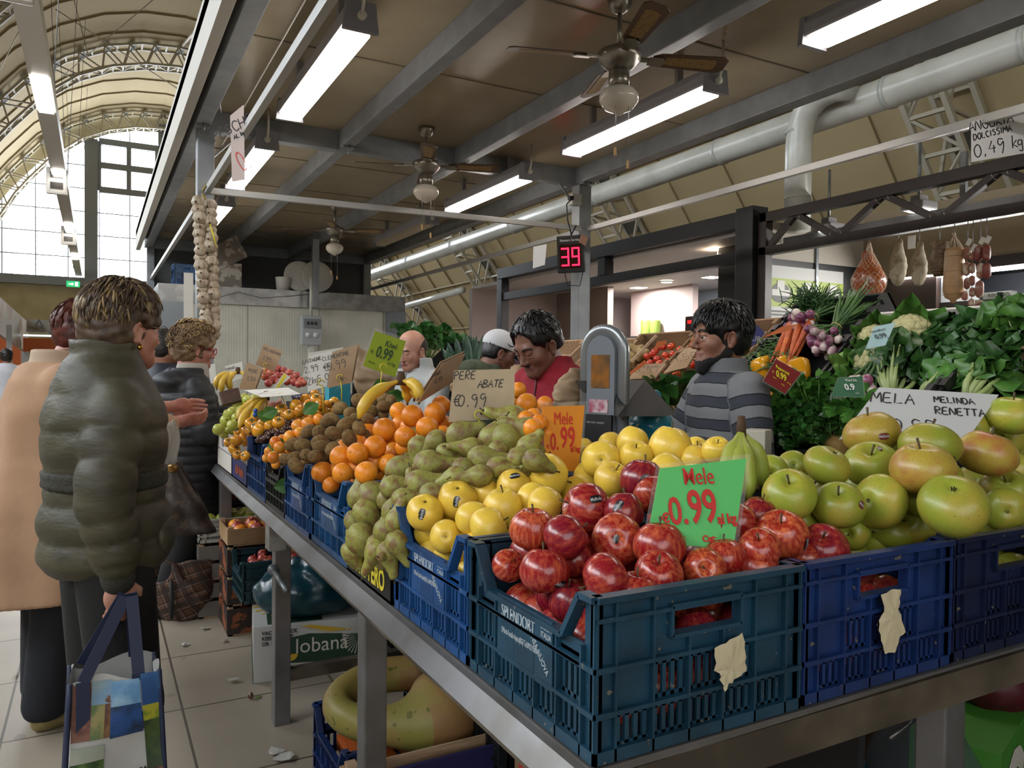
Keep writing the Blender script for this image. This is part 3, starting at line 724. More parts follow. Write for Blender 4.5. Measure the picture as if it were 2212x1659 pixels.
for x, y, l, m_ in ((1.02, 1.68, 'hidden blue crate behind the yellow apples and paper sign', blue_m), (1.01, 2.1, 'back row blue crate under the far pears', blue_b), (1.01, 2.52, 'back row blue crate under the upper kiwis', blue_m), (1.01, 2.95, 'back row dark crate under the upper persimmons', crate_k)):
    crate((x, y, Z), (.34, .40, .235), m_, l, label=False)

# wooden pear box and cardboard boxes
pinew = mat('crate_pine', 'b3977a', .7, col2='9a7d5f', ns=6, stretch=(1, 14, 14)); pined = mat('crate_pine_printed', 'a88a68', .7, col2='94764f', ns=5)
kraft = mat('kraft_card', '8d6f50', .8, col2='7f6246', ns=4); cardw = mat('white_card', 'c5c0b6', .6); kraft_l = mat('kraft_paper', 'a48a6c', .75, col2='97795a', ns=5, bump=.05, bs=15)
ink = mat('ink_black', '201f22', .7); inkg = mat('ink_grey', '4a4642', .7)
t = tag(empty('pear_box', (.60, 1.68, Z)), 'low box with yellow lettering and pine corner under the pears', 'box')
b = MB(); b.box((0, 0, 0), (.006, .355, .085)); b.box((0, 0, 0), (.4, .006, .085)); b.box((0, .35, 0), (.4, .356, .12)); b.box((.394, 0, 0), (.4, .355, .12)); b.box((0, 0, 0), (.4, .355, .006)); b.build('body', mat('pear_card_black', '1b1c18', .6), t)
for p in ((.004, .004), (.366, .004), (.366, .32), (.004, .32)): MB().box((p[0], p[1], 0), (p[0]+.03, p[1]+.03, .135)).build('corner_block', pinew, t)
text('printed_name', 'EL FRUTERO', .07, mat('print_yellow', 'd8c63a', .5), t, axes((-.0015, .19, .04), (0, -1, 0), (0, 0, 1)), bold=.002, sx=.75)
t = tag(empty('persimmon_box', (.60, 3.62, Z)), 'printed cardboard tray of persimmons at the far table end', 'box')
b = MB(); b.box((0, 0, 0), (.006, .42, .10), 0); b.box((0, 0, 0), (.4, .006, .15), 1); b.box((0, .414, 0), (.4, .42, .15), 1); b.box((.394, 0, 0), (.4, .42, .15), 1); b.box((0, 0, 0), (.4, .42, .006), 1); b.build('body', [mat('print_navy', '22265c', .5), cardw], t)
text('printed_name', 'Kaki Vanilla', .06, mat('print_orange', 'b5592d', .5), t, axes((-.0015, .2, .05), (0, -1, 0), (0, 0, 1)), bold=.001, shear=.3, sx=.8)
t = tag(empty('guava_box', (.60, 4.06, Z)), 'white cardboard fruit box at the far end of the table', 'box')
b = MB(); b.box((0, 0, 0), (.36, .5, .005)); b.box((0, 0, 0), (.005, .5, .2)); b.box((0, 0, 0), (.38, .005, .2)); b.box((.375, 0, 0), (.38, .5, .2)); b.box((0, .495, 0), (.38, .5, .2)); b.build('body', cardw, t)
MB().box((-.002, 0, .098), (0, .5, .103)).build('seam', mat('card_seam', '6d6a80', .6), t)
text('printed_word', 'ITALIA', .03, mat('print_red', 'b03a30', .5), t, axes((-.003, .12, .15), (0, -1, 0), (0, 0, 1)))
MB().box((-.003, .25, .12), (-.001, .32, .18)).build('printed_block', mat('print_slate', '6a7184', .5), t)
# torn paper labels stuck to the crate ends
paper = mat('scrap_paper', 'c9bd9d', .8, bump=.5, bs=22)
def scrap(poly, o, x, y, lab, par=None):
    b = MB(); n = len(poly); cx = sum(p[0] for p in poly)/n; cy = sum(p[1] for p in poly)/n; r = random.Random(n)
    pts = []
    for i in range(n):
        a = poly[i]; c = poly[(i+1) % n]
        for k in range(3): pts.append((a[0]+(c[0]-a[0])*k/3+r.uniform(-.0012, .0012), a[1]+(c[1]-a[1])*k/3+r.uniform(-.0012, .0012)))
    n = len(pts); vs = []; fs = []
    for s in (1, .66, .33): vs += [(cx+(p[0]-cx)*s, cy+(p[1]-cy)*s, r.uniform(.001, .006)+.002*(1-s)) for p in pts]
    vs.append((cx, cy, .004))
    for k in range(2):
        for i in range(n): fs.append((k*n+i, k*n+(i+1) % n, (k+1)*n+(i+1) % n, (k+1)*n+i))
    for i in range(n): fs.append((2*n+i, 2*n+(i+1) % n, 3*n))
    b.add(vs, fs, 0, True); return tag(b.build('paper_scrap', paper, mw=axes(o, x, y)), lab, 'paper')
scrap([(0, -.006), (.03, .002), (.056, .008), (.062, -.03), (.066, -.052), (.045, -.058), (.028, -.066), (.02, -.074), (.012, -.06), (.008, -.045), (0, -.04)], (.815, .857, .992), (1, 0, 0), (0, 0, 1), 'torn cream paper scrap stuck on the teal red apple crate')
scrap([(-.006, 0), (.02, .008), (.046, .004), (.044, -.02), (.036, -.03), (.05, -.042), (.06, -.075), (.045, -.085), (.04, -.105), (.008, -.105), (-.004, -.08), (-.014, -.05), (.0, -.03)], (1.205, .858, 1.015), (1, 0, 0), (0, 0, 1), 'crumpled cream paper scrap stuck on the navy apple crate')
# ================= fruit =================
ORD = ['first', 'second', 'third', 'fourth', 'fifth', 'sixth', 'seventh', 'eighth', 'ninth', 'tenth', 'eleventh', 'twelfth', 'thirteenth']
red_a = mat('apple_red', '8a1620', .25, col2='c2583a', ns=.55, nlo=.44, nhi=.72, stretch=(9, 9, 1.6), spec=.5, coat=.2, rand=.36, speck='c98a6c', spn=34, spt=.70, detail=5)
yel_a = mat('apple_yellow', 'ebc648', .36, col2='dab644', ns=1.6, nlo=.4, nhi=.75, coat=.1, rand=.07, speck='a5852f', spn=36, spt=.73)
grn_a = mat('apple_renetta_green', '939c34', .36, col2='ab9a3c', ns=.9, nlo=.45, nhi=.66, coat=.08, rand=.14, speck='66592a', spn=30, spt=.68)
gry_a = mat('apple_renetta_gold', 'ab933a', .36, col2='a8603a', ns=.8, nlo=.5, nhi=.72, coat=.08, rand=.06, speck='6c4a22', spn=30, spt=.67)
orng = mat('orange_peel', 'ee9226', .38, col2='e58318', ns=1.5, bump=.10, bs=26, rand=.1)
clem = mat('clementine_peel', 'e47f22', .35, col2='dc942c', ns=1.2, bump=.1, bs=22, rand=.16)
kaki = mat('persimmon_skin', 'e08c20', .22, col2='cc962a', ns=1.3, rand=.15, coat=.2)
kiwi = mat('kiwi_skin', '866a40', .9, col2='69502c', ns=3, bump=.25, bs=28, rand=.16, speck='8a6c42', spn=40, spt=.62)
pear = mat('pear_skin', '959548', .5, col2='80633c', ns=1.5, nlo=.44, nhi=.62, rand=.14, speck='55401f', spn=24, spt=.62, bump=.04, bs=14, detail=8)
guav = mat('green_pear_skin', 'a8b244', .38, col2='a9a64a', ns=1.2, rand=.1, speck='6c6a2a', spn=24, spt=.7)
chest = mat('chestnut_shell', '3c241c', .3, col2='57382a', ns=3, rand=.25)
poms = mat('pomegranate_skin', 'a8373a', .35, col2='c47a55', ns=1.2, nlo=.4, nhi=.7, rand=.2)
stemm = mat('fruit_stem', '4f4024', .7); calyx = mat('calyx_brown', '2e2416', .9); calg = mat('calyx_green', '6f6a35', .7, col2='4a3a22', ns=40)
bana = mat('banana_skin', 'd6b03c', .42, col2='b9963a', ns=10, nlo=.45, nhi=.75, rand=.05); banag = mat('banana_green', '8c9c3c', .42, col2='a6a84a', ns=8, nlo=.4, nhi=.7); bantip = mat('banana_tip', '4a3520', .8)
stk_k = mat('sticker_black', '15161a', .3); stk_r = mat('sticker_red', '6d1f28', .3); stk_b = mat('sticker_blue', '2358a8', .3); stk_t = mat('sticker_print', 'e0e4e6', .4)

def apple_prof(h=.88, top=.30, bot=.17, n=22):
    out = []
    for i in range(n+1):
        ph = PI*i/n; r = math.sin(ph)*(1-.07*math.cos(PI-ph)); c = -math.cos(ph)
        z = h*c - (top*math.exp(-(r/.26)**2) if c > 0 else 0) + (bot*math.exp(-(r/.2)**2) if c < 0 else 0)
        out.append((max(r, 0) if 0 < i < n else 0, z))
    return out
def lumpy(k, s, e=1):
    def fn(q, a):
        x, y, z = q; f = 1+.03*math.sin(2*a+s)+k*math.cos(5*a+s)*(max(0, -z) + .35*max(0, z)); g = 1+.05*math.sin(a+s*2)
        return (x*f, y*f, z*(g if z > 0 else 1))
    return fn
FR = {}
def proto(kind, v):
    """one prototype of a fruit of unit radius (kept out of the scene; its copies are linked)"""
    if (kind, v) in FR: return FR[(kind, v)]
    P = []
    if kind in ('red', 'yel', 'grn', 'gry'):
        h = {'red': (.90, .96, .86), 'yel': (.98, 1.06, .92), 'grn': (.80, .76, .84), 'gry': (.8, .74, .82)}[kind][v % 3]
        b = MB().lathe(apple_prof(h, .30 if kind != 'yel' else .25), 28, fn=lumpy(.045, v*2.1)); P.append(('skin', b.mesh('apple'), {'red': red_a, 'yel': yel_a, 'grn': grn_a, 'gry': gry_a}[kind]))
        b = MB().tube([(0, 0, h-.34), (.03, .01, h-.12), (.08+.05*(v % 2), .02, h+.16)], [.04, .033, .05], 7); P.append(('stem', b.mesh('stem'), stemm))
        b = MB()
        for k in range(5): b.tube([(.05*math.cos(k*1.26), .05*math.sin(k*1.26), -h+.17), (.07*math.cos(k*1.26), .07*math.sin(k*1.26), -h+.05)], [.03, .008], 4)
        P.append(('calyx', b.mesh('calyx'), calyx))
    elif kind in ('org', 'clm'):
        hh = .97 if kind == 'org' else .84
        b = MB().lathe([(math.sin(PI*i/18), -hh*math.cos(PI*i/18)-(.05*math.exp(-(math.sin(PI*i/18)/.15)**2) if i > 9 else 0)) for i in range(19)], 26); P.append(('skin', b.mesh('orange'), orng if kind == 'org' else clem))
        b = MB().lathe([(0, hh-.06), (.07, hh-.055), (.05, hh-.01), (0, hh-.015)][::-1], 5); P.append(('stem_button', b.mesh('button'), calg))
    elif kind == 'kak':
        b = MB().lathe([(math.sin(PI*i/16)**.85 if 0 < i < 16 else 0, -.82*math.cos(PI*i/16)-(.12*math.exp(-(math.sin(PI*i/16)/.3)**2) if i > 8 else 0)) for i in range(17)], 24, fn=lambda q, a: (q[0]*(1+.03*math.cos(4*a)), q[1]*(1+.03*math.cos(4*a)), q[2])); P.append(('skin', b.mesh('kaki'), kaki))
        b = MB()
        for k in range(4):
            a = k*PI/2+.4; b.grid(lambda u, w, a=a: ((.08+.55*w)*math.cos(a)-(u-.5)*.5*math.sin(PI*min(1, w+.15))*math.sin(a), (.08+.55*w)*math.sin(a)+(u-.5)*.5*math.sin(PI*min(1, w+.15))*math.cos(a), .78-.12*w+.06*math.sin(5*u)), 4, 4)
        b.tube([(0, 0, .7), (0, 0, .86)], .05, 6); P.append(('calyx', b.mesh('calyx'), calg))
    elif kind == 'kiw':
        b = MB().lathe([(.76*math.sin(PI*i/14)**.9 if 0 < i < 14 else 0, -math.cos(PI*i/14)) for i in range(15)], 20); P.append(('skin', b.mesh('kiwi'), kiwi))
        P.append(('stem_end', MB().lathe([(0, .96), (.10, .965), (.05, 1.03), (0, 1.03)][::-1], 7).mesh('end'), calyx))
    elif kind == 'per':
        L = (2.25, 2.55, 1.95)[v % 3]; bend = (.2, -.15, .28)[v % 3]
        pr = [(0, -.95), (.2, -.98), (.5, -.9), (.8, -.62), (.97, -.2), (1, .1), (.92, .42), (.76, .78), (.58, 1.12), (.47, L*.68), (.42, L*.82), (.36, L*.93), (.22, L), (0, L+.02)]
        b = MB().lathe(pr, 24, fn=lambda q, a: (q[0]*(1+.04*math.sin(3*a+v))+bend*max(0, q[2])**2*.3, q[1], q[2]+.04*math.sin(2*a))); P.append(('skin', b.mesh('pear'), pear))
        x = bend*L*L*.3; P.append(('stem', MB().tube([(x, 0, L-.03), (x+.05, .02, L+.18), (x+.16, .05, L+.36)], [.07, .05, .07], 7).mesh('stem'), stemm))
    elif kind == 'gua':
        b = MB().lathe([(0, -.95), (.3, -.93), (.75, -.7), (1, -.1), (.95, .35), (.65, .78), (.35, .96), (.12, .93), (0, .9)], 20, fn=lumpy(.02, v)); P.append(('skin', b.mesh('greenpear'), guav))
        P.append(('calyx', MB().ball((0, 0, -.94), (.13, .13, .06), 8).mesh('cal'), calyx))
    elif kind == 'che':
        b = MB().lathe([(0, -.7), (.4, -.68), (.9, -.35), (1, 0), (.8, .45), (.35, .8), (0, 1)], 12, fn=lambda q, a: (q[0], q[1]*.7, q[2])); P.append(('shell', b.mesh('chestnut'), chest))
    elif kind == 'pom':
        b = MB().lathe([(math.sin(PI*i/14), -.93*math.cos(PI*i/14)) for i in range(14)]+[(.2, .93), (.26, 1.2), (.18, 1.15), (0, .95)], 18, fn=lumpy(.02, v)); P.append(('skin', b.mesh('pomegranate'), poms))
    elif kind == 'tom':
        b = MB().lathe([(math.sin(PI*i/12), -.86*math.cos(PI*i/12)-(.12*math.exp(-(math.sin(PI*i/12)/.3)**2) if i > 6 else 0)) for i in range(13)], 18, fn=lambda q, a: (q[0]*(1+.04*abs(math.sin(2.5*a))), q[1]*(1+.04*abs(math.sin(2.5*a))), q[2])); P.append(('skin', b.mesh('tomato'), mat('tomato_skin', 'b8281c', .2, col2='c4451f', ns=1.2, rand=.12, coat=.3)))
        b = MB()
        for k in range(5): a = k*1.257; b.tube([(0, 0, .74), (.25*math.cos(a), .25*math.sin(a), .82), (.5*math.cos(a), .5*math.sin(a), .74)], [.05, .04, .01], 4)
        P.append(('calyx', b.mesh('cal'), mat('tomato_calyx', '3f5a28', .7)))
    for n, me, mm in P:
        if not me.materials: me.materials.append(mm)
    FR[(kind, v)] = P; return P
NMS = {'red': 'red_apple', 'yel': 'yellow_apple', 'grn': 'green_apple', 'gry': 'russet_apple', 'org': 'orange', 'clm': 'clementine', 'kak': 'persimmon', 'kiw': 'kiwi', 'per': 'pear', 'gua': 'green_pear', 'che': 'chestnut', 'pom': 'pomegranate', 'tom': 'tomato'}
CAT = {'red': 'apple', 'yel': 'apple', 'grn': 'apple', 'gry': 'apple', 'org': 'orange', 'clm': 'clementine', 'kak': 'persimmon', 'kiw': 'kiwi', 'per': 'pear', 'gua': 'pear', 'che': 'chestnut', 'pom': 'pomegranate', 'tom': 'tomato'}
def fruit(kind, p, R, stem=None, v=0, label='', group='', squash=1, parts=True):
    q = Vector(stem or (rnd.uniform(-.5, .5), rnd.uniform(-.5, .5), 1)).normalized().to_track_quat('Z', 'Y') @ Quaternion((0, 0, 1), rnd.uniform(0, 6.28))
    P = proto(kind, v % 3)
    o = link(NMS[kind], P[0][1], None); o.matrix_world = Matrix.LocRotScale(Vector(p), q, Vector((R, R, R*squash)))
    tag(o, label, CAT[kind], group)
    if parts:
        for n, me, mm in P[1:]: link(n, me, None, o)
    return o
def surf_pt(o, d):
    """point on the fruit's skin along world direction d from its centre"""
    me = o.data; M = o.matrix_world.to_3x3().inverted(); l = (M @ Vector(d)).normalized(); best = max(me.vertices, key=lambda v: v.co.normalized().dot(l)); return best.co.length*1.012, l
def sticker(o, d, w=.026, h=.015, m_=None, tx='Melinda', roll=0, col=None):
    bpy.context.view_layer.update()
    R, l = surf_pt(o, d); s = o.matrix_world.to_scale()[0]; c = l*R
    upw = o.matrix_world.to_3x3().inverted() @ Vector((0, 0, 1)); u = upw.cross(l).normalized(); vv = l.cross(u)
    u, vv = u*math.cos(roll)+vv*math.sin(roll), -u*math.sin(roll)+vv*math.cos(roll)
    def on(x, y, k=1): return (l*R+u*x/s+vv*y/s).normalized()*R*k
    b = MB(); n = 20; vs = [on(0, 0)]
    for r in (.5, 1):
        for i in range(n):
            a = 2*PI*i/n; x = w/2*r*abs(math.cos(a))**.6*(1 if math.cos(a) > 0 else -1); y = h/2*r*abs(math.sin(a))**.7*(1 if math.sin(a) > 0 else -1); vs.append(on(x, y))
    b.add(vs, [(0, 1+i, 1+(i+1) % n) for i in range(n)]+[(1+i, 1+n+i, 1+n+(i+1) % n, 1+(i+1) % n) for i in range(n)], 0, True)
    st = b.build('sticker', m_ or stk_k, o)
    t = text('sticker_print', tx, h*.62, stk_t, st, Matrix.Identity(4), bold=.0002, sx=.8)
    for v in t.data.vertices: v.co = on(v.co.x, v.co.y, 1.006)
def hit(px, py, zf):
    """where the line of sight through a pixel meets a heap's surface z = zf(x, y)"""
    v = ray(px, py); lo, hi = .5, 9
    f = lambda t: (C0+v*t).z-zf((C0+v*t).x, (C0+v*t).y)
    t = lo
    while t < hi and f(t) > 0: t += .01
    return C0+v*t, t
ALLF = []
def heap(kind, L, zf, Rm, what, where, group, vary=None, codes=None, filler=1, fl=None, rows=4, fkind=None, keep=None):
    """fruit lying on a heap surface; L holds (px, py, radius px[, code]) read off the photograph"""
    items = []
    for i, it in enumerate(L):
        px, py, r = it[:3]; p, d = hit(px, py, zf); R = r*d/F
        if R > Rm[1]: d *= Rm[1]/R; R = Rm[1]
        elif R < Rm[0]: d *= Rm[0]/R if Rm[0]/R < 1.12 else 1.12; R = r*d/F; 
        p = C0+ray(px, py)*d
        items.append([p, max(R, Rm[0]*.8), d, it])
    for _ in range(14):    # let touching fruit settle: the farther one gives way
        for i in range(len(items)):
            for j in range(i):
                a, b = items[i], items[j]; k = a[1]+b[1]; dd = (a[0]-b[0]).length
                if dd < k*.9:
                    f = a if a[2] > b[2] else b
                    f[2] *= 1+min(.006, (k*.9-dd)*.25); f[0] = C0+ray(f[3][0], f[3][1])*f[2]
    for it in items:       # nothing may poke through the crate walls
        n_ = 0
        while keep and not keep(it[0], it[1]) and n_ < 60: it[2] *= 1.004; it[0] = C0+ray(it[3][0], it[3][1])*it[2]; n_ += 1
    ys = sorted(i[3][1] for i in items); lo, hi = ys[0], ys[-1]+1
    rowsd = {}
    for it in items: rowsd.setdefault(int((it[3][1]-lo)/(hi-lo)*rows), []).append(it)
    out = []
    for r_, its in rowsd.items():
        its.sort(key=lambda i: i[3][0])
        for c, it in enumerate(its):
            px, py, r = it[3][:3]; code = it[3][3] if len(it[3]) > 3 else ''
            look = it[3][4] if len(it[3]) > 4 else ''
            rn = {0: 'top', rows-1: 'bottom'}.get(r_, ORD[r_])
            lab = '%s, %s from left, %s row of %s' % (look or what, ORD[min(c, 12)], rn, where)
            tc = (C0-it[0]).normalized()
            st = {'u': Vector((rnd.uniform(-.25, .25), rnd.uniform(-.25, .25), 1)), 'c': tc*.75+Vector((0, 0, .75)), 'C': tc+Vector((0, 0, .15)), 'd': -tc*.6-Vector((0, 0, .7)), 'D': -tc,
                  'l': -RT+Vector((0, 0, .5)), 'r': RT+Vector((0, 0, .5)), 's': Vector((rnd.uniform(-1, 1), rnd.uniform(-1, 1), rnd.uniform(-.3, .6)))}.get(code[:1] or 's')
            k2 = {'y': 'gry'}.get(code[1:2], kind) if kind in ('grn', 'gry') else ({'K': 'clm'}.get(code[1:2], kind))
            o = fruit(k2, it[0], it[1], st, len(out), lab, group)
            out.append((o, it)); ALLF.append((it[0], it[1]))
    nf = 0
    for o, it in list(out):       # the layer beneath, seen in the gaps
        for k in range(filler):
            v = ray(it[3][0], it[3][1]); R = it[1]*.9
            q = it[0]+v.normalized()*R*1.5+Vector((rnd.uniform(-.7, .7)*R, rnd.uniform(-.7, .7)*R, -R*1.1))
            if fl and not fl(q): continue
            f = fruit(fkind or kind, q, R, None, nf, '%s lying beneath the others in %s' % (what, where), group+', lower layer'); nf += 1
    return out
def low(x0, x1, y0, y1, z0=TZ+.04): return lambda q: x0 < q.x < x1 and y0 < q.y < y1 and q.z > z0

RED = [(1152,1141,52,'u'),(1222,1159,50,'r','orange-red apple'),(1264,1097,57,'s','yellow and red striped apple'),(1176,1232,60,'u','red apple with stem and black sticker'),(1333,1165,57,'D','dark red apple with black sticker'),(1347,1105,46,'u'),
 (1425,1177,58,'u','round red apple with upright stem'),(1307,1254,60,'s'),(1423,1240,56,'c'),(1522,1232,50,'C'),(1377,1282,56,'u'),(1232,1300,46,'u','yellowish red apple'),(1098,1222,38,'s'),(1300,1330,44,'s'),
 (1386,1035,48,'u','dark red apple'),(1410,1068,44,'s'),(1640,1112,42,'u'),(1687,1152,58,'c','dark red apple'),(1778,1187,62,'c','bright red apple'),(1640,1184,48,'c','yellow-cheeked red apple'),(1630,1226,58,'u'),(1590,1130,44,'s'),(1565,1205,50,'u'),(1735,1212,44,'s'),(1250,1210,40,'s'),(1490,1120,50,'s'),(1540,1150,50,'s')]
red = heap('red', RED, lambda x, y: 1.075+.08*(x-.65)+.25*(y-.9), (.036, .052), 'red apple', 'the red heap', 'red apples in the corner crate', rows=6, fl=low(.65, 1.38, .92, 1.22), keep=lambda p, R: p.x > .605+R*.85 and (p.y > .895+R or p.z > 1.09+R))
for i, d, ro in ((2, (-.1, -.9, .5), .1), (3, (.15, -1, -.35), -.35), (4, (-.75, -.75, .2), 1.35), (5, (-.8, -.6, .45), 1.1), (14, (-.5, -.8, .1), .9), (17, (.35, -1, -.3), -1.3)):
    px, py = RED[i][:2]; o = next(o for o, it in red if it[3][0] == px and it[3][1] == py); sticker(o, d, roll=ro)
YEL = [(918,1109,42,'d','tall yellow apple with black sticker'),(988,1081,43,'d','upright yellow apple with black sticker'),(963,1159,38,'D','yellow apple showing its blossom end'),(1021,1119,36,'s'),(1086,1097,43,'u'),(1057,1139,44,'s'),(1079,1026,40,'D','yellow apple with black sticker'),(1134,1004,30,'d'),
 (1182,1030,50,'s','largest yellow apple, stickered'),(1110,1055,42,'s','yellow apple with sticker on its shoulder'),(1051,1067,34,'s'),(1148,1078,38,'s'),(1178,1092,40,'s'),(1031,1047,28,'s'),(995,1182,34,'s'),(960,1055,28,'s'),
 (1298,993,42,'D','yellow apple with dark blossom end'),(1367,955,34,'u'),(1374,984,36,'c','yellow apple with upright stem'),(1448,965,48,'s','largest yellow apple at the back'),(1323,1034,40,'s'),(1268,1040,30,'s'),(1504,992,33,'u'),(1506,970,28,'s'),(1550,974,33,'c'),(1318,960,28,'s'),(1340,1064,34,'s'),(1240,1060,30,'s'),(1260,968,22,'s'),
 (1440,1020,40,'s'),(1500,1040,40,'s')]
yel = heap('yel', YEL, lambda x, y: 1.085+.25*(x-.63), (.034, .056), 'yellow apple', 'the yellow heap', 'yellow apples beside the orange price sign', rows=6, fl=low(.65, 1.38, 1.32, 1.64), keep=lambda p, R: p.x > .605+R*.8)
for i, d, ro in ((0, (-.55, -.9, .15), 1.4), (1, (-.45, -.9, .1), 1.45), (6, (-.3, -.95, .1), 1.5), (8, (-.4, -.8, .6), .9), (9, (-.3, -.6, .75), .3), (3, (.3, -.9, .2), 1.5)):
    px, py = YEL[i][:2]; o = next(o for o, it in yel if it[3][0] == px and it[3][1] == py); sticker(o, d, roll=ro)
GRN = [(1882,935,58,'uy','flat russet-blushed apple at the top'),(1882,1001,57,'c','bright green apple with dark sticker'),(1993,1011,72,'uy','big yellow freckled apple with sticker'),(1785,1007,51,'s'),(2009,960,62,'u'),(2133,979,60,'uy','brownish gold apple'),(1705,1067,59,'c','green apple with open stem hollow'),
 (1811,1090,55,'c','green apple with small sticker'),(1902,1084,60,'s','dull brown-green apple'),(2059,1094,72,'d','pale yellow-green apple'),(2095,1043,38,'s'),(2172,1055,50,'c'),(2168,1100,48,'s'),(1970,1134,48,'s'),(1890,1164,48,'s'),(1755,1128,36,'s'),(2184,896,52,'u'),(2168,943,46,'s'),(2137,898,40,'s'),(2200,1015,38,'s'),(2208,967,32,'s'),(1918,1140,36,'s'),(1978,1078,40,'s'),(1840,1150,36,'s'),(2140,1140,40,'s'),(2205,1135,40,'s'),(2090,925,40,'s'),
 (1668,1018,26,'s'),(1712,1008,28,'s')]
grn = heap('grn', GRN, lambda x, y: 1.13+.55*(y-.93), (.045, .061), 'green renetta apple', 'the renetta heap', 'renetta apples in the right-hand crates', rows=6, fl=low(1.06, 1.8, .93, 1.22), keep=lambda p, R: (p.y > .895+R*.9 or p.z > 1.09+R*.8))
for i, d, ro, m_ in ((0, (-.5, -.95, -.05), .1, stk_r), (1, (0, -.6, .9), .2, stk_r), (2, (.75, -.75, .3), -1.2, stk_k), (7, (.2, -1, .1), -.6, stk_r), (9, (.9, -.6, .05), -1.3, stk_r)):
    px, py = GRN[i][:2]; o = next(o for o, it in grn if it[3][0] == px and it[3][1] == py); sticker(o, d, roll=ro, m_=m_, w=.024)
ORG = [(697,1021,27,'s','large orange over the crate rim'),(715,1048,19,'s'),(737,987,25,'s'),(772,980,24,'s'),(810,965,25,'s'),(740,1022,23,'s'),(791,1021,25,'s'),(769,1014,22,'s'),(810,999,22,'s'),(852,975,21,'sK','small red clementine'),(840,1002,22,'s'),(831,928,26,'s'),(796,933,19,'s'),(774,957,20,'s'),
 (891,899,25,'s'),(862,889,21,'s'),(923,924,25,'s'),(875,943,23,'C'),(940,892,24,'s'),(953,875,21,'s'),(865,915,19,'s'),(842,953,20,'s'),(960,916,19,'s'),(956,938,19,'s'),(926,953,18,'s'),(710,984,18,'s'),(745,968,20,'s'),(900,945,18,'s')]
heap('org', ORG, lambda x, y: 1.12+.42*(x-.6), (.030, .038), 'orange', 'the main heap', 'oranges in the blue crate', rows=6, fl=low(.64, 1.3, 2.06, 2.42), keep=lambda p, R: p.x > .60+R*.7)
heap('org', [(1120,843,18,'s'),(1138,873,24,'s','large shiny orange'),(1121,890,18,'s'),(1152,900,17,'s'),(1137,905,15,'s'),(1177,873,18,'s'),(1165,915,18,'s'),(1150,925,18,'s')], lambda x, y: 1.30+.1*(x-1.1), (.03, .04), 'orange', 'the small heap by the paper sign', 'oranges right of the paper price sign', rows=3, filler=1)
KIW = [(779,867,20),(735,882,18),(761,895,19),(807,867,17),(803,888,17),(830,878,16),(716,907,19),(747,918,20),(722,938,20),(776,925,17),(755,946,19),(668,932,18),(689,934,18),(635,961,19),(656,963,19),(689,954,18),(693,965,17),(718,969,17),(619,992,16),(637,988,16),(639,1006,18),(662,983,17),(681,986,18),(706,913,16),(828,861,14),(845,865,14),(700,975,15),(660,1000,14),(770,905,15),(795,905,15),(735,960,15),(790,945,15)]
heap('kiw', [(x, y, r*1.08, 's') for x, y, r in KIW], lambda x, y: 1.135+.42*(x-.6), (.025, .036), 'fuzzy brown kiwi', 'the kiwi heap', 'kiwis in the blue crate', rows=6, fl=low(.62, 1.3, 2.4, 2.95))
PILE = lambda x, y: 1.13+.46*(x-.6)
heap('clm', [(595,956,14),(604,967,13),(590,988,14),(625,944,15),(644,919,15),(666,915,15),(689,907,14),(679,900,13),(596,1003,10),(612,985,11),(610,950,12),(648,935,13),(630,960,12),(580,975,10),(620,975,12),(575,990,8)], PILE, (.022, .034), 'clementine', 'the clementine crate', 'clementines in the black crate', rows=4, fl=low(.62, 1.2, 2.8, 3.2))
KAK = [(608,886,15),(639,876,14),(665,876,14),(684,863,14),(660,863,13),(648,888,14),(625,896,13),(600,901,16),(582,902,14),(544,915,15),(569,915,13),(582,921,13),(602,913,14),(554,923,13),(558,930,15),(533,930,12),(515,932,11),(691,875,13),(693,888,12),(706,876,12),(722,869,12),(494,956,11),(510,952,13),(506,970,13),(513,983,11),(640,905,12),(622,908,12),(588,890,11),(680,850,10),(525,945,11),(545,940,11),(530,985,9),(570,940,9),(710,892,11)]
heap('kak', [(x, y, r, 's' if i % 3 else 'c') for i, (x, y, r) in enumerate(KAK)], PILE, (.026, .04), 'glossy orange persimmon', 'the persimmon heap', 'persimmons at the far table end', rows=7, fl=low(.62, 1.3, 3.1, 4.2))
heap('gua', [(x, y, r, 's') for x, y, r in ((517,867,12),(536,865,12),(521,887,12),(502,890,12),(542,876,11),(489,909,14),(472,928,13),(504,919,13),(511,903,11),(531,894,11),(552,861,11),(492,894,10),(484,938,10),(528,858,9),(560,870,9),(510,877,9),(498,930,10))], lambda x, y: 1.08+.8*(x-.55), (.024, .038), 'pale green pear', 'the green pear heap', 'green pears at the far table end', rows=4, fl=low(.62, 1.2, 4, 4.6))
i = 0
for k in range(110):
    a = rnd.random(); px = 556+a*78+rnd.uniform(-4, 4); py = 953-a*42+rnd.uniform(-10, 6)
    if py > 953: continue
    p, d = hit(px, py, lambda x, y: 1.1+.45*(x-.6)); fruit('che', p+Vector((0, 0, rnd.uniform(-.01, .008))), .0125, (rnd.uniform(-1, 1), rnd.uniform(-1, 1), rnd.uniform(-1, 1)), k, 'shiny brown chestnut in the chestnut crate', 'chestnuts in the blue crate')
heap('pom', [(573,813,10),(585,806,9),(600,797,9),(612,812,9),(625,806,9),(640,812,9),(650,822,8),(655,828,8),(590,820,10),(603,826,9),(620,824,9),(636,826,9),(580,828,9),(600,812,9),(613,800,8),(628,818,8),(645,830,8),(575,800,8),(592,800,9)], lambda x, y: 1.33+.0*(x-.6)+.2*(y-4.6), (.03, .05), 'red pomegranate', 'the pomegranate heap', 'pomegranates behind the persimmons', rows=3, filler=0)

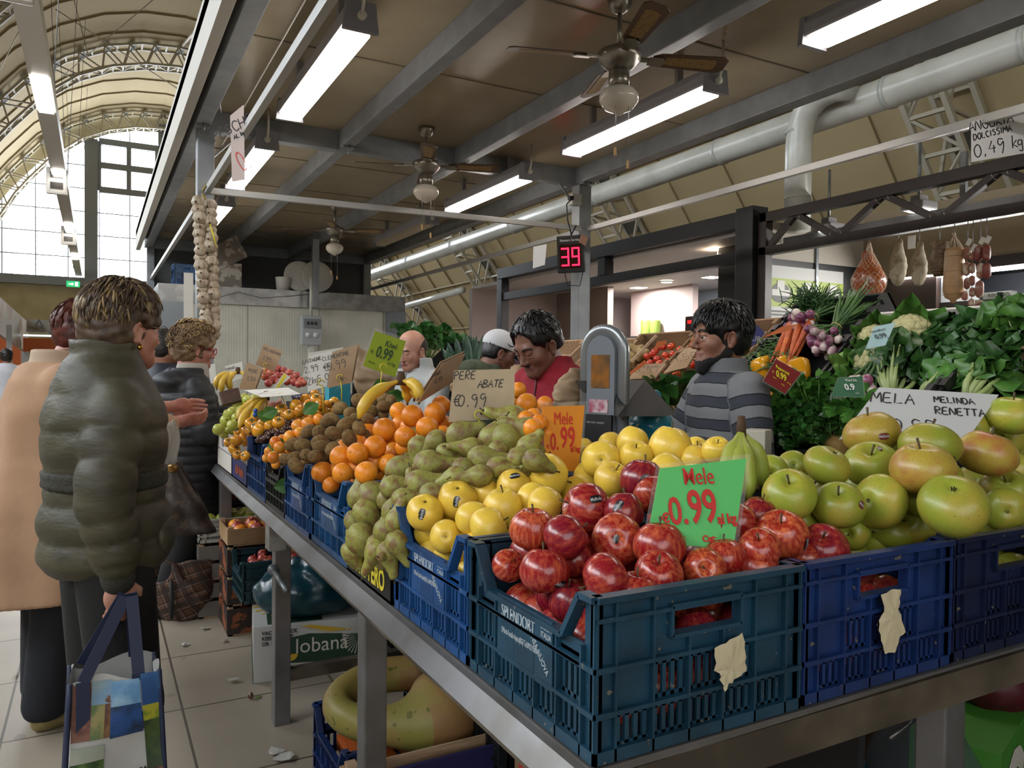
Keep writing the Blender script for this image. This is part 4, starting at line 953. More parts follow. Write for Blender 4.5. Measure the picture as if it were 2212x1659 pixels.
# pears: (bulb x, bulb y, tip x, tip y, radius px)
PEAR = [(993,940,1046,912,32),(1096,946,1166,966,33),(1062,948,1092,892,27),(1111,905,1075,900,27),(1147,930,1112,918,27),(925,1004,992,1010,31),(1040,992,1120,995,28),(963,978,1012,990,20),(943,952,915,975,22),(905,964,890,1010,22),(893,945,885,995,20),(862,1014,895,1003,28),
 (905,1045,980,1026,28),(848,1053,905,1042,25),(805,1072,855,1090,32),(775,1075,783,1018,24),(790,1106,822,1138,26),(781,1162,800,1190,32),(833,1147,850,1120,25),(848,1104,860,1080,19),(838,1193,850,1225,20),(813,1188,800,1215,18),(858,1172,870,1200,23),(855,1128,860,1100,19),(766,1125,772,1160,22),
 (1075,975,1050,1000,20),(1020,968,980,962,22),(1120,990,1160,1000,22),(985,1030,940,1040,20),(1040,1028,1010,1032,22),(1075,1010,1120,1010,20),(870,1078,900,1070,22),(930,1068,965,1060,22),(1140,965,1165,940,20),(1000,1012,1030,1020,20),(1155,995,1190,1010,20),(760,1190,775,1210,18)]
zp = lambda x, y: min(.985+2.2*(x-.57), 1.10+.42*(x-.62))
P = []
for i, (bx, by, tx, ty, r) in enumerate(PEAR):
    p, d = hit(bx, by, zp); R = r*1.1*d/F; R = max(.027, min(.040, R)); q = C0+ray(tx, ty)*d; P.append([p, R, d, q, (bx, by)])
for _ in range(10):
    for i in range(len(P)):
        for j in range(i):
            a, b = P[i], P[j]; k = a[1]+b[1]; dd = (a[0]-b[0]).length
            if dd < k*.85:
                f = a if a[2] > b[2] else b; s = 1+min(.006, (k*.85-dd)*.25); f[2] *= s; f[0] = C0+(f[0]-C0)*s; f[3] = C0+(f[3]-C0)*s
P.sort(key=lambda a: a[4][1]); 
for i, (p, R, d, q, b_) in enumerate(P):
    row = i//6; rk = sorted(P[row*6:row*6+6], key=lambda a: a[4][0]).index(P[i])
    st = (q-p)
    if st.length < .01: st = Vector((0, 0, 1))
    o = fruit('per', p, R, st, i, 'green and brown pear, %s from left, %s row of the pear heap' % (ORD[rk], {0: 'top', 6: 'bottom'}.get(row, ORD[row])), 'pears in the low box')
    f = fruit('per', p+ray(*b_).normalized()*R*2.0+Vector((rnd.uniform(-.02, .02), 0, -R)), R*.9, (rnd.uniform(-1, 1), rnd.uniform(-1, 1), .2), i+1, 'pear lying beneath the others in the pear heap', 'pears, lower layer')
# apples seen through the slots of the near crates
for (x0, x1, y0, y1, kd, wh) in ((.64, .985, .90, 1.23, 'red', 'the teal crate'), (.64, .98, 1.31, 1.64, 'yel', 'the bright blue crate'), (1.06, 1.38, .90, 1.23, 'red', 'the navy crate'), (1.47, 1.8, .9, 1.0, 'grn', 'the dark navy crate')):
    nx = 4; ny = max(1, int((y1-y0)/.08))
    for iz in (0, 1):
        for ix in range(nx):
            for iy in range(ny+1):
                if 0 < ix < nx-1 and 0 < iy: continue
                if kd == 'yel' and ix > 0: continue
                x = x0+.04+(x1-x0-.08)*ix/(nx-1); y = y0+.035+(y1-y0-.07)*iy/max(ny, 1); z = TZ+.055+iz*.075
                fruit(kd, (x+rnd.uniform(-.004, .004), y+rnd.uniform(-.004, .004), z), .039, None, ix+iy, '%s apple packed at the bottom of %s' % ({'red': 'red', 'yel': 'yellow', 'grn': 'green'}[kd], wh), 'apples at the bottom of '+wh, parts=False)

# ---- bananas ----
def banana_bunch(stem, tips, r, m_, lab, mid=.35, sag=.05, stemr=1):
    stem = Vector(stem); t = tag(empty('banana_bunch', stem), lab, 'bananas')
    for T in tips:
        T = Vector(T)-stem; L = T.length; N = 12; pts = []; rr = []
        out = Vector(T[:]); out.z = 0
        side = (out.normalized() if out.length > .01 else Vector((1, 0, 0)))
        for i in range(N+1):
            u = i/N; p = T*u+side*(math.sin(PI*u)*sag)+Vector((0, 0, math.sin(PI*u)*sag*mid)); pts.append(p)
            rr.append(r*(.28+.15*u*4 if u < .15 else min(1, .38+(u-.15)*4) if u < .3 else (1 if u < .82 else max(.22, 1-(u-.82)*4.6))))
        b = MB(); b.tube(pts, rr, 8); b_ = b.build('banana', m_, t)
        MB().tube([pts[-1]-(pts[-1]-pts[-2])*.3, pts[-1]+(pts[-1]-pts[-2]).normalized()*.008], [r*.24, r*.18], 6).build('banana_tip', bantip, b_)
    MB().tube([(0, 0, -.015), (0, 0, .012), (0, 0, .03)], [r*.9*stemr, r*.75*stemr, r*.6*stemr], 10).build('stem', bantip, t)
    return t
def A(px, py, d): return at(px, py, d=d)
banana_bunch(A(866, 822, 2.45), [A(775, 905, 2.35), A(905, 868, 2.4), A(895, 862, 2.5), A(880, 870, 2.55)], .019, bana, 'yellow banana bunch lying between the kiwis and oranges', .5, .03)
bb = banana_bunch(A(1601, 930, 1.56), [A(1562, 1064, 1.50), A(1588, 1084, 1.48), A(1616, 1080, 1.49), A(1640, 1050, 1.56), A(1598, 1060, 1.62)], .018, banag, 'green and yellow banana bunch standing among the apples', 0, .016, .7)
bb = banana_bunch(A(575, 858, 3.75), [A(512, 906, 3.55), A(515, 925, 3.5), A(540, 935, 3.5), A(556, 925, 3.6), A(570, 920, 3.7)], .02, bana, 'yellow banana bunch with blue stickers on the persimmons', .5, .03)
b = MB()
for px, py in ((552, 887), (551, 896), (563, 896)): b.ball(A(px, py, 3.52), (.012, .012, .012), 10)
b.M = Matrix.Translation(-bb.location); b2 = MB()
for px, py in ((552, 887), (551, 896), (563, 896)): b2.ball(A(px, py, 3.52)-bb.location, .011, 10)
b2.build('sticker', stk_b, bb)
banana_bunch(A(514, 803, 5.0), [A(468, 840, 4.9), A(480, 850, 4.9), A(500, 846, 4.95), A(520, 836, 5.0)], .022, bana, 'farthest yellow banana bunch, before a white paper sign', .4, .05)
# ================= price signs =================
clear = mat('clear_sleeve', 'd6d6d2', .12, alpha=.16); s_green = mat('sign_green', '5cc46a', .5); s_orange = mat('sign_orange', 'e5901e', .5); s_lime = mat('sign_lime', '8da21c', .5)
s_white = mat('sign_paper', 'cbc9c2', .6); s_kraft = kraft_l; t_red = mat('print_scarlet', 'cc2a22', .5); t_dgreen = mat('print_dark_green', '22451f', .5); hookm = mat('yellow_hook', 'c9bb36', .4)
pen = mat('marker_ink', '1d1d22', .6); penl = mat('marker_ink_faint', '57504a', .7)
def card(nm, px, d, m_, lab, cat='price sign', group=None, th=.0012, dd=(0, 0, 0, 0), parent=None):
    """flat card through four photograph corners (tl, tr, br, bl) at distance d; returns thing and the frame of its face"""
    q = [at(p[0], p[1], d=d+e) for p, e in zip(px, dd)]
    c = sum(q, Vector())/4; x = (q[1]-q[0]+q[2]-q[3]); y = (q[0]-q[3]+q[1]-q[2]); B = axes(c, x, y)
    if B.col[2].to_3d().dot(C0-c) < 0: pass
    L = [B.inverted() @ v for v in q]; poly = [(v.x, v.y) for v in L]
    b = MB(); b.prism(poly, -th, 0)
    t = empty(nm, mw=B) if parent is None else parent
    if parent is None: tag(t, lab, cat, group)
    o = b.build('card' if parent is None else 'card', m_, t)
    xs = [p[0] for p in poly]; ys = [p[1] for p in poly]
    return t, poly, (max(xs)-min(xs), max(ys)-min(ys))
def sleeve(t, poly, k=1.08, dz=.0012):
    b = MB(); P = [(p[0]*k, p[1]*(1+(k-1)*1.1)) for p in poly]; n = len(poly)
    b.add([(p[0], p[1], 0) for p in poly]+[(p[0], p[1], .0003) for p in P], [(i, (i+1) % n, n+(i+1) % n, n+i) for i in range(n)]); b.build('plastic_sleeve', clear, t)
T = lambda x, y, r=0: Matrix.Translation((x, y, .0022)) @ Matrix.Rotation(r, 4, 'Z')
def pinup(t, a, b_, d0, d1):
    """yellow wire hook carrying a sign"""
    Mi = t.matrix_world.inverted(); p = Mi @ at(*a, d=d0); q = Mi @ at(*b_, d=d1)
    b = MB(); b.tube([p, (p+q)/2+Vector((.003, 0, .004)), q], .0022, 6)
    b.tube([p+Vector((.012*math.cos(k*.6), .012+.012*math.sin(k*.6), .004)) for k in range(9)], .002, 6)
    b.build('wire_hook', hookm, t)
bpy.context.view_layer.update()
t, P, (w, h) = card('price_sign', [(1425, 1012), (1613, 990), (1584, 1186), (1397, 1172)], 1.30, s_green, 'green Mele 0.99 price sign standing in the red apples', dd=(.02, .06, .0, -.03)); sleeve(t, P, 1.1)
text('lettering', 'Mele', .042, t_red, t, T(.008, .046, .02), bold=.0001, sx=.72); text('price', '0.', .066, t_red, t, T(-.038, -.014, .03), bold=.001, sx=.75); text('price', '99', .080, t_red, t, T(.008, -.008, .03), bold=.0014, sx=.68, space=1)
text('price_unit', 'al kg', .024, t_red, t, T(.050, -.028, .03), bold=.0008, sx=.8); text('currency', '€', .022, t_red, t, T(-.062, -.024, .03), bold=.0008); text('small_print', 'Cat:', .015, t_red, t, T(.012, -.060, .02), bold=.0005)
text('small_print', 'Prov.:', .015, t_red, t, T(-.048, -.058, .02), bold=.0005)
t, P, (w, h) = card('price_sign', [(1172, 878), (1261, 876), (1252, 1018), (1177, 1018)], 1.95, s_orange, 'orange Mele 0.99 price sign between pears and yellow apples', dd=(0, .05, .02, 0)); sleeve(t, P, 1.12)
text('lettering', 'Mele', .046, t_red, t, T(.002, .05), bold=0, sx=.6); text('price', '0.', .06, t_red, t, T(-.024, -.01), bold=.0008, sx=.55); text('price', '99', .076, t_red, t, T(.013, .0), bold=.001, sx=.55); text('price_unit', 'al kg', .02, t_red, t, T(.033, -.028), bold=.0005, sx=.72); text('currency', '€', .016, t_red, t, T(-.041, -.02))
t, P, (w, h) = card('price_sign', [(811, 715), (876, 737), (855, 815), (783, 790)], 2.75, s_lime, 'lime Kiwi 0.99 price sign tilted above the kiwis', dd=(0, .06, .04, 0)); sleeve(t, P, 1.14)
text('lettering', 'Kiwi', .032, t_dgreen, t, T(.012, .036), bold=.0003, sx=.8); text('price', '0.99', .058, t_dgreen, t, T(-.002, -.002), bold=.001, sx=.62); text('currency', '€', .018, t_dgreen, t, T(-.048, -.008)); text('price_unit', 'al kg', .016, t_dgreen, t, T(.034, -.028)); text('small_print', 'Prov.:', .012, t_dgreen, t, T(-.035, -.045))
pinup(t, (825, 800), (815, 856), 2.72, 2.75)
def hand(nm, px, d, m_, lab, lines, w=.004, ink_=None, dd=(0, 0, 0, 0), hook=None, fold=False):
    t, P, (cw, ch) = card(nm, px, d, m_, lab, dd=dd)
    if fold: 
        b = MB(); b.prism([(p[0]*1.0+.006, p[1]*.98+.004) for p in P], -.012, -.010); b.build('back_flap', m_, t)
    L = [(s, x*cw, y*ch, hh*ch, sl) for s, x, y, hh, sl in lines]
    if L: scrawl('handwriting', L, ink_ or pen, t, Matrix.Translation((0, 0, .0008)), w)
    if hook: pinup(t, hook[0], hook[1], d-.01, d)
    return t
hand('paper_sign', [(981, 800), (1112, 797), (1111, 903), (969, 912)], 2.16, mat('paper_bag_light', 'b3a184', .7, col2='a5947a', ns=5, bump=.25, bs=12), 'kraft paper sign PERE ABATE 0,99 leaning on the pears', [('PERE', -.42, .32, .15, .2), ('ABATE', -.08, .14, .14, .3), ('€'.replace('€', 'e')+'0,99', -.44, -.2, .22, .1), ('al kg', -.05, -.38, .08, .1)], .0026, pen, hook=((1035, 905), (1030, 925)))
t = hand('paper_sign', [(958, 788), (1003, 763), (978, 829), (897, 873)], 2.42, s_kraft, 'folded brown card sign seen edge-on beside the banana', [('ARANCE', -.3, .2, .12, 0), ('0,99', -.2, -.1, .16, 0)], .0025, penl, dd=(0, .12, .1, -.05), fold=True)
hand('paper_sign', [(718, 761), (773, 745), (759, 827), (706, 839)], 3.05, s_kraft, 'brown card sign CLEMENTINE 0,99 on a yellow hook', [('CLEMENTINE', -.42, .3, .11, .1), ('e0,99', -.44, .0, .22, .1), ('al kg', -.2, -.35, .08, .1)], .0028, penl, hook=((736, 822), (738, 868)), fold=True)
hand('paper_sign', [(668, 770), (717, 757), (706, 834), (664, 846)], 3.1, s_white, 'white paper sign CASTAGNE 2,99 and 2 kg 5,00', [('CASTAGNE', -.4, .32, .1, .1), ('2,99', -.4, .05, .17, .1), ('al kg', .15, .05, .09, .1), ('2kg5,00', -.42, -.32, .2, .15)], .0028, penl, hook=((696, 832), (699, 892)))
hand('paper_sign', [(668, 762), (742, 750), (720, 800), (653, 815)], 3.4, mat('sign_paper_back', 'bcbab2', .6), 'blank white paper behind the chestnut sign', [])
hand('paper_sign', [(528, 842), (622, 838), (649, 850), (566, 859)], 3.6, s_white, 'white sheet lying flat over the persimmons', [('KAKI', -.2, -.3, .5, 0)], .003, penl, dd=(.3, .3, -.1, -.15), hook=((606, 852), (617, 882)))
hand('paper_sign', [(533, 784), (566, 798), (551, 841), (516, 841)], 4.4, s_kraft, 'brown card sign in front of the green pears and bananas', [('PERE', -.2, .2, .12, 0), ('1,50', -.2, -.1, .15, 0)], .003, penl, fold=True)
hand('paper_sign', [(570, 742), (611, 759), (593, 803), (552, 788)], 4.9, s_kraft, 'tallest brown card sign above the pomegranates', [('MELOGRANO', -.42, .25, .12, 0), ('1,99', -.3, -.15, .18, 0)], .003, penl, hook=((572, 792), (570, 812)))
hand('paper_sign', [(486, 791), (523, 781), (526, 816), (491, 827)], 5.1, s_white, 'white paper sign behind the farthest bananas', [('TOMARI', -.4, .2, .15, 0), ('1,99', -.2, -.2, .2, 0)], .003, penl)
hand('paper_sign', [(449, 788), (464, 785), (468, 828), (455, 828)], 5.2, s_white, 'narrow white paper sign against the curly woman face', [])
t, P, _ = card('paper_sign', [(614, 805), (627, 815), (602, 838), (589, 838)], 4.6, s_white, 'small white and yellow striped tag before the pomegranates'); b = MB(); b.prism([(p[0]*.5, p[1]*.95) for p in P], .0004, .001); b.build('yellow_print', mat('tag_yellow', 'd8c62a', .5), t)
hand('paper_sign', [(1898, 838), (2159, 851), (2077, 967), (1813, 947)], 1.86, mat('sign_board_white', 'c4c6c6', .5), 'white board MELA MELINDA RENETTA standing in the renetta apples', [('MELA', -.22, .20, .19, .5), ('MELINDA', .12, .27, .11, .35), ('RENETTA', .08, .05, .13, .45), ('0,99', -.20, -.30, .22, .4)], .0042, pen, dd=(.08, .12, -.06, -.1))
# hanging signs
t = hand('hanging_sign', [(2098, 263), (2222, 222), (2220, 330), (2098, 350)], 3.9, mat('sign_bright_white', 'd6d8da', .5), 'white hanging sign ANGURIA DOLCISSIMA 0,49 kg', [('ANGURIA', -.42, .2, .2, .1), ('DOLCISSIMA', -.38, .02, .12, .1), ('0,49 kg', -.42, -.34, .26, .1)], .006)  # card in one even white, brighter than the paper signs
t = hand('hanging_sign', [(497, 250), (526, 226), (529, 388), (501, 393)], 4.0, mat('sign_pink_white', 'c4b4ae', .6), 'tall pinkish sign Pesche hanging from the left rail', [('PESCHE', -.42, .2, .15, .1), ('AL kg', 0, .1, .06, .1)], .006)
text('price', '0.', .17, t_red, t, T(-.01, -.09), bold=-.004, sx=.55)
MB().tube([(0, .19, -.001), (.02, .24, 0)], .002, 5).build('string', steel, t)
hand('hanging_sign', [(1152, 533), (1181, 527), (1177, 572), (1151, 580)], 6.9, mat('sign_cool_white', 'dfe3e6', .5), 'small blank white sign hanging from the far rail beside the number display', [])  # sheet in one even cool white
t = tag(empty('paper_strip', tuple(at(407, 665, y=5.7))), 'white paper strip taped low on the left canopy post', 'paper'); MB().box((-.03, -.002, -.22), (.03, 0, .24)).build('strip', s_white, t)

# ---- queue number display ----
c = at(1232, 549, d=6.9); B = frame(c, -FWD*.85-RT*.35+Vector((0, 0, -.12)), (.12, 0, 1)) @ Matrix.Rotation(.09, 4, 'Z')
B = B @ Matrix.Diagonal((1.15, 1.15, 1, 1)); t = tag(empty('number_display', mw=B), 'black queue display showing 39 in red on the grey post', 'display')
MB().box((-.11, -.145, -.05), (.11, .145, 0), bev=.008).build('housing', black_st, t)
MB().box((-.088, -.11, 0), (.088, .075, .003)).build('screen', mat('led_screen', '2a0508', .2), t)
led = mat('led_red', 'ff1430', .4, emit=3.0)
def seg7(ch, x0, y0, w, h, b, s=.012):
    S = {'3': 'abgcd', '9': 'abcdfg'}[ch]
    R = {'a': (0, h, w, h), 'g': (0, h/2, w, h/2), 'd': (0, 0, w, 0), 'f': (0, h/2, 0, h), 'e': (0, 0, 0, h/2), 'b': (w, h/2, w, h), 'c': (w, 0, w, h/2)}
    for k in S:
        a = R[k]; b.box((x0+min(a[0], a[2])-s/2, y0+min(a[1], a[3])-s/2, .003), (x0+max(a[0], a[2])+s/2, y0+max(a[1], a[3])+s/2, .005))
b = MB(); seg7('3', -.068, -.085, .052, .13, b); seg7('9', .018, -.085, .052, .13, b); b.build('digits', led, t)
text('caption', 'Numero Servito', .026, mat('caption_grey', 'b9b9b9', .5), t, Matrix.Translation((0, .108, .001)), bold=.0006, sx=.95)
b = MB(); b.tube([(-.06, -.145, -.03), (-.04, -.24, -.03), (.06, -.25, -.03), (.09, -.14, -.03)], .004, 6); b.tube([(.0, .145, -.03), (.04, .22, -.06)], .006, 6); b.build('cable', black_st, t)
t = tag(empty('junction_box', tuple(at(1243, 432, d=7.0))), 'small white junction box with black plug on the right canopy post', 'electrical box'); MB().box((-.05, -.03, -.05), (.05, .04, .05), bev=.006).build('housing', mat('box_white', 'b5b6b3', .4), t)
b = MB(); b.tube([(-.06, -.03, 0), (-.12, -.04, -.06), (-.1, -.03, -.2), (-.04, -.02, -.36)], .006, 6); b.box((-.09, -.05, -.015), (-.05, -.01, .02)); b.build('plug_cable', black_st, t)
t = tag(MB().box((-.045, -.003, -.045), (.03, 0, .035)).build('paper_tag', mat('tag_pink', 'c59a86', .6), mw=frame(at(1262, 518, d=6.8), Vector((0, 0, 1))) @ Matrix.Rotation(.4, 4, 'Y')), 'small pink tag stuck beside the queue display', 'paper')

# ================= electronic scale =================
silver = mat('scale_silver', '868a8c', .3, .6); dark = mat('scale_dark', '0f1011', .5); facem = mat('scale_face', '6d7278', .25)
c = at(1296, 945, d=2.32); n = (-FWD*.72-RT*.69); n.z = 0; B = frame(c, n, (0, 0, 1))
t = tag(empty('shop_scale', mw=B), 'electronic shop scale with silver arch and black screen between the vendors', 'scale')
def stad(w, h, n=14): return [(-w, -.35), (w, -.35)]+[(w*math.cos(PI*i/n), h-w+w*math.sin(PI*i/n)) for i in range(n+1)]
W0 = .066; HT = .322
b = MB(); b.prism(stad(W0-.014, HT-.014), -.04, .002); b.build('face_panel', facem, t)
b = MB(); pts = [(-W0+.008, -.35, -.03)]+[(-(W0-.008)*math.cos(PI*i/16), HT-W0+(W0-.008)*math.sin(PI*i/16), -.03) for i in range(17)]+[(W0-.008, -.35, -.03)]
b.tube(pts, .020, 14, flat=1.8); b.build('arch_frame', silver, t)
MB().box((-.034, .15, .001), (.034, .25, .004)).build('screen', mat('scale_screen', '8a5a2a', .15, col2='5a4632', ns=12), t)
MB().box((-.04, .075, .001), (.03, .115, .004)).build('sticker', mat('scale_sticker', 'b8a8a8', .4, col2='94445c', ns=30), t)
MB().box((-.05, -.35, .001), (.05, .07, .012)).build('lower_panel', dark, t)
text('printed_name', 'METTLER TOLEDO', .008, mat('print_grey', '9a9a9a', .5), t, Matrix.Translation((-.008, .045, .0135)))
B2 = B.inverted()
def loc(px, py, d): return B2 @ at(px, py, d=d)
b = MB(); q = [loc(1330, 822, 2.34), loc(1394, 820, 2.42), loc(1460, 893, 2.28), loc(1440, 899, 2.20), loc(1333, 900, 2.2)]
dirw = (B2.to_3x3() @ FWD)*.06; v = [tuple(p) for p in q]+[tuple(p+dirw) for p in q]
b.add(v, [(0, 1, 2, 3, 4), (9, 8, 7, 6, 5)]+[(i, (i+5), (i+1) % 5+5, (i+1) % 5) for i in range(5)]); b.build('operator_screen', dark, t)
b = MB(); q = [loc(1247, 822, 2.36), loc(1268, 822, 2.36), loc(1268, 850, 2.36), loc(1258, 846, 2.36)]; v = [tuple(p) for p in q]+[tuple(p+dirw) for p in q]
b.add(v, [(0, 1, 2, 3), (7, 6, 5, 4)]+[(i, i+4, (i+1) % 4+4, (i+1) % 4) for i in range(4)]); b.build('bracket', dark, t)
MB().box((-.13, -.36, -.35), (.16, -.30, .02), bev=.01).build('base', dark, t)
# stand under the scale
t = tag(empty('scale_stand', (c.x+.13, c.y+.13, 0)), 'dark cabinet carrying the shop scale behind the fruit', 'cabinet'); MB().box((-.22, -.2, 0), (.22, .2, c.z-.36), bev=.01).build('body', dark, t)
MB().box((-.19, -.205, .1), (.19, -.199, c.z-.42)).build('door', mat('stand_door', '26282b', .5), t)
# crumpled kraft bag beside the scale
t = sdf_mesh('bag', [dict(t='p', tab=[(0, 0, 0, .07, .045), (.12, .0, 0, .075, .04), (.2, .01, 0, .05, .03), (.26, .03, 0, .02, .012)], k=.01)], .006, (-.12, -.09, -.01), (.12, .09, .28), noise=.006, nsc=55)
o = link('paper_bag', t, mat('bag_kraft', '9c8467', .7, col2='8a7358', ns=8, bump=.6, bs=14)); o.scale = (.8, .8, .55); o.location = at(1228, 890, d=2.5); tag(o, 'crumpled brown paper bag left of the shop scale', 'bag')
t = sdf_mesh('bag', [dict(t='e', c=(0, 0, .1), r=(.10, .08, .12)), dict(t='c', a=(-.05, 0, .14), b=(-.09, 0, .22), ra=.04, rb=.02, k=.05)], .008, (-.16, -.12, -.03), (.14, .12, .27), noise=.01, nsc=40)
o = link('paper_bag', t, _M['bag_kraft']); o.location = at(810, 862, d=3.5); tag(o, 'twisted brown paper bag behind the kiwi price sign', 'bag')
# ================= black framed shop opposite =================
XS = 5.0
shopw = mat('shop_wall_lilac', 'b5a6a4', .6); shopb = mat('shop_wall_blue', 'c3d3e2', .5); shopt = mat('shop_wall_taupe', '8c7d76', .6); shopc = mat('shop_ceiling', 'b9b4b4', .6)
blk = mat('shop_black', '16181b', .4); brn = mat('truss_brown', '2e2522', .45); whitew = mat('deli_wall_white', 'aaa498', .7); creamd = mat('deli_wall_cream', '8f7f66', .7); brownp = mat('deli_brown', '3a2a24', .5)
t = tag(empty('butcher_shop', (0, 0, 0)), 'black framed glass-fronted shop with spotlit pale interior', 'shop')
MB().box((XS-.09, 4.78, 0), (XS+.09, 4.98, 2.82), bev=.004).build('corner_post', blk, t)
MB().box((XS-.07, 4.98, 2.66), (XS+.07, 9.55, 2.80), bev=.004).build('top_beam', blk, t)
MB().box((XS-.05, 4.98, 2.36), (XS+.05, 9.55, 2.46), bev=.004).build('transom', blk, t)
for y in (7.05, 9.5): MB().box((XS-.06, y-.07, 0 if y > 9 else 2.46), (XS+.06, y+.07, 2.66), bev=.004).build('mullion', blk, t)
MB().box((XS-.04, 5.0, 0), (XS+.04, 9.43, .9)).build('low_front', blk, t)
MB().box((XS+.05, 4.9, 2.62), (8.2, 10.6, 2.66)).build('inner_ceiling', shopc, t)
MB().box((8.0, 4.9, 0), (8.1, 10.6, 2.62)).build('back_wall', shopb, t)
MB().box((XS, 10.5, 0), (8.1, 10.6, 2.62)).build('side_wall', shopw, t)
MB().box((6.5, 9.1, 0), (6.6, 10.5, 2.62)).build('partition', shopt, t)
MB().box((7.3, 8.2, 0), (7.4, 9.6, 2.62)).build('partition', shopw, t)
MB().box((XS+.4, 5.05, 0), (XS+.46, 5.7, 2.62)).build('menu_board', mat('board_slate', '23272a', .4), t)
spot = mat('spot_glow', 'ffe6c4', .4, emit=14)
for i, (px, py) in enumerate(((1395, 585), (1283, 607), (1440, 608), (1585, 583), (1550, 553))):
    p = at(px, py, z=2.61 if i < 4 else 2.55); s = tag(empty('spot_lamp', p), ['round recessed spotlight above the striped shirt man, first of the row', 'round recessed spotlight right beside the grey canopy post', 'round recessed spotlight low in the row over the tomatoes', 'bright round spotlight close to the black corner post', 'round lamp hanging on a chain inside the black shop'][i], 'lamp', 'round spotlights in the black shop')
    MB().lathe([(0, -.012), (.075, -.012), (.08, 0), (0, 0)], 20).build('lens', spot, s); MB().lathe([(.08, -.014), (.1, -.01), (.1, .002), (.08, .002)], 20).build('ring', mat('ring_white', 'b8b0a8', .4), s)
    if i == 4: MB().tube([(0, 0, 0), (0, 0, .1)], .006, 6).build('chain', steel, s)
for y_ in (5.9, 7.4, 8.9): area('shop_spot_light', (6.9, y_, 2.6), (6.9, y_, 0), .18, .18, 26, (1, .93, .88))
area('deli_strip_light', (6.40, 2.8, 2.25), (5.6, 2.8, 1.9), 3.4, .03, 34, (1, .97, .92))
# side wall of the shop with posters, deli counter behind the brown truss
struct(MB().box((XS+.09, 4.84, 0), (6.5, 4.9, 2.40)).build('wall_shop', blk)); struct(MB().box((XS+.09, 4.84, 2.40), (6.5, 4.9, 2.72)).build('wall_shop_upper', whitew))
struct(MB().box((6.42, 1.0, 2.27), (6.5, 4.84, 2.9)).build('wall_deli_upper', creamd)); struct(MB().box((6.9, 1.0, 0), (7.0, 4.84, 2.3)).build('wall_deli', mat('deli_grey', '6d7074', .6)))
b = MB(); b.box((6.4, 4.1, 0), (6.9, 4.84, 2.27)); struct(b.build('wall_deli_side', brownp))
b = MB(); b.box((5.75, 4.82, 1.4), (5.78, 4.84, 2.7)); b.box((5.12, 4.82, 2.1), (5.14, 4.84, 2.7)); struct(b.build('trim_9', steel))
MB().box((XS+.1, 4.7, 2.86), (6.4, 4.9, 2.9))
t = tag(empty('brown_truss', (0, 0, 0)), 'brown steel lattice girder over the deli counter', 'girder')
MB().box((XS-.04, .2, 2.67), (XS+.04, 4.76, 2.75), bev=.004).build('top_chord', brn, t); MB().box((XS-.04, .2, 2.39), (XS+.04, 4.76, 2.46), bev=.004).build('bottom_chord', brn, t)
MB().box((XS-.04, 4.68, 0), (XS+.04, 4.77, 2.75), bev=.004).build('end_post', brn, t)
N = [(4.70, 2.44), (4.40, 2.69), (4.0, 2.44), (3.61, 2.69), (3.19, 2.44), (2.79, 2.69), (2.4, 2.44), (2.0, 2.69)]
for a, c in zip(N, N[1:]): MB().bar((XS, a[0], a[1]), (XS, c[0], c[1]), .045, .045).build('diagonal', brn, t)
for a, c in zip(N[1:], N[2:]):
    for u in (.12, .88): q = Vector((XS, a[0]+(c[0]-a[0])*u, a[1]+(c[1]-a[1])*u)); MB().tube([q+Vector((.028*math.cos(k), .028*math.sin(k)*.4, .028*math.sin(k))) for k in (0, 1.05, 2.1, 3.14, 4.2, 5.2, 6.2)], .003, 4).build('cable_tie', white_p, t)
for (px, py), lb in (((1790, 497), 'grey downlight behind the brown girder, above the net ham'), ((1985, 452), 'grey downlight behind the brown girder, above the sausages')):
    p = at(px, py, x=5.35); s = tag(empty('downlight', p), lb, 'lamp'); MB().box((-.09, -.09, -.01), (.09, .09, .05), bev=.015).build('housing', gl, s); MB().box((-.05, -.04, .05), (.05, .04, .1), bev=.01).build('driver', gl, s)
    MB().lathe([(0, -.015), (.08, -.012), (.08, 0), (0, 0)], 18).build('lens', mat('downlight_glow', 'fff8ee', .4, emit=5), s)
    MB().tube([(0, 0, .1), (0, 0, .5)], .012, 6).build('rod', steel, s)
t = tag(empty('grey_rail', (5.5, 0, 2.55)), 'pair of grey rails behind the brown girder', 'rail')
MB().box((-.2, .5, -.02), (-.14, 4.8, .03)).build('rail', steel_d, t); MB().box((.3, .5, .02), (.36, 4.8, .07)).build('rail', steel_d, t); MB().box((-.2, 3.2, .03), (-.17, 3.24, .4)).build('hanger', steel_d, t)
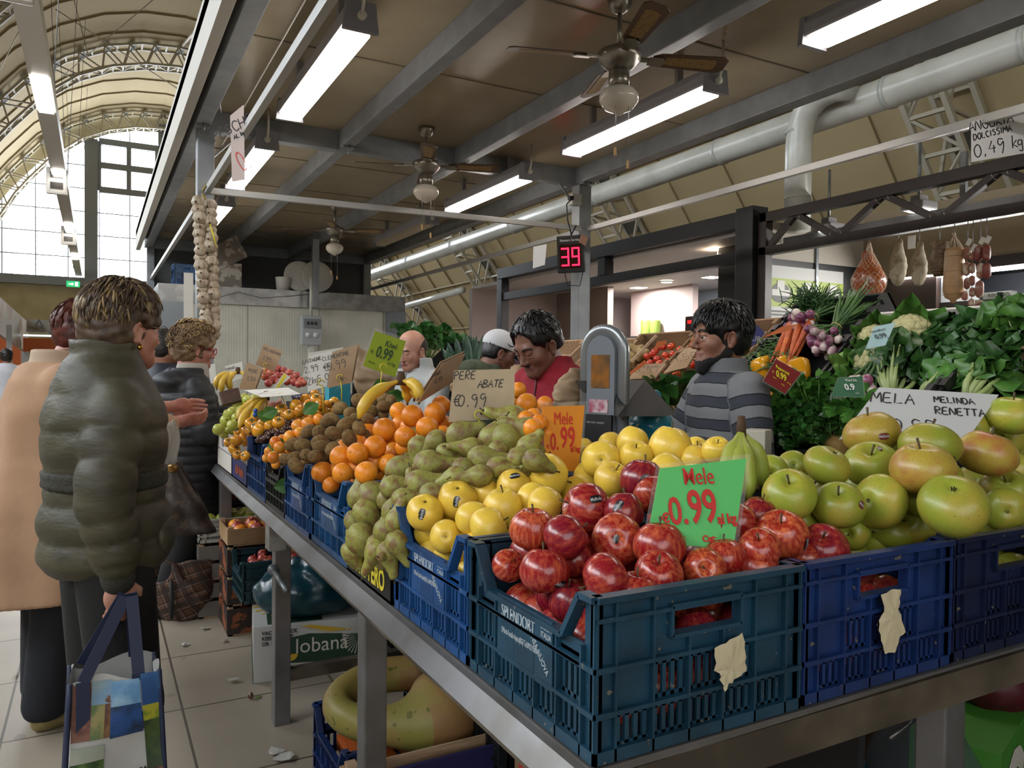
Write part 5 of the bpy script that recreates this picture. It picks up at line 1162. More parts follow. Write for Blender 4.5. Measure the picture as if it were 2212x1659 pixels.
# posters
t = tag(empty('poster', (5.15, 4.835, 1.2)), 'tall white and lime poster sheet with round badges on the black wall', 'poster')
MB().box((0, -.004, -.2), (.98, 0, 1.14)).build('sheet', mat('poster_white', 'b9bab8', .5), t)
lime = mat('poster_lime', '93a832', .5); b = MB()
for z in (.78, .12): b.box((0, -.006, z), (.98, -.004, z+.25))
b.build('lime_band', lime, t); bd = mat('badge_dark', '3a3a38', .5); bw = mat('badge_white', 'c2c2be', .5)
for z in (.9, .24):
    for x in (.16, .5, .84):
        b = MB(); b.M = Matrix.Translation((x, -.008, z)) @ Matrix.Rotation(PI/2, 4, 'X'); b.prism([(.13*math.cos(a/24*2*PI)*(1+.06*math.cos(a/24*2*PI*6)), .085*math.sin(a/24*2*PI)) for a in range(24)], 0, .001, 0); o = b.build('badge', bd, t)
        b = MB(); b.M = Matrix.Translation((x, -.0095, z)) @ Matrix.Rotation(PI/2, 4, 'X'); b.box((-.11, -.025, 0), (.11, .03, .001)); b.box((-.045, .03, 0), (.045, .11, .001)); b.build('badge_label', bw, o)
        text('badge_text', 'Fantasie di', .03, bd, o, Matrix.Translation((x, -.012, z)) @ Matrix.Rotation(PI/2, 4, 'X'), shear=.3) if False else None
for z0 in (.62, -.04):
    for x in (.16, .5, .84):
        b = MB(); r = random.Random(int(x*100))
        for k, (wd, hh) in enumerate(((.12, .016), (.13, .016), (.07, .01), (.0, 0), (.11, .008), (.12, .008), (.08, .008), (.09, .008))):
            if wd: b.box((x-wd, -.0055, z0+.11-k*.03), (x+wd, -.0045, z0+.11-k*.03+hh))
        b.build('print_lines', mat('poster_print', '6a6a66', .6), t)
t.rotation_euler = (0, 0, 0)
# deli shelf, led strip, goods
t = tag(empty('deli_shelf', (0, 0, 0)), 'dark deli shelving with a lit strip behind the hanging meats', 'shelf')
MB().box((6.45, 1.0, 1.98), (6.9, 4.1, 2.02)).build('shelf_board', brn, t); MB().box((6.42, 1.0, 1.6), (6.9, 4.1, 1.64)).build('shelf_board', brn, t); MB().box((6.38, 1.0, 2.27), (6.9, 4.1, 2.36)).build('lamp_pelmet', brn, t)
MB().box((6.42, 1.0, 2.245), (6.45, 4.6, 2.268)).build('led_strip', mat('led_strip', 'f0f4ff', .4, emit=9), t)
MB().box((6.44, 3.55, 1.64), (6.5, 3.95, 1.86)).build('back_panel', blk, t)
for (px, py), w, h, lb in (((2003, 630), .12, .17, 'small white and green packet on the upper deli shelf'), ((2145, 657), .17, .2, 'white RISO packet with green emblem above the chard'), ((2168, 655), .12, .2, 'second white RISO packet behind the first'), ((2200, 652), .16, .13, 'low pale RISO packet at the right picture edge')):
    p = at(px, py, x=6.5); s = tag(empty('rice_packet', p), lb, 'packet', 'packets on the deli shelf'); MB().box((0, -w/2, -h/2), (.08, w/2, h/2), bev=.006).build('packet', mat('packet_white', 'a9aa9c', .5), s)
    B = axes((-.002, 0, 0), (0, -1, 0), (0, 0, 1)); text('printed_name', 'RISO', h*.2, mat('print_dkgreen', '2c3a2a', .5), s, B @ Matrix.Translation((0, h*.36, 0)))
    b = MB(); b.M = B @ Matrix.Translation((0, -h*.05, 0))
    for k in range(5): b.prism([(w*.2*math.cos(a)+w*.12*math.cos(k*1.26), w*.12*math.sin(a)+w*.12*math.sin(k*1.26)) for a in [q*PI/4 for q in range(8)]], 0, .001)
    b.build('emblem', _M['print_dkgreen'], s)
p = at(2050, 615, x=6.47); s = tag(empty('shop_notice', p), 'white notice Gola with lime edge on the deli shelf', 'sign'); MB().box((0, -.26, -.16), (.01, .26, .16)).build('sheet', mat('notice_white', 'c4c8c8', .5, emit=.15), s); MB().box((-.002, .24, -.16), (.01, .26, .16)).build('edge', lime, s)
B = axes((-.003, 0, 0), (0, -1, 0), (0, 0, 1)); text('heading', '"Gola"', .05, pen, s, B @ Matrix.Translation((-.02, .12, 0)), sx=.9); MB().tube([(-.003, -.1, -.08), (.0, -.1, -.08)], .03, 14).build('red_seal', mat('seal_red', 'a02030', .5), s)

# ---- hanging meats ----
def hang(px, py0, lab, nm, cat, x=4.97, gr=None, top=2.39):
    p = at(px, py0, x=x); s = tag(empty(nm, p), lab, cat, gr); MB().tube([(0, 0, 0), (0, 0, top-p.z)], .0025, 5).build('string', steel, s); return s, p
s, p = hang(1878, 520, 'orange ham in a white net hanging from the brown girder', 'net_ham', 'ham')
me = sdf_mesh('ham', [dict(t='e', c=(0, 0, -.30), r=(.115, .115, .12)), dict(t='c', a=(0, .0, -.22), b=(.0, .02, -.10), ra=.07, rb=.035, k=.06)], .008, (-.16, -.16, -.46), (.16, .16, -.02), noise=.004, nsc=40)
link('meat', me, mat('ham_orange', 'b0602f', .25, col2='8f4526', ns=14, coat=.5, nlo=.4, nhi=.7), s)
b = MB()
def hamr(z): 
    return .122*math.sqrt(max(0, 1-((z+.30)/.124)**2)) if z < -.27 else .118-(z+.27)*.50 if z < -.08 else max(.006, .024-(z+.08)*.25)
for k in range(16):
    for sg in (1, -1): b.tube([(hamr(z)*1.0*math.cos(k*PI/8+sg*(z*9)), hamr(z)*math.sin(k*PI/8+sg*(z*9)), z) for z in [-.415+.0195*i for i in range(22)]], .0016, 3)
b.build('net', mat('net_white', 'c9b6a2', .5), s); MB().box((.005, -.03, -.035), (.008, .03, .035)).build('label_tag', s_white, s).matrix_local = frame((-.105, -.06, -.31), (-.85, -.5, 0))
MB().lathe([(0, -.42), (.01, -.43), (.012, -.445), (0, -.45)], 8).build('knot', s_white, s)
salm = mat('salami_white', 'a89f88', .8, col2='7c6a50', ns=10, nlo=.5, nhi=.62, bump=.4, bs=50); 
for px, py, L, r, lab in ((1941, 515, .33, .062, 'pale mouldy cured ham, hanging next to the net ham'), (1986, 522, .30, .058, 'pale cured ham with a paper tag hanging from its top')):
    s, p = hang(px, py, lab, 'cured_ham', 'ham')
    me = sdf_mesh('cured', [dict(t='e', c=(0, 0, -L*.66), r=(r, r*.8, L*.36)), dict(t='c', a=(0, 0, -L*.5), b=(.008, 0, -L*.06), ra=r*.72, rb=r*.36, k=.04)], .008, (-.1, -.1, -L-.04), (.1, .1, .03), noise=.005, nsc=60); link('meat', me, salm, s)
    if px > 1960: MB().box((-.003, -.025, 0), (0, .03, .09)).build('paper_tag', s_white, s).location = (-.05, .02, -.05)
s, p = hang(2030, 517, 'short dark tied salami hanging between pale ham and big sausage', 'tied_salami', 'salami')
b = MB(); b.lathe([(0, -.25), (.035, -.245), (.05, -.21), (.052, -.14), (.05, -.06), (.04, -.015), (0, 0)], 16, fn=lambda q, a: (q[0]*(1+.05*math.sin(3*a+q[2]*30)), q[1]*(1+.05*math.sin(3*a+q[2]*30)), q[2])); b.build('meat', mat('salami_dark', '5a4434', .6, col2='8a765c', ns=18, nlo=.5, nhi=.6, bump=.4, bs=60), s)
b = MB()
for k in range(13): z = -.23+k*.017; b.tube([(.054*math.cos(a), .054*math.sin(a), z) for a in [i*PI/6 for i in range(12)]], .002, 4, closed=True)
b.build('twine', mat('twine', '8c7a5c', .8), s)
s, p = hang(2062, 515, 'long smooth beige mortadella with netted top, largest of the hanging meats', 'mortadella', 'sausage')
MB().lathe([(0, -.43), (.015, -.42), (.02, -.405), (.05, -.39), (.064, -.34), (.062, -.2), (.060, -.09), (.052, -.065), (0, -.055)], 24).build('meat', mat('mortadella_skin', 'b39069', .4, col2='a5835c', ns=10), s)
b = MB(); [b.tube([(.054*math.cos(k*PI/5), .054*math.sin(k*PI/5), -.07), (.02*math.cos(k*PI/5), .02*math.sin(k*PI/5), -.01), (0, 0, .03)], .0015, 3) for k in range(10)]; b.tube([(0, 0, .02), (.02, .02, .04)], .01, 6); b.build('net', _M['net_white'], s)
b = MB()
for z in (-.12, -.22, -.32, -.37): b.tube([(.0635*math.cos(a), .0635*math.sin(a), z) for a in [i*PI/10 for i in range(20)]], .0015, 4, closed=True)
b.build('twine', _M['twine'], s)
sau = mat('sausage_skin', '8a5a4a', .6, col2='b3a494', ns=22, nlo=.5, nhi=.6, rand=.15); saur = mat('sausage_red', '7c3a32', .5, col2='a08478', ns=20, nlo=.55, nhi=.7, rand=.1)
for px, py, links, lab in ((2090, 530, [(0, 0, .085), (.0, .004, .09), (.005, 0, .075), (0, .01, .06)], 'string of small mouldy sausages left of the paired salamis'), (2101, 542, [(0, 0, .055), (0, 0, .07), (0, 0, .065), (0, -.005, .06), (0, 0, .055)], 'string of smallest sausages in the middle of the hanging links'), (2118, 527, [(0, .012, .1), (0, -.004, .1), (0, 0, .11), (.0, 0, .04)], 'string of long salami links, thickest of the hanging links'), (2131, 525, [(0, 0, .105), (0, -.005, .1)], 'rightmost pair of dark red salamis hanging in the row')):
    s, p = hang(px, py, lab, 'sausage_string', 'sausage'); z = -.01
    for i, (dx, dy, L) in enumerate(links):
        r = .019 if L < .08 else .024
        b = MB(); b.tube([(dx, dy*1.0, z-L*u) for u in (0, .08, .2, .5, .8, .92, 1)], [r*.3, r*.75, r, r*1.05, r, r*.75, r*.3], 10); b.build('sausage', saur if (px > 2125 or (i == 0 and px == 2118)) else sau, s); z -= L+.012
    MB().tube([(0, 0, 0), (0, 0, z+.02)], .002, 4).build('twine', _M['twine'], s)
    MB().box((-.004, -.015, .0), (-.002, .015, .045)).build('label_tag', s_white, s).rotation_euler = (.5, 0, 0)

# ================= sloping vegetable display =================
VZ = lambda x, y=0: 1.02+.85*(x-2.25)
SL = Vector((1, 0, .85)).normalized(); SN = Vector((-.85, 0, 1)).normalized()
t = tag(empty('vegetable_rack', (0, 0, 0)), 'sloping dark rack carrying the vegetable crates behind the vendors', 'rack')
b = MB(); b.prism([(2.28, .0), (2.28, VZ(2.28)-.10), (3.08, VZ(3.08)-.10), (3.08, 0)], .2, 6.6, 0, Matrix(((1, 0, 0, 0), (0, 0, 1, 0), (0, 1, 0, 0), (0, 0, 0, 1)))); b.build('body', mat('rack_dark', '1a1a1c', .6), t)
def tray(y0, y1, x0, x1, m_, lab, h=.13, nm='vegetable_crate', slots=False):
    L = (x1-x0)/SL.x; o = Vector((x0, y0, VZ(x0)-.075)); B = axes(o, SL, (0, 1, 0)); t = tag(empty(nm, mw=B), lab, 'crate'); w = y1-y0
    b = MB(); T_ = .012; b.box((0, 0, 0), (L, w, .006))
    for a, c in (((0, 0, 0), (L, T_, h)), ((0, w-T_, 0), (L, w, h)), ((0, 0, 0), (T_, w, h*.8)), ((L-T_, 0, 0), (L, w, h))): b.box(a, c)
    b.build('body', m_, t)
    for u in (.02, L/2-.02, L-.06):
        for v in (-.004, w-.02): MB().box((u, v, h-.02), (u+.04, v+.024, h+.012)).build('corner_lug', m_, t)
    return t
ck = mat('tray_black', '1c1c1d', .5, col2='2a2a2a', ns=5)
tray(2.13, 2.60, 2.35, 2.86, ck, 'black tray of yellow peppers under the red price sign'); tray(2.13, 2.60, 2.88, 3.08, ck, 'black tray of carrots and red onions above the peppers')
tray(2.62, 3.1, 2.3, 2.75, kraft, 'brown cardboard box of peppers behind the striped man', nm='cardboard_box'); tray(2.62, 3.12, 2.76, 2.98, kraft, 'cardboard box with green beans and big tomatoes', nm='cardboard_box')
tray(3.15, 3.62, 2.5, 2.93, kraft, 'cardboard box with orange flaps full of tomatoes', nm='cardboard_box'); tray(3.65, 4.1, 2.5, 2.93, pinew, 'pine crate of artichokes beside the tomatoes', nm='wooden_crate', h=.10)
tray(3.15, 3.9, 2.28, 2.53, kraft, 'low cardboard box of pumpkin slices under the tomatoes', nm='cardboard_box'); tray(4.2, 5.5, 2.5, 2.92, pinew, 'far pine crate of aubergines beside the man in red', nm='wooden_crate', h=.12); tray(5.6, 6.5, 2.5, 2.95, crate_k, 'far black crate of leeks behind the man in the cap')
tray(1.62, 2.11, 2.35, 2.86, ck, 'black tray of parsley and onions below the cauliflowers'); tray(1.62, 2.11, 2.86, 2.97, cardw, 'white box of cauliflowers', nm='cardboard_box'); tray(1.15, 1.6, 2.4, 2.86, crate_k, 'black plastic crate of chard stalks at the right'); tray(1.15, 1.6, 2.8, 2.95, pinew, 'pine crate heaped with dark green spinach', nm='wooden_crate'); tray(.6, 1.13, 2.4, 2.9, pinew, 'pine crate at the right picture edge by the spinach', nm='wooden_crate')
def vh(px, py, off=0):
    return hit(px, py, lambda x, y: VZ(x)+off*1.31)[0]
# green leaves
lf_d = mat('leaf_dark', '38642a', .4, col2='264a1e', ns=16, rand=.2); lf_m = mat('leaf_mid', '528034', .4, col2='3c6828', ns=14, rand=.2); lf_l = mat('leaf_light', '6d8c3c', .5, col2='567a30', ns=12, rand=.15); stalkw = mat('stalk_pale', 'a9b57c', .45, col2='8fa35c', ns=6)
def leaf(b, base, tip, wd, curl=.1, ruffle=.02, nu=4, nv=6, mi=0, up=None, fold=.25):
    base = Vector(base); tip = Vector(tip); ax = tip-base; L = ax.length; z = ax.normalized(); n = Vector(up or SN); x = z.cross(n)
    if x.length < 1e-3: x = z.orthogonal()
    x.normalize(); n = x.cross(z); ph = rnd.uniform(0, 6)
    def fn(u, v):
        s = (u-.5)*2; w = wd*math.sin(PI*min(1, .08+v*.95))**.7*(.5+.5*min(1, v*3)) if v < .999 else wd*.05
        return base+z*(L*v)+x*(s*w)+n*(-curl*L*v*v+fold*abs(s)*w+ruffle*math.sin(ph+v*9+s*4)*abs(s)*(1 if v < .98 else .2))
    b.grid(fn, nu, nv, mi)
def bunch(base, dirn, n, L, spread, wd, m_, lab, nm, cat, stalk=.3, sr=.008, sm=None, curl=.25, ruffle=.02, gr=None, up=SN, band=None):
    base = Vector(base); dirn = Vector(dirn).normalized(); s1 = dirn.orthogonal().normalized(); s2 = dirn.cross(s1)
    t = tag(empty(nm, base), lab, cat, gr); bl = MB(); bs = MB()
    for i in range(n):
        a = rnd.uniform(0, 6.28); q = math.sqrt(rnd.random()); off = (s1*math.cos(a)+s2*math.sin(a))*q; l = L*rnd.uniform(.75, 1.08)
        p0 = off*spread*.12; p1 = dirn*l*stalk+off*spread*.5; p2 = dirn*l+off*spread
        bs.tube([p0, (p0+p1)*.5+off*.01, p1, p1+(p2-p1)*.4], [sr, sr*.9, sr*.7, sr*.3], 5)
        leaf(bl, p1*.85, p2+Vector((0, 0, rnd.uniform(-.02, .02))), wd*rnd.uniform(.7, 1.15), curl*rnd.uniform(.3, 1.3), ruffle, up=Vector(up)+off*.8)
    bl.build('leaves', m_, t); bs.build('stalks', sm or stalkw, t)
    if band: MB().tube([(dirn*L*band+(s1*math.cos(k)+s2*math.sin(k))*spread*.22) for k in (0, .8, 1.6, 2.4, 3.2, 4, 4.8, 5.6)], .003, 5, closed=True).build('rubber_band', mat('band_pale', 'b3a36a', .6), t)
    return t
UP = Vector((0, 0, 1))
def chard(px0, py0, px1, py1, n, wd, m_, lab, sp=.10, off=.06, st=.4, sr=.009, **k):
    p = vh(px0, py0, off*.4); q = vh(px1, py1, off*.5+.01); return bunch(p, q-p, n, (q-p).length, sp, wd, m_, lab, 'leafy_bunch', 'vegetable', st, sr, **k)
chard(1930, 852, 1960, 745, 24, .095, lf_d, 'big round-leaved dark chard bunch right above the white board', .15, .08, .35, .010, ruffle=.03)
chard(1990, 855, 2070, 790, 14, .065, lf_m, 'leaning chard bunch in the middle of the stalks', .09, .04)
chard(2035, 855, 2110, 775, 16, .07, lf_m, 'long pale-stalked chard bunch above the word Melinda', .08, .06, .55, .012)
chard(2090, 862, 2165, 775, 16, .075, lf_m, 'thick white-stalked chard bunch at the right', .10, .05, .5, .013)
chard(2060, 800, 2100, 740, 10, .05, lf_m, 'small chard bunch tucked under the spinach', .08)
k = 0
for px, py in ((2010, 745), (2040, 700), (2075, 735), (2100, 690), (2130, 730), (2150, 690), (2185, 715), (2180, 670), (2060, 770), (2120, 765), (2205, 690), (2005, 775), (2030, 730), (2165, 745)):
    k += 1; p = vh(px, py+40, .0); bunch(p, Vector((rnd.uniform(-.8, .1), rnd.uniform(-.6, .6), .7)), 20, .10, .10, .042, lf_d, 'dark crinkled spinach tuft, %s of the tufts in the pine crate' % ORD[min(k-1, 12)] if k < 14 else 'dark crinkled spinach tuft at the lower right of the crate', 'spinach', 'vegetable', .2, .003, lf_l, .5, .035, 'spinach tufts')
p = vh(2190, 725, .04); bunch(p, (-.4, .2, 1), 16, .13, .09, .06, lf_m, 'tall leafy green bunch at the top right edge', 'leafy_bunch', 'vegetable', .3, .005, None, .4, .03)
# cauliflowers
curd = mat('cauliflower_curd', 'bdb684', .8, bump=.9, bs=90)
def caul(px, py, R, lab):
    p = vh(px, py, .06); t = tag(empty('cauliflower', p), lab, 'vegetable'); b = MB(); r = random.Random(px)
    d = (C0-p).normalized()+UP*.6; d.normalize(); s1 = d.orthogonal().normalized(); s2 = d.cross(s1)
    for i in range(46):
        a = i*2.4; q = math.sqrt(i/46)*1.35; v = d*math.cos(q)+(s1*math.cos(a)+s2*math.sin(a))*math.sin(q); b.ball(v*R*.8, R*r.uniform(.22, .30), 8)
    b.build('curd', curd, t); b = MB()
    for i in range(15):
        a = i*2.4+.3; e = s1*math.cos(a)+s2*math.sin(a); leaf(b, e*R*.5-d*R*.9, e*R*(1.5+.25*(i % 3))+d*R*r.uniform(.1, .9), R*.55, -.2, .018, up=d, fold=.3)
    b.build('leaves', lf_m, t)
caul(1884, 790, .075, 'cauliflower lowest in the white box, above the verza sign'); caul(1966, 728, .085, 'largest cauliflower beside the pale blue price sign'); caul(1890, 740, .07, 'cauliflower half hidden behind the pale blue price sign')
p = vh(1838, 788, .05); t = tag(empty('savoy_cabbage', p), 'pale savoy cabbage below the onions', 'vegetable'); MB().ball((0, 0, 0), (.07, .07, .06), 16).build('head', lf_l, t); b = MB()
for i in range(8): a = i*.8; leaf(b, (.03*math.cos(a), .03*math.sin(a), -.05), (.11*math.cos(a), .11*math.sin(a), .03), .05, -.2, .01, up=UP)
b.build('leaves', lf_l, t)
# red onions
on_m = mat('onion_skin', '7a3f5c', .35, col2='d2c2b8', ns=3, nlo=.46, nhi=.6, stretch=(4, 4, 1), rand=.3); grs = mat('onion_green', '4a6b34', .5, col2='35552a', ns=10)
def onions(px, py, n, dirn, L, lab, spread=.07):
    p = vh(px, py, .08); t = tag(empty('red_onion_bunch', p), lab, 'onions'); dirn = Vector(dirn).normalized(); s1 = dirn.orthogonal().normalized(); s2 = dirn.cross(s1); r = random.Random(px)
    bg = MB()
    for i in range(n):
        a = i*2.4; q = math.sqrt((i+.5)/n)*spread; e = (s1*math.cos(a)+s2*math.sin(a)); c = e*q-dirn*r.uniform(0, .05); R = r.uniform(.017, .024)
        T_ = frame(c, dirn-e*.5); b = MB(); b.lathe([(0, -1.05*R), (.35*R, -1.0*R), (.9*R, -.5*R), (R, .1*R), (.75*R, .7*R), (.35*R, 1.3*R), (.22*R, 2.0*R), (0, 2.1*R)], 12, 0, T_); b.build('onion', on_m, t)
        m1 = dirn*.075+e*.015; tp = dirn*L*r.uniform(.8, 1.1)+(s1*r.uniform(-1, 1)+s2*r.uniform(-1, 1))*L*.32; bg.tube([c+dirn*.02, m1, (m1+tp)*.55+UP*.01, tp], [.005, .006, .006, .002], 5)
        tp2 = tp+(s1*r.uniform(-1, 1)+s2*r.uniform(-1, 1))*.04; bg.tube([m1, (m1+tp2)*.5, tp2], [.005, .006, .002], 4)
    bg.build('green_tops', grs, t)
    MB().tube([(dirn*.08+(s1*math.cos(k)+s2*math.sin(k))*.024) for k in (0, .8, 1.6, 2.4, 3.2, 4, 4.8, 5.6)], .003, 5, closed=True).build('rubber_band', mat('band_pale', 'b3a36a', .6), t)
    return t
onions(1735, 700, 20, at(1830, 655, d=1)-at(1735, 715, d=.96), .26, 'red spring onion bunch highest, left of its neighbour', .07); onions(1785, 732, 22, at(1870, 635, d=1)-at(1785, 735, d=.97), .28, 'red spring onion bunch tied lower, over the carrots', .085)
onions(1872, 818, 9, at(1905, 760, d=1)-at(1872, 818, d=.99), .12, 'red onion bunch hanging over the green price sign', .05)
dl = mat('fennel_green', '35592a', .6, rand=.1)
p = vh(1765, 668, .05); t = tag(empty('herb_bunch', p), 'feathery green herb bunch above the red onions', 'herbs'); b = MB()
for i in range(230):
    d = Vector((rnd.gauss(0, .5), rnd.gauss(0, .6), rnd.uniform(.1, 1))).normalized(); l = rnd.uniform(.05, .13); q = Vector((rnd.gauss(0, .03), rnd.gauss(.03, .05), rnd.uniform(-.02, .06))); b.tube([q, q+d*l*.6, q+d*l+Vector((rnd.uniform(-.02, .02), rnd.uniform(-.02, .02), -.01))], [.0022, .003, .0012], 3)
b.build('fronds', dl, t)
# carrots
car = mat('carrot_skin', 'c2602b', .5, col2='a84c20', ns=20, bump=.1, bs=60, rand=.1)
for i in range(17):
    x = 1660+rnd.random()*60+i*.5; y = 795-rnd.random()*14-(x-1660)*.2; p = vh(x+rnd.uniform(-3, 8), y, .05+.012*(i % 4)); q = vh(x+38+rnd.uniform(-6, 12), y-78-rnd.uniform(0, 15), .06+.012*(i % 4)); L = (q-p).length
    o = MB().tube([(0, 0, 0), (0, 0, L*.3), (0, .003, L*.7), (0, .002, L*.96), (0, 0, L)], [.003, .010, .015, .016, .008], 8).build('carrot', car, mw=frame(p, q-p)); tag(o, 'orange carrot under the red onions, %s of the pile from the left' % ORD[i] if i < 13 else 'orange carrot at the right end of the pile under the onions', 'carrot', 'carrots on the rack')
# green beans
bm_ = mat('bean_green', '3f5e2c', .5, rand=.15); b = MB()
for i in range(340):
    p = vh(1612+rnd.random()*88, 800-rnd.random()*62, rnd.uniform(.0, .07)); d = Vector((rnd.uniform(-1, 1), rnd.uniform(-1, 1), rnd.uniform(-.4, .5))).normalized(); l = rnd.uniform(.05, .08); b.tube([p-d*l, p+UP*.006, p+d*l], [.0015, .0035, .0015], 4)
o = b.build('green_beans', bm_); tag(o, 'heap of thin green beans left of the carrots', 'beans', kind='stuff')
# yellow peppers
pep = mat('pepper_yellow', 'd6951a', .2, col2='cc8a18', ns=8, coat=.4, rand=.05); pst = mat('pepper_stalk', '6a7a34', .6)
def pepper(px, py, R, ax, lab, off=.05):
    p = vh(px, py, off); t = tag(empty('yellow_pepper', mw=frame(p, ax)), lab, 'pepper', 'yellow peppers on the rack')
    MB().lathe([(0, -1.15*R), (.35*R, -1.22*R), (.7*R, -1.1*R), (.88*R, -.6*R), (.98*R, .1*R), (.98*R, .6*R), (.75*R, .95*R), (.3*R, .95*R), (0, .82*R)], 24, fn=lambda q, a: (q[0]*(1+.11*math.cos(3*a)), q[1]*(1+.11*math.cos(3*a)), q[2])).build('skin', pep, t)
    MB().tube([(0, 0, .8*R), (0, .003, 1.1*R), (.01, .01, 1.4*R)], [.010, .006, .007], 6).build('stalk', pst, t)
for px, py, R, ax, lab in ((1727, 800, .048, (.3, .5, .8), 'tall yellow pepper right of the red price sign'), (1648, 795, .05, (-.2, .3, .9), 'yellow pepper left of the red price sign'), (1655, 850, .052, (.2, -.8, .4), 'big yellow pepper under the red price sign'), (1700, 790, .042, (0, .4, .8), 'yellow pepper peeping behind the red sign top'), (1672, 875, .04, (.7, -.5, .1), 'small yellow pepper at the lower box edge'), (1725, 830, .04, (.4, .2, .6), 'yellow pepper right behind the red sign lower corner'), (1648, 925, .036, (-.2, .6, .5), 'lowest yellow pepper by the striped elbow'), (1690, 850, .04, (.1, -.3, .8), 'yellow pepper hidden under the red sign')): pepper(px, py, R, ax, lab)
# parsley and rapini
def sprigs(px, py, n, L, lab, m_, spread=.09, dirn=(-.5, -.1, .8), wd=.013, nm='herb_bunch'):
    p = vh(px, py, .03); t = tag(empty(nm, p), lab, 'herbs'); b = MB(); bs = MB(); dirn = Vector(dirn).normalized(); s1 = dirn.orthogonal().normalized(); s2 = dirn.cross(s1)
    for i in range(n):
        e = s1*rnd.gauss(0, 1)+s2*rnd.gauss(0, 1); tp = dirn*L*rnd.uniform(.5, 1.05)+e*spread*.6; bs.tube([e*.008, tp*.55+e*.01, tp], [.003, .0025, .0015], 4)
        for k in range(7):
            q = tp*(.7+.05*k)+Vector((rnd.gauss(0, .012), rnd.gauss(0, .012), rnd.gauss(0, .012))); dd = Vector((rnd.gauss(0, 1), rnd.gauss(0, 1), rnd.uniform(-.3, 1))).normalized()
            leaf(b, q, q+dd*wd*2.4, wd, .3, .004, 2, 3, up=dd.orthogonal())
    b.build('leaves', m_, t); bs.build('stalks', lf_l, t); return t
sprigs(1700, 945, 42, .12, 'curly dark parsley bunch lowest behind the bananas', lf_d); sprigs(1740, 960, 40, .12, 'dark parsley bunch right behind the blue crate corner', lf_d); sprigs(1790, 955, 36, .12, 'dark herb bunch under the pineapple leaves', lf_d)
sprigs(1725, 920, 36, .17, 'tall light green rapini bunch rising before the black tray', lf_m, .10, (-.1, .2, 1), .016); sprigs(1772, 905, 36, .15, 'leafy rapini bunch left of the green price sign', lf_m, .1, (.2, 0, 1), .016); sprigs(1685, 935, 26, .09, 'flat parsley bunch at the tray corner', lf_d); sprigs(1850, 920, 30, .09, 'leafy greens just behind the white board', lf_m, .1, (-.2, 0, 1), .02)
p = vh(1810, 940, .04); t = tag(empty('pineapple_crown', p), 'grey-green pineapple crown leaning behind the renetta apples', 'pineapple'); b = MB(); r = random.Random(3)
for i in range(20):
    a = r.uniform(0, 6.28); e = Vector((math.cos(a), math.sin(a), 0)); leaf(b, e*.01, e*r.uniform(.03, .1)+Vector((.02, -.0, r.uniform(.10, .18))), .010, .2, 0, 2, 5, up=e, fold=.5)
b.build('leaves', mat('pineapple_leaf', '5c6c58', .5), t); MB().ball((.0, .01, -.06), (.05, .05, .07), 12).build('fruit', mat('pineapple_skin', '8a6a34', .7, bump=.6, bs=60), t)
sprigs(1462, 890, 8, .13, 'broad broccoli leaves between the screen and the striped man', lf_d, .12, (-.2, 0, 1), .045); sprigs(1375, 940, 10, .1, 'green leaves low behind the yellow apples', lf_m, .1, (0, 0, 1), .035)
# tomatoes and neighbours
for i, (px, py, r) in enumerate([(1398, 770, 8), (1415, 758, 8), (1432, 750, 8), (1450, 748, 9), (1470, 755, 8), (1420, 775, 8), (1438, 768, 8), (1455, 765, 8), (1404, 784, 7), (1425, 785, 7), (1445, 780, 8), (1463, 775, 8), (1480, 765, 8), (1490, 750, 8), (1500, 757, 8), (1495, 772, 8), (1505, 765, 9), (1410, 765, 7), (1485, 780, 7), (1500, 783, 8)]):
    p, d = hit(px, py, lambda x, y: VZ(x)+.05); fruit('tom', p, max(.022, r*d/F), None, i, 'small red tomato, %s counted from the left in the cardboard box' % ORD[min(i, 12)] if i < 12 else 'small red tomato by the folded kraft sign', 'tomatoes in the cardboard box')
for px, py, r, lab in ((1521, 783, 18, 'big ribbed tomato under the bearded man'), (1622, 725, 15, 'big orange tomato above the blue printed box'), (1618, 745, 14, 'big tomato beside the man neck'), (1498, 788, 10, 'medium tomato left of the big ribbed one'), (1349, 815, 9, 'single red tomato right of the scale')):
    p, d = hit(px, py, lambda x, y: VZ(x)+.08); fruit('tom', p, r*d/F, None, 1, lab, 'large tomatoes on the rack')
t = hand('paper_sign', [(1378, 787), (1440, 784), (1415, 818), (1358, 818)], 3.75, s_kraft, 'kraft paper sign lying before the tomatoes', [('0,97', -.3, -.1, .3, .1), ('POMODORI', -.3, .2, .15, .1)], .003, penl, dd=(.15, .15, 0, 0), fold=True)
t = hand('paper_sign', [(1478, 755), (1512, 742), (1484, 795), (1432, 805)], 3.6, s_kraft, 'kraft paper sign tilted between two tomato boxes', [('1,50', -.2, -.1, .3, .1)], .003, penl, dd=(.15, .15, 0, 0), fold=True)
flap = mat('flap_orange', 'c4652f', .6)
for pts, lab in (([(1438, 735), (1420, 738), (1410, 758), (1440, 742)], 'orange flap'), ([(1500, 727), (1515, 732), (1490, 752), (1487, 745)], 'x'), ([(1393, 777), (1398, 785), (1362, 810), (1355, 808)], 'y'), ([(1690, 705), (1725, 700), (1700, 716), (1650, 728)], 'z')):
    t, P, _ = card('box_flap', pts, 3.6 if lab != 'z' else 2.75, flap, {'orange flap': 'orange printed box flap above the small tomatoes', 'x': 'orange box flap by the bearded man chin', 'y': 'orange box flap above the kraft paper sign', 'z': 'orange printed flap of the bean box'}[lab], cat='box flap')
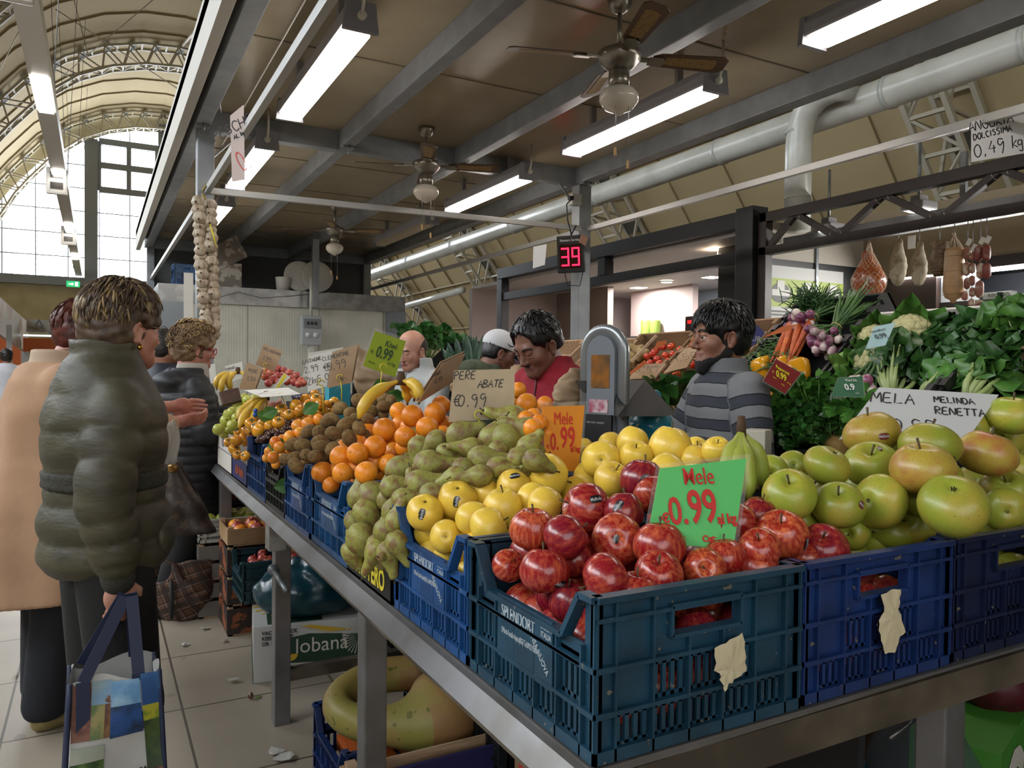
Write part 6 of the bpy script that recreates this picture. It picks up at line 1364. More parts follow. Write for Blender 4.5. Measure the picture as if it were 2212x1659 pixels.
t, P, _ = card('box_flap', [(1636, 702), (1653, 720), (1612, 762), (1607, 742)], 3.0, mat('flap_blue', '2c2f7c', .5), 'blue printed box end NUR next to the striped man', cat='box flap'); text('printed_word', 'NUR', .03, s_white, t, Matrix.Translation((0, 0, .002)) @ Matrix.Rotation(.9, 4, 'Z'))
for pts, lab in (([(1360, 778), (1415, 722), (1421, 727), (1367, 786)], 'pine slat edge rising left of the tomatoes'), ([(1085, 770), (1128, 745), (1131, 750), (1090, 778)], 'pine crate edge beside the man in red'), ([(1980, 728), (2040, 676), (2050, 680), (1990, 733)], 'pine slat edge between cauliflower and spinach'), ([(2163, 752), (2212, 690), (2222, 705), (2172, 775)], 'pine slat edge at the right picture border')):
    d = 3.7 if px < 0 else {1360: 3.9, 1085: 5.0, 1980: 2.95, 2163: 2.7}[pts[0][0]]; q = [at(*p, d=d) for p in pts]; o = MB().bar((q[0]+q[3])/2, (q[1]+q[2])/2, .03, .012).build('pine_batten', pinew); tag(o, lab, 'wood')
# artichokes / ginger
gi = mat('topinambur', '9a8358', .8, col2='8a7348', ns=14, bump=.3, bs=60)
k = 0
for px, py in ((1350, 760), (1362, 752), (1376, 758), (1352, 778), (1366, 772), (1385, 765), (1358, 790), (1346, 770)):
    p = vh(px, py, .04); me = sdf_mesh('root', [dict(t='s', c=(0, 0, 0), r=.028), dict(t='s', c=(.03, .01, .01), r=.02), dict(t='s', c=(-.02, .03, 0), r=.018), dict(t='s', c=(0, -.03, .015), r=.017)], .007, (-.06, -.06, -.05), (.07, .07, .06)); o = link('root_vegetable', me, gi); o.location = p; o.rotation_euler = (k, k*2, k); tag(o, 'knobbly beige root in the pine crate left of the tomatoes', 'root vegetable', 'beige roots'); k += 1
pk = mat('pumpkin_flesh', 'c4622c', .5)
for i, (px, py) in enumerate(((1415, 828), (1440, 822), (1425, 850), (1462, 832), (1400, 860))):
    p = vh(px, py, .05); o = MB().grid(lambda u, v: (.06*math.cos(PI*u), (v-.5)*.05*math.sin(PI*u), .06*math.sin(PI*u)), 10, 3, thick=.02).build('pumpkin_slice', pk, loc=p); o.rotation_euler = (i, .4*i, i*1.3); tag(o, 'orange pumpkin slice below the tomato boxes', 'pumpkin', 'pumpkin slices')
# leeks and aubergines, far
lk_ = mat('leek_leaf', '223f2e', .5, col2='2e5238', ns=10)
for i, (px, py, tx, ty) in enumerate(((1000, 790, 985, 728), (1010, 790, 1003, 728), (1020, 790, 1018, 722), (1028, 790, 1034, 726), (990, 790, 970, 740), (1036, 780, 1046, 735), (1000, 785, 960, 756), (975, 788, 955, 745))):
    p = vh(px, py, .05); q = at(tx, ty, d=(p-C0).dot(FWD)+.05); t = tag(empty('leek', p), 'dark green leek, %s from the front in the far crate' % ORD[i], 'leek', 'leeks in the far crate'); b = MB()
    for k in range(4): leaf(b, (0, 0, 0), (q-p)*rnd.uniform(.8, 1.1)+Vector((rnd.uniform(-.05, .05), rnd.uniform(-.05, .05), 0)), .022, .1, .005, 2, 5, up=-FWD, fold=.5)
    b.build('leaves', lk_, t); MB().tube([-(q-p)*.4, (0, 0, 0)], .014, 8).build('shaft', stalkw, t)
au = mat('aubergine_skin', '33203c', .2, coat=.4, rand=.15)
for i in range(10):
    p = vh(1095+rnd.random()*38, 775-rnd.random()*24, .06); o = MB().tube([(0, 0, -.07), (0, 0, -.05), (0, 0, 0), (.01, 0, .05), (.015, 0, .08)], [.012, .03, .032, .024, .008], 10).build('aubergine', au, mw=frame(p, (rnd.uniform(-1, 1), rnd.uniform(-1, 1), rnd.uniform(.2, 1)))); tag(o, 'dark purple aubergine in the far crate behind the man in red', 'aubergine', 'aubergines in the far crate')
    MB().tube([(.015, 0, .075), (.02, 0, .10)], [.012, .004], 6).build('stalk', pst, o)
sprigs(925, 775, 26, .3, 'green leafy bunch behind the man in the pale jacket', lf_d, .2, (0, 0, 1), .04)
# price signs on the rack
t, P, _ = card('price_sign', [(1677, 775), (1730, 806), (1696, 850), (1649, 823)], 2.72, mat('sign_burgundy', '7e1b20', .45), 'burgundy Peperoni 0.99 price sign on the yellow peppers', dd=(.06, .1, 0, -.03)); sleeve(t, P, 1.1); ty = mat('print_lemon', 'd9cf2e', .5)
text('lettering', 'Peperoni', .021, ty, t, T(.002, .028), bold=.0005, sx=.85); text('price', '0.99', .04, ty, t, T(-.004, -.002), bold=.0012, sx=.72); text('currency', '€', .012, ty, t, T(-.043, -.004)); text('price_unit', 'al kg', .01, ty, t, T(.033, -.014)); text('small_print', 'Prov.:', .008, ty, t, T(-.033, -.026)); text('small_print', 'Cat:', .009, ty, t, T(.005, -.036))
t, P, _ = card('price_sign', [(1888, 706), (1934, 697), (1913, 745), (1870, 754)], 2.7, mat('sign_pale_blue', '7fa3a6', .45), 'pale blue Cavolfiori 0.99 price sign on the cauliflowers', dd=(.05, .05, -.03, -.03)); sleeve(t, P, 1.06); td = mat('print_slate_dark', '26383c', .5)
text('lettering', 'Cavolfiori', .017, td, t, T(.004, .028), sx=.85); text('price', '0.99', .034, td, t, T(0, -.004), bold=.0008, sx=.7); text('price_unit', 'al kg', .009, td, t, T(.022, -.022))
t, P, _ = card('price_sign', [(1811, 817), (1864, 812), (1866, 858), (1796, 855)], 2.62, mat('sign_dark_green', '1d5a3a', .45), 'dark green Verza 0.9 price sign under the red onions', dd=(.05, .05, 0, 0)); sleeve(t, P, 1.06)
text('lettering', 'Verza', .018, s_white, t, T(.012, .026)); text('price', '0.9', .036, s_white, t, T(0, -.004), bold=.0012, sx=.8); text('small_print', 'Cat:', .008, s_white, t, T(.02, -.03))
t = tag(MB().box((0, 0, 0), (.10, .16, .02), bev=.004).build('green_cover', mat('lid_green', '2a9a5c', .4), mw=frame(at(2015, 700, d=3.3), UP)), 'bright green plastic lid behind the largest cauliflower', 'lid')
for px, lb in ((1395, 'left one of two upright green fabric bins in the shop'), (1415, 'right one of two upright green fabric bins in the shop')):
    p = at(px, 716, x=7.2); b = MB(); b.lathe([(.07, -.17), (.075, .15), (.07, .17), (.06, .16), (.06, -.16), (0, -.17)], 14, fn=lambda q, a: (q[0]*(1+.05*math.cos(7*a)), q[1]*(1+.05*math.cos(7*a)), q[2])); tag(b.build('green_bin', mat('bin_green', '6f8a34', .7), loc=p), lb, 'bin')
t = tag(empty('coffee_machine', tuple(at(1508, 705, x=6.3))), 'dark grey machine with red display behind the bearded man', 'machine'); MB().box((-.1, -.12, -.2), (.1, .12, .12), bev=.02).build('housing', mat('machine_grey', '4a4044', .4), t); MB().box((-.104, -.06, .03), (-.1, .07, .07)).build('display', mat('red_glow', 'd02020', .4, emit=1), t)
t = tag(MB().box((-.035, -.03, -.035), (.035, .03, .035), bev=.004).build('small_packet', mat('packet_pale', 'a8a394', .6), mw=frame(at(1636, 955, d=2.1), UP) @ Matrix.Rotation(.5, 4, 'Z')), 'small pale packet with emblem beside the banana stem', 'packet')
# ================= people =================
def skinm(k, c, c2): return mat(k, c, .5, col2=c2, ns=9, sss=.12, bump=.03, bs=120)
def join_me(name, mes):
    vs = []; fs = []; mi = []; sm = []
    for me in mes:
        n = len(vs); vs += [tuple(v.co) for v in me.vertices]
        for p in me.polygons: fs.append(tuple(i+n for i in p.vertices)); mi.append(p.material_index); sm.append(p.use_smooth)
    o = bpy.data.meshes.new(name); o.from_pydata(vs, [], fs); o.polygons.foreach_set('material_index', mi); o.polygons.foreach_set('use_smooth', sm); o.update(); return o
class Head:
    """head placed by its centre (between the eyes, inside the skull); +Y is where the face looks"""
    def __init__(s, c, yaw=0, pitch=0, roll=0, sc=1, jaw=1, nose=1):
        s.c = Vector(c); s.R = Euler((pitch, roll, yaw), 'ZXY' if False else 'XYZ').to_matrix(); s.R = Matrix.Rotation(yaw, 3, 'Z') @ Matrix.Rotation(pitch, 3, 'X') @ Matrix.Rotation(roll, 3, 'Y'); s.sc = sc; s.jaw = jaw; s.nose = nose
    def p(s, x, y, z): return tuple(s.c+s.R @ (Vector((x, y, z))*s.sc))
    def S(s, q, r, **k): return dict(t='s', c=s.p(*q), r=r*s.sc, **k)
    def E(s, q, r, rot=None, **k):
        R = s.R @ Euler(rot).to_matrix() if rot else s.R
        return dict(t='e', c=s.p(*q), r=tuple(v*s.sc for v in r), rot=tuple(R.to_euler()), **k)
    def C(s, a, b, ra, rb, **k): return dict(t='c', a=s.p(*a), b=s.p(*b), ra=ra*s.sc, rb=rb*s.sc, **k)
    def prims(s, neck_to):
        j = s.jaw; n = s.nose; P = [s.E((0, -.012, .04), (.076, .097, .086)), s.E((0, .028, -.03), (.060*j, .062, .078), k=.03), s.S((0, .072, -.088), .019*j, k=.03),
             s.C((.048*j, .0, -.055), (.012, .070, -.09), .020, .018, k=.025), s.C((-.048*j, .0, -.055), (-.012, .070, -.09), .020, .018, k=.025),
             s.C((-.03, .078, .022), (.03, .078, .022), .014, .014, k=.02), s.S((.040, .056, -.025), .024, k=.025), s.S((-.040, .056, -.025), .024, k=.025),
             s.E((.031, .094, .000), (.017, .014, .012), op='-', k=.012), s.E((-.031, .094, .000), (.017, .014, .012), op='-', k=.012),
             s.C((0, .086, .008), (0, .106*n, -.030), .0075, .0095, k=.012), s.S((.010, .097, -.036), .0085, k=.006), s.S((-.010, .097, -.036), .0085, k=.006), s.S((0, .1075, -.034), .0095, k=.006),
             s.C((-.018, .085, -.060), (.018, .085, -.060), .0075, .0075, k=.008), s.C((-.015, .084, -.0705), (.015, .084, -.0705), .008, .008, k=.007), s.C((-.022, .0945, -.0655), (.022, .0945, -.0655), .0015, .0015, op='-', k=.004),
             s.E((.031, .079, .007), (.017, .013, .0065), k=.006), s.E((-.031, .079, .007), (.017, .013, .0065), k=.006), s.E((.031, .078, -.011), (.016, .012, .005), k=.006), s.E((-.031, .078, -.011), (.016, .012, .005), k=.006)]
        for x in (1, -1):
            P += [s.E((.080*x, -.008, -.012), (.009, .019, .032), (0, .25*x, 0), k=.008), s.E((.087*x, -.002, -.008), (.006, .010, .019), op='-', k=.005), s.S((.080*x, -.002, -.038), .008, k=.008)]
        P.append(dict(t='c', a=s.p(0, -.03, -.05), b=tuple(neck_to), ra=.052*s.sc, rb=.06*s.sc, k=.03)); return P
    def mesh(s, neck_to, res=.005):
        P = s.prims(neck_to); c = s.c; n = Vector(neck_to); r = .135*s.sc
        lo = [min(c[i]-r, n[i]-.07) for i in range(3)]; hi = [max(c[i]+r, n[i]+.07) for i in range(3)]; hi[2] = c[2]+r; lo[2] = n[2]-.03
        me = sdf_mesh('head', P, res, lo, hi); Ri = s.R.inverted()
        for p in me.polygons:     # the lips carry their own colour
            q = Ri @ (p.center-s.c)/s.sc
            if abs(q.x) < .025 and q.y > .072 and -.078 < q.z < -.052 and (q.z+.0655)**2/.011**2+q.x**2/.025**2 < 1: p.material_index = 1
        return me
    def face(s, parent, iris='2a1a12', brow='16110e', bw=.0045, closed=False):
        b = MB()
        for x in (1, -1): b.ball(s.p(.031*x, .0755, -.001), .0125*s.sc, 16)
        b.build('eye', mat('eye_white', 'c2b8ae', .2), parent); b = MB()
        for x in (1, -1): c = Vector(s.p(.031*x, .0765, -.001)); d = s.R @ Vector((0, 1, -.25 if closed else 0)).normalized(); b.ball(c+d*.0062*s.sc, .0076*s.sc, 12)
        b.build('iris', mat('iris_'+iris, iris, .1), parent)
        if closed:
            b = MB()
            for x in (1, -1): b.ball(s.p(.031*x, .0775, .003), (.0150*s.sc,)*3, 14)
            b.build('eyelid', parent.data.materials[0] if parent.type == 'MESH' else parent['_skin'], parent) if parent.type == 'MESH' else None
        b = MB()
        for x in (1, -1): b.tube([s.p(x*(.013), .0935, .020), s.p(x*.028, .094, .027), s.p(x*.045, .084, .024), s.p(x*.054, .072, .017)], [bw*.7*s.sc, bw*s.sc, bw*.9*s.sc, bw*.4*s.sc], 6)
        b.build('eyebrow', mat('hair_'+brow, brow, .6), parent)
    def hair(s, parent, m_, th=.012, front=.045, side=.0, back=-.08, fr_y=.04, nstr=200, sl=.05, sr=.003, m2=None, curl=0, vol=(1, 1, 1), noise=.003, ears=True, m2f=.3, fringe=0):
        """scalp cap of hair cut round the face, with loose strands over it"""
        P = [s.E((0, -.012, .042), ((.077+th)*vol[0], (.098+th)*vol[1], (.087+th)*vol[2])), s.E((0, -.045, -.02), ((.066+th)*vol[0], (.058+th)*vol[1], .07), k=.03)]
        P += [s.E((0, .115, front-.10), (.080, .085-fringe*.02, .115), op='-', k=.01), dict(t='b', c=s.p(0, 0, back-.15), r=(.2*s.sc, .2*s.sc, .15*s.sc), rot=tuple(s.R.to_euler()), op='-', k=.01)]
        if ears:
            for x in (1, -1): P.append(s.E((.085*x, .004, -.012), (.022, .026, .034), op='-', k=.008))
            for x in (1, -1): P.append(s.E((.085*x, .070, -.035+side), (.042, .050, .062), op='-', k=.01))
        r = .14*s.sc+th
        me = sdf_mesh('hair', P, .0055, [v-r for v in s.c], [v+r for v in s.c], noise=noise, nsc=70); ho = link('hair', me, [m_, m2 or m_], parent)
        b = MB(); rr = random.Random(5)
        for i in range(nstr):
            th_ = rr.uniform(0, 6.28); ph = math.acos(rr.uniform(-.15 if math.sin(th_) > 0 else back*5, 1)); d = Vector((math.sin(ph)*math.cos(th_), math.sin(ph)*math.sin(th_), math.cos(ph)))
            if d.y > .5 and d.z < .55-fringe*.3: continue
            if abs(d.x) > .6 and d.z < .28 and d.y > -.25 and ears: continue
            base = Vector((d.x*(.077+th)*vol[0], -.012+d.y*(.098+th)*vol[1], .042+d.z*(.087+th)*vol[2])); tang = Vector((d.x*.5, d.y*.5+(.3 if d.y > 0 else -.25), -.9))+Vector((rr.gauss(0, .25), rr.gauss(0, .25), 0)); tang -= d*tang.dot(d); tang.normalize(); L = sl*rr.uniform(.6, 1.2)
            if curl:
                R_ = rr.uniform(.008, .014); t1 = d.orthogonal().normalized(); t2 = d.cross(t1); o = base+d*rr.uniform(0, .012)
                pts = [o+(t1*math.cos(a)+t2*math.sin(a))*R_+d*.002*k_ for k_, a in enumerate([q*.9 for q in range(9)])]; rad = [sr]*len(pts)
            else:
                pts = [base, base+tang*L*.35+d*L*.05, base+tang*L*.7+d*L*.01, base+tang*L-d*L*.09]; rad = [sr*1.2, sr*1.5, sr*1.1, sr*.25]
            b.tube([s.p(*q) for q in pts], [q*s.sc for q in rad], 4, 1 if (m2 and rr.random() < m2f) else 0, flat=.55)
        b.build('strands', [m_, m2 or m_], ho)
        return ho
def hand_prims(w, f, palm_n, size=1, curl=.5, thumb=1, spread=.12):
    """hand from the wrist: f = finger direction, palm_n = palm normal; five separate bent fingers"""
    w = Vector(w); f = Vector(f).normalized(); n = Vector(palm_n); n = (n-f*n.dot(f)).normalized(); s_ = f.cross(n)*thumb; z = size
    P = [dict(t='c', a=tuple(w-f*.03*z), b=tuple(w+f*.02*z), ra=.024*z, rb=.024*z, k=.01), dict(t='e', c=tuple(w+f*.05*z), r=(.040*z, .046*z, .016*z), rot=tuple(Matrix((s_, f, s_.cross(f))).transposed().to_euler()), k=.015)]
    for i, (o, L) in enumerate(((.030, .066), (.010, .074), (-.010, .070), (-.029, .056))):
        a = w+f*.085*z+s_*o*z; d = (f+s_*(o*spread*30*.1)).normalized(); c1 = curl*(.7+.15*i); p = a
        for k_, (fr, rad) in enumerate(((.45, .0090), (.32, .0082), (.23, .0074))):
            c1k = c1*(k_+.6)*.75; dd = d*math.cos(c1k)+n*math.sin(c1k); q = p+dd*L*fr*z; P.append(dict(t='c', a=tuple(p), b=tuple(q), ra=rad*z, rb=(rad-.0007)*z, k=.003 if k_ else .004)); p = q
    a = w+f*.02*z+s_*.026*z; b_ = a+(f*.55+s_*.6+n*.35).normalized()*.042*z; c_ = b_+(f*.9+s_*.15+n*.4).normalized()*.034*z
    P += [dict(t='c', a=tuple(a), b=tuple(b_), ra=.013*z, rb=.0105*z, k=.01), dict(t='c', a=tuple(b_), b=tuple(c_), ra=.0105*z, rb=.008*z, k=.003)]
    return P
def hand_mesh(w, f, n, **k):
    w = Vector(w); r = .15*k.get('size', 1); return sdf_mesh('hand', hand_prims(w, f, n, **k), .0036, [v-r for v in w], [v+r for v in w])
def lmb(a, b, ra, rb, k=.02, **q): return dict(t='c', a=tuple(a), b=tuple(b), ra=ra, rb=rb, k=k, **q)
def figure(lab, pos, face, skin_, lip, head, neck, limbs, hands=(), nm='person', hres=.005):
    """face: world direction the body looks; returns the body object whose children are hair and clothing"""
    rz = math.atan2(-face[0], face[1]); me = [head.mesh(neck, hres)]
    if limbs:
        allp = [Vector(p[q]) for p in limbs for q in ('a', 'b') if q in p]
        lo = [min(v[i] for v in allp)-.16 for i in range(3)]; hi = [max(v[i] for v in allp)+.16 for i in range(3)]; hi[2] = min(hi[2], neck[2]+.02); me.append(sdf_mesh('body', limbs, .016, lo, hi))
    for h in hands: me.append(hand_mesh(*h[0], **h[1]))
    o = link(nm, join_me('body', me), [skin_, lip]); o.location = pos; o.rotation_euler = (0, 0, rz); tag(o, lab, 'person'); return o
def garment(nm, prims, m_, parent, res=.011, pad=.03, noise=0, nsc=20, axial=False, lo=None, hi=None):
    pts = []
    if nm == 'trousers': prims = list(prims)+[dict(t='b', c=(0, 0, -.455), r=(2, 2, .5), op='-', k=.005)]
    for p in prims:
        if p.get('op') == '-': continue
        if p['t'] == 'c': pts += [(p['a'], max(p['ra'], p['rb'])), (p['b'], max(p['ra'], p['rb']))]
        elif p['t'] in 'se': r = p['r'] if p['t'] == 's' else max(p['r']); pts.append((p['c'], r))
        elif p['t'] == 'p':
            for z, cx, cy, rx, ry in p['tab']: c0 = p.get('c', (0, 0, 0)); pts.append(((c0[0]+cx, c0[1]+cy, c0[2]+z), max(rx, ry)))
    lo = lo or [min(q[0][i]-q[1] for q in pts)-pad for i in range(3)]; hi = hi or [max(q[0][i]+q[1] for q in pts)+pad for i in range(3)]
    me = sdf_mesh(nm, prims, res, lo, hi, noise, nsc, axial); return link(nm, me, m_, parent)
def legs(hip, k1, a1, k2, a2, r=(.065, .052, .040)):
    return [lmb((-.09, 0, hip), k1, r[0], r[1]), lmb(k1, a1, r[1], r[2]), lmb((.09, 0, hip), k2, r[0], r[1]), lmb(k2, a2, r[1], r[2])]
def shoe(nm, c, f, m_, parent, s=1):
    c = Vector(c); f = Vector(f).normalized(); sd = f.cross(Vector((0, 0, 1))); R = Matrix((sd, f, Vector((0, 0, 1)))).transposed()
    P = [dict(t='e', c=tuple(c+f*.09*s+Vector((0, 0, .028))), r=(.043*s, .095*s, .034*s), rot=tuple(R.to_euler())), dict(t='e', c=tuple(c-f*.02*s+Vector((0, 0, .035))), r=(.038*s, .06*s, .045*s), rot=tuple(R.to_euler()), k=.03), dict(t='b', c=tuple(c+Vector((0, 0, -.1))), r=(.4, .4, .1), op='-', k=.004)]
    return link(nm, sdf_mesh(nm, P, .008, [c.x-.22, c.y-.22, -.01], [c.x+.22, c.y+.22, .14]), m_, parent)
SK = dict(pale=skinm('skin_pale', 'b98a76', 'a8735f'), rosy=skinm('skin_rosy', 'b57d6c', 'a56a5c'), tan=skinm('skin_tan', '8a5f49', '7a5040'), brown=skinm('skin_brown', '7a5140', '6a4334'), dark=skinm('skin_deep', '7a5342', '6c4636'))
LP = dict(pale=mat('lip_pale', '9a5850', .45), tan=mat('lip_tan', '7a463e', .45), dark=mat('lip_deep', '6c4038', .45))

# ---- woman in the olive quilted jacket ----
f1 = Vector((.97, .24, 0)); p1 = at(228, 800, d=2.14); p1.z = 0
olive = mat('olive_nylon', '474330', .6, col2='3a3728', ns=6, bump=.5, bs=13, stretch=(1, 1, 2.5)); knit = mat('knit_cuff', '2c2b22', .8, bump=.5, bs=120); blackc = mat('black_cloth', '0b0b0c', .8, bump=.2, bs=40)
hd = Head((0, .045, 1.505), yaw=.30, pitch=-.05, sc=.98)
R_e = (.20, -.055, 1.07); R_w = (.195, -.02, .845)
o = figure('woman with short highlighted hair in an olive quilted jacket, back turned', p1, f1, SK['pale'], LP['pale'], hd, (0, -.01, 1.36),
    legs(.86, (-.1, .02, .47), (-.1, -.03, .06), (.1, .03, .47), (.1, .0, .06))+[lmb((0, 0, .95), (0, 0, 1.26), .09, .09), lmb((.13, 0, 1.28), R_e, .035, .035), lmb(R_e, R_w, .035, .028), lmb((-.13, 0, 1.28), (-.18, .05, 1.08), .035, .035), lmb((-.18, .05, 1.08), (-.12, .12, 1.06), .035, .03)],
    [((R_w, (0, .05, -1), (-1, 0, 0)), dict(size=.95, curl=1.2, thumb=1))])
hd.face(o, '4a3a2a', '4a3a2c', .003)
hb = mat('hair_brown_dark', '3d2e23', .55, col2='54412f', ns=30); hbl = mat('hair_highlight', '8a744e', .5)
hd.hair(o, hb, th=.015, back=-.095, nstr=1300, sl=.045, sr=.0028, m2=hbl, vol=(1.04, 1.02, 1.02), noise=.006, side=-.01, m2f=.26)
q = (5, .011)
garment('quilted_jacket', [dict(t='p', tab=[(.83, 0, 0, .15, .135), (.87, 0, 0, .175, .155), (.98, 0, 0, .18, .155), (1.06, 0, 0, .165, .14), (1.09, 0, 0, .152, .128), (1.12, 0, 0, .168, .143), (1.24, 0, .0, .178, .15), (1.32, 0, 0, .165, .13), (1.38, 0, -.005, .12, .10), (1.42, 0, -.005, .092, .09)], q=(6, .012)),
    dict(t='p', tab=[(1.36, 0, -.005, .095, .09), (1.42, 0, .0, .088, .09), (1.47, 0, .005, .088, .095)], k=.02), dict(t='c', a=(0, .01, 1.40), b=(0, .02, 1.60), ra=.068, rb=.075, op='-', k=.01),
    lmb((.145, -.005, 1.30), R_e, .066, .064, .018, q=(3, .011)), lmb(R_e, (.196, -.025, .89), .063, .052, .016, q=(3, .010)), lmb((-.14, 0, 1.30), (-.19, .05, 1.08), .066, .062, .02, q=(3, .01)), lmb((-.19, .05, 1.08), (-.12, .16, 1.06), .06, .048, .02, q=(2, .01))], olive, o, .009, noise=.004, nsc=26)
garment('waistband', [dict(t='p', tab=[(1.065, 0, 0, .19, .16), (1.09, 0, 0, .184, .153), (1.115, 0, 0, .19, .16)])], knit, o, .01)
garment('cuff', [lmb((.196, -.024, .885), R_w, .045, .042)], knit, o, .007)
garment('pocket_flap', [dict(t='e', c=(.10, .125, .955), r=(.055, .02, .03), rot=(0, 0, -.55)), dict(t='e', c=(.10, .13, .92), r=(.06, .022, .05), rot=(0, 0, -.55), k=.01)], olive, o, .007)
garment('trousers', [lmb((-.085, 0, .86), (-.1, .02, .47), .10, .088), lmb((-.1, .02, .47), (-.1, -.02, .07), .088, .08), lmb((.085, 0, .86), (.1, .03, .47), .10, .088), lmb((.1, .03, .47), (.1, 0, .07), .088, .08)], blackc, o, .014)
for x in (-.1, .1): shoe('shoe', (x, .0, 0), (0, 1, 0), blackc, o)
MB().tube([hd.p(.083, .0, -.047), hd.p(.086, -.002, -.056), hd.p(.084, .0, -.062)], [.004, .0085, .004], 10).build('earring', mat('gold', 'b8923c', .25, 1), o)
gm = mat('glasses_metal', '5a4a44', .3, .5); b = MB(); b.tube([hd.p(.082, -.01, .008), hd.p(.078, .05, .006), hd.p(.062, .098, .006)], .0013, 5); b.tube([hd.p(.036+.024*math.cos(a), .104, -.002+.018*math.sin(a)) for a in [i*PI/8 for i in range(16)]], .0012, 5, closed=True); b.tube([hd.p(-.036+.024*math.cos(a), .104, -.002+.018*math.sin(a)) for a in [i*PI/8 for i in range(16)]], .0012, 5, closed=True); b.build('glasses', gm, o)
b = MB(); b.tube([(.07*math.cos(a), .01+.075*math.sin(a), 1.455+.006*math.sin(3*a)) for a in [i*PI/10 for i in range(20)]], .012, 8, closed=True); b.build('scarf', mat('scarf_teal', '2f4a4c', .8, col2='8a8a78', ns=40), o)
W1 = o

# ---- woman in the camel coat ----
f2 = Vector((.93, .37, 0)); p2 = at(106, 800, d=3.02); p2.z = 0
camel = mat('camel_wool', 'b08d70', .9, col2='a58266', ns=5, bump=.15, bs=60); navyj = mat('dark_denim', '12151d', .85, bump=.2, bs=50)
hd = Head((0, .125, 1.53), yaw=.1, pitch=-.12, sc=.97)
hw = (.02, .60, 1.20)
o = figure('woman with short auburn hair in a long camel coat', p2, f2, SK['rosy'], LP['pale'], hd, (0, .04, 1.37),
    legs(.85, (-.1, .03, .47), (-.1, .04, .06), (.1, .0, .47), (.1, -.02, .06))+[lmb((0, 0, .95), (0, .0, 1.26), .09, .09), lmb((.18, 0, 1.33), (.24, .1, 1.08), .05, .042), lmb((.24, .1, 1.08), (.06, .50, 1.16), .04, .027), lmb((-.18, 0, 1.33), (-.22, .15, 1.1), .05, .042), lmb((-.22, .15, 1.1), (-.02, .50, 1.22), .04, .027)],
    [(((.06, .50, 1.16), (-.1, 1, .05), (-.7, 0, .6)), dict(size=1.0, curl=.45, thumb=-1)), (((-.02, .50, 1.22), (.12, 1, -.02), (.8, 0, -.2)), dict(size=1.0, curl=.35))])
hd.face(o, '4a3a2a', '5a3428', .003)
hd.hair(o, mat('hair_auburn', '3f1a14', .45, col2='5a261a', ns=30), th=.010, back=-.09, nstr=320, sl=.05, sr=.003, noise=.003)
garment('coat', [dict(t='p', tab=[(.52, 0, -.03, .31, .30), (.8, 0, -.02, .26, .25), (1.05, 0, 0, .215, .18), (1.22, 0, 0, .205, .165), (1.34, 0, .01, .175, .14), (1.41, 0, .02, .10, .10)], fold=(7, .014)), lmb((.17, 0, 1.335), (.235, .09, 1.08), .078, .078, .04), lmb((.235, .09, 1.08), (.085, .42, 1.14), .075, .060, .03), lmb((-.17, 0, 1.335), (-.215, .14, 1.1), .078, .075, .04), lmb((-.215, .14, 1.1), (-.05, .42, 1.2), .07, .056, .03), dict(t='b', c=(0, 0, .47), r=(.5, .5, .05), op='-', k=.005)], camel, o, .012, noise=.004, nsc=14)
garment('coat_collar', [dict(t='p', tab=[(1.34, 0, .02, .125, .12), (1.42, 0, .03, .09, .095), (1.46, 0, .03, .085, .09)]), dict(t='c', a=(0, .05, 1.38), b=(0, .07, 1.6), ra=.07, rb=.08, op='-', k=.01), dict(t='e', c=(.0, .16, 1.34), r=(.05, .12, .12), op='-', k=.02)], mat('camel_lining', 'b09a84', .8), o, .009)
garment('scarf', [dict(t='p', tab=[(1.36, 0, .04, .08, .085), (1.46, 0, .06, .073, .078)])], blackc, o, .009)
garment('trousers', [lmb((-.09, 0, .85), (-.1, .03, .47), .12, .095), lmb((-.1, .03, .47), (-.1, .01, .10), .095, .078), lmb((.09, 0, .85), (.1, .0, .47), .12, .095), lmb((.1, 0, .47), (.1, -.05, .10), .095, .08)], navyj, o, .014)
gold = mat('gold_leather', '7d7048', .35, .35, col2='8c7e54', ns=8)
for x, y in ((-.1, .04), (.1, -.02)): shoe('shoe', (x, y, 0), (0, 1, 0), gold, o, 1.02)
W2 = o

# ---- woman with curly hair in the long black puffer ----
f3 = Vector((.97, .25, 0)); p3 = at(402, 800, d=4.42); p3.z = 0
puff = mat('black_puffer', '14161b', .6, col2='101217', ns=8, bump=.25, bs=16)
hd = Head((0, .05, 1.50), yaw=-.1, pitch=-.12, sc=1.0)
hR = (.08, .44, 1.15)
o = figure('woman with curly blond hair and red glasses in a long black puffer coat', p3, f3, SK['rosy'], LP['pale'], hd, (0, .0, 1.33),
    legs(.83, (-.1, .06, .46), (-.1, .14, .06), (.1, -.03, .46), (.1, -.14, .06))+[lmb((0, 0, .95), (0, 0, 1.24), .09, .09), lmb((.17, 0, 1.28), (.22, .04, 1.03), .05, .042), lmb((.22, .04, 1.03), hR, .04, .027), lmb((-.17, 0, 1.28), (-.2, .1, 1.05), .05, .042), lmb((-.2, .1, 1.05), (-.05, .40, 1.14), .04, .027)],
    [((hR, (-.1, 1, .1), (-.8, 0, .4)), dict(size=.95, curl=.6, thumb=-1)), (((-.05, .40, 1.14), (.1, 1, .1), (.8, 0, .4)), dict(size=.95, curl=.6))])
hd.face(o, '3a4a5a', '6a5238', .003)
hd.hair(o, mat('hair_blond_curly', '7c6244', .55, col2='5c452f', ns=20), th=.026, back=-.09, nstr=520, sr=.0036, m2=mat('hair_blond_light', 'a88c5c', .5), curl=1, noise=.008, side=-.01, vol=(1.02, 1, 1))
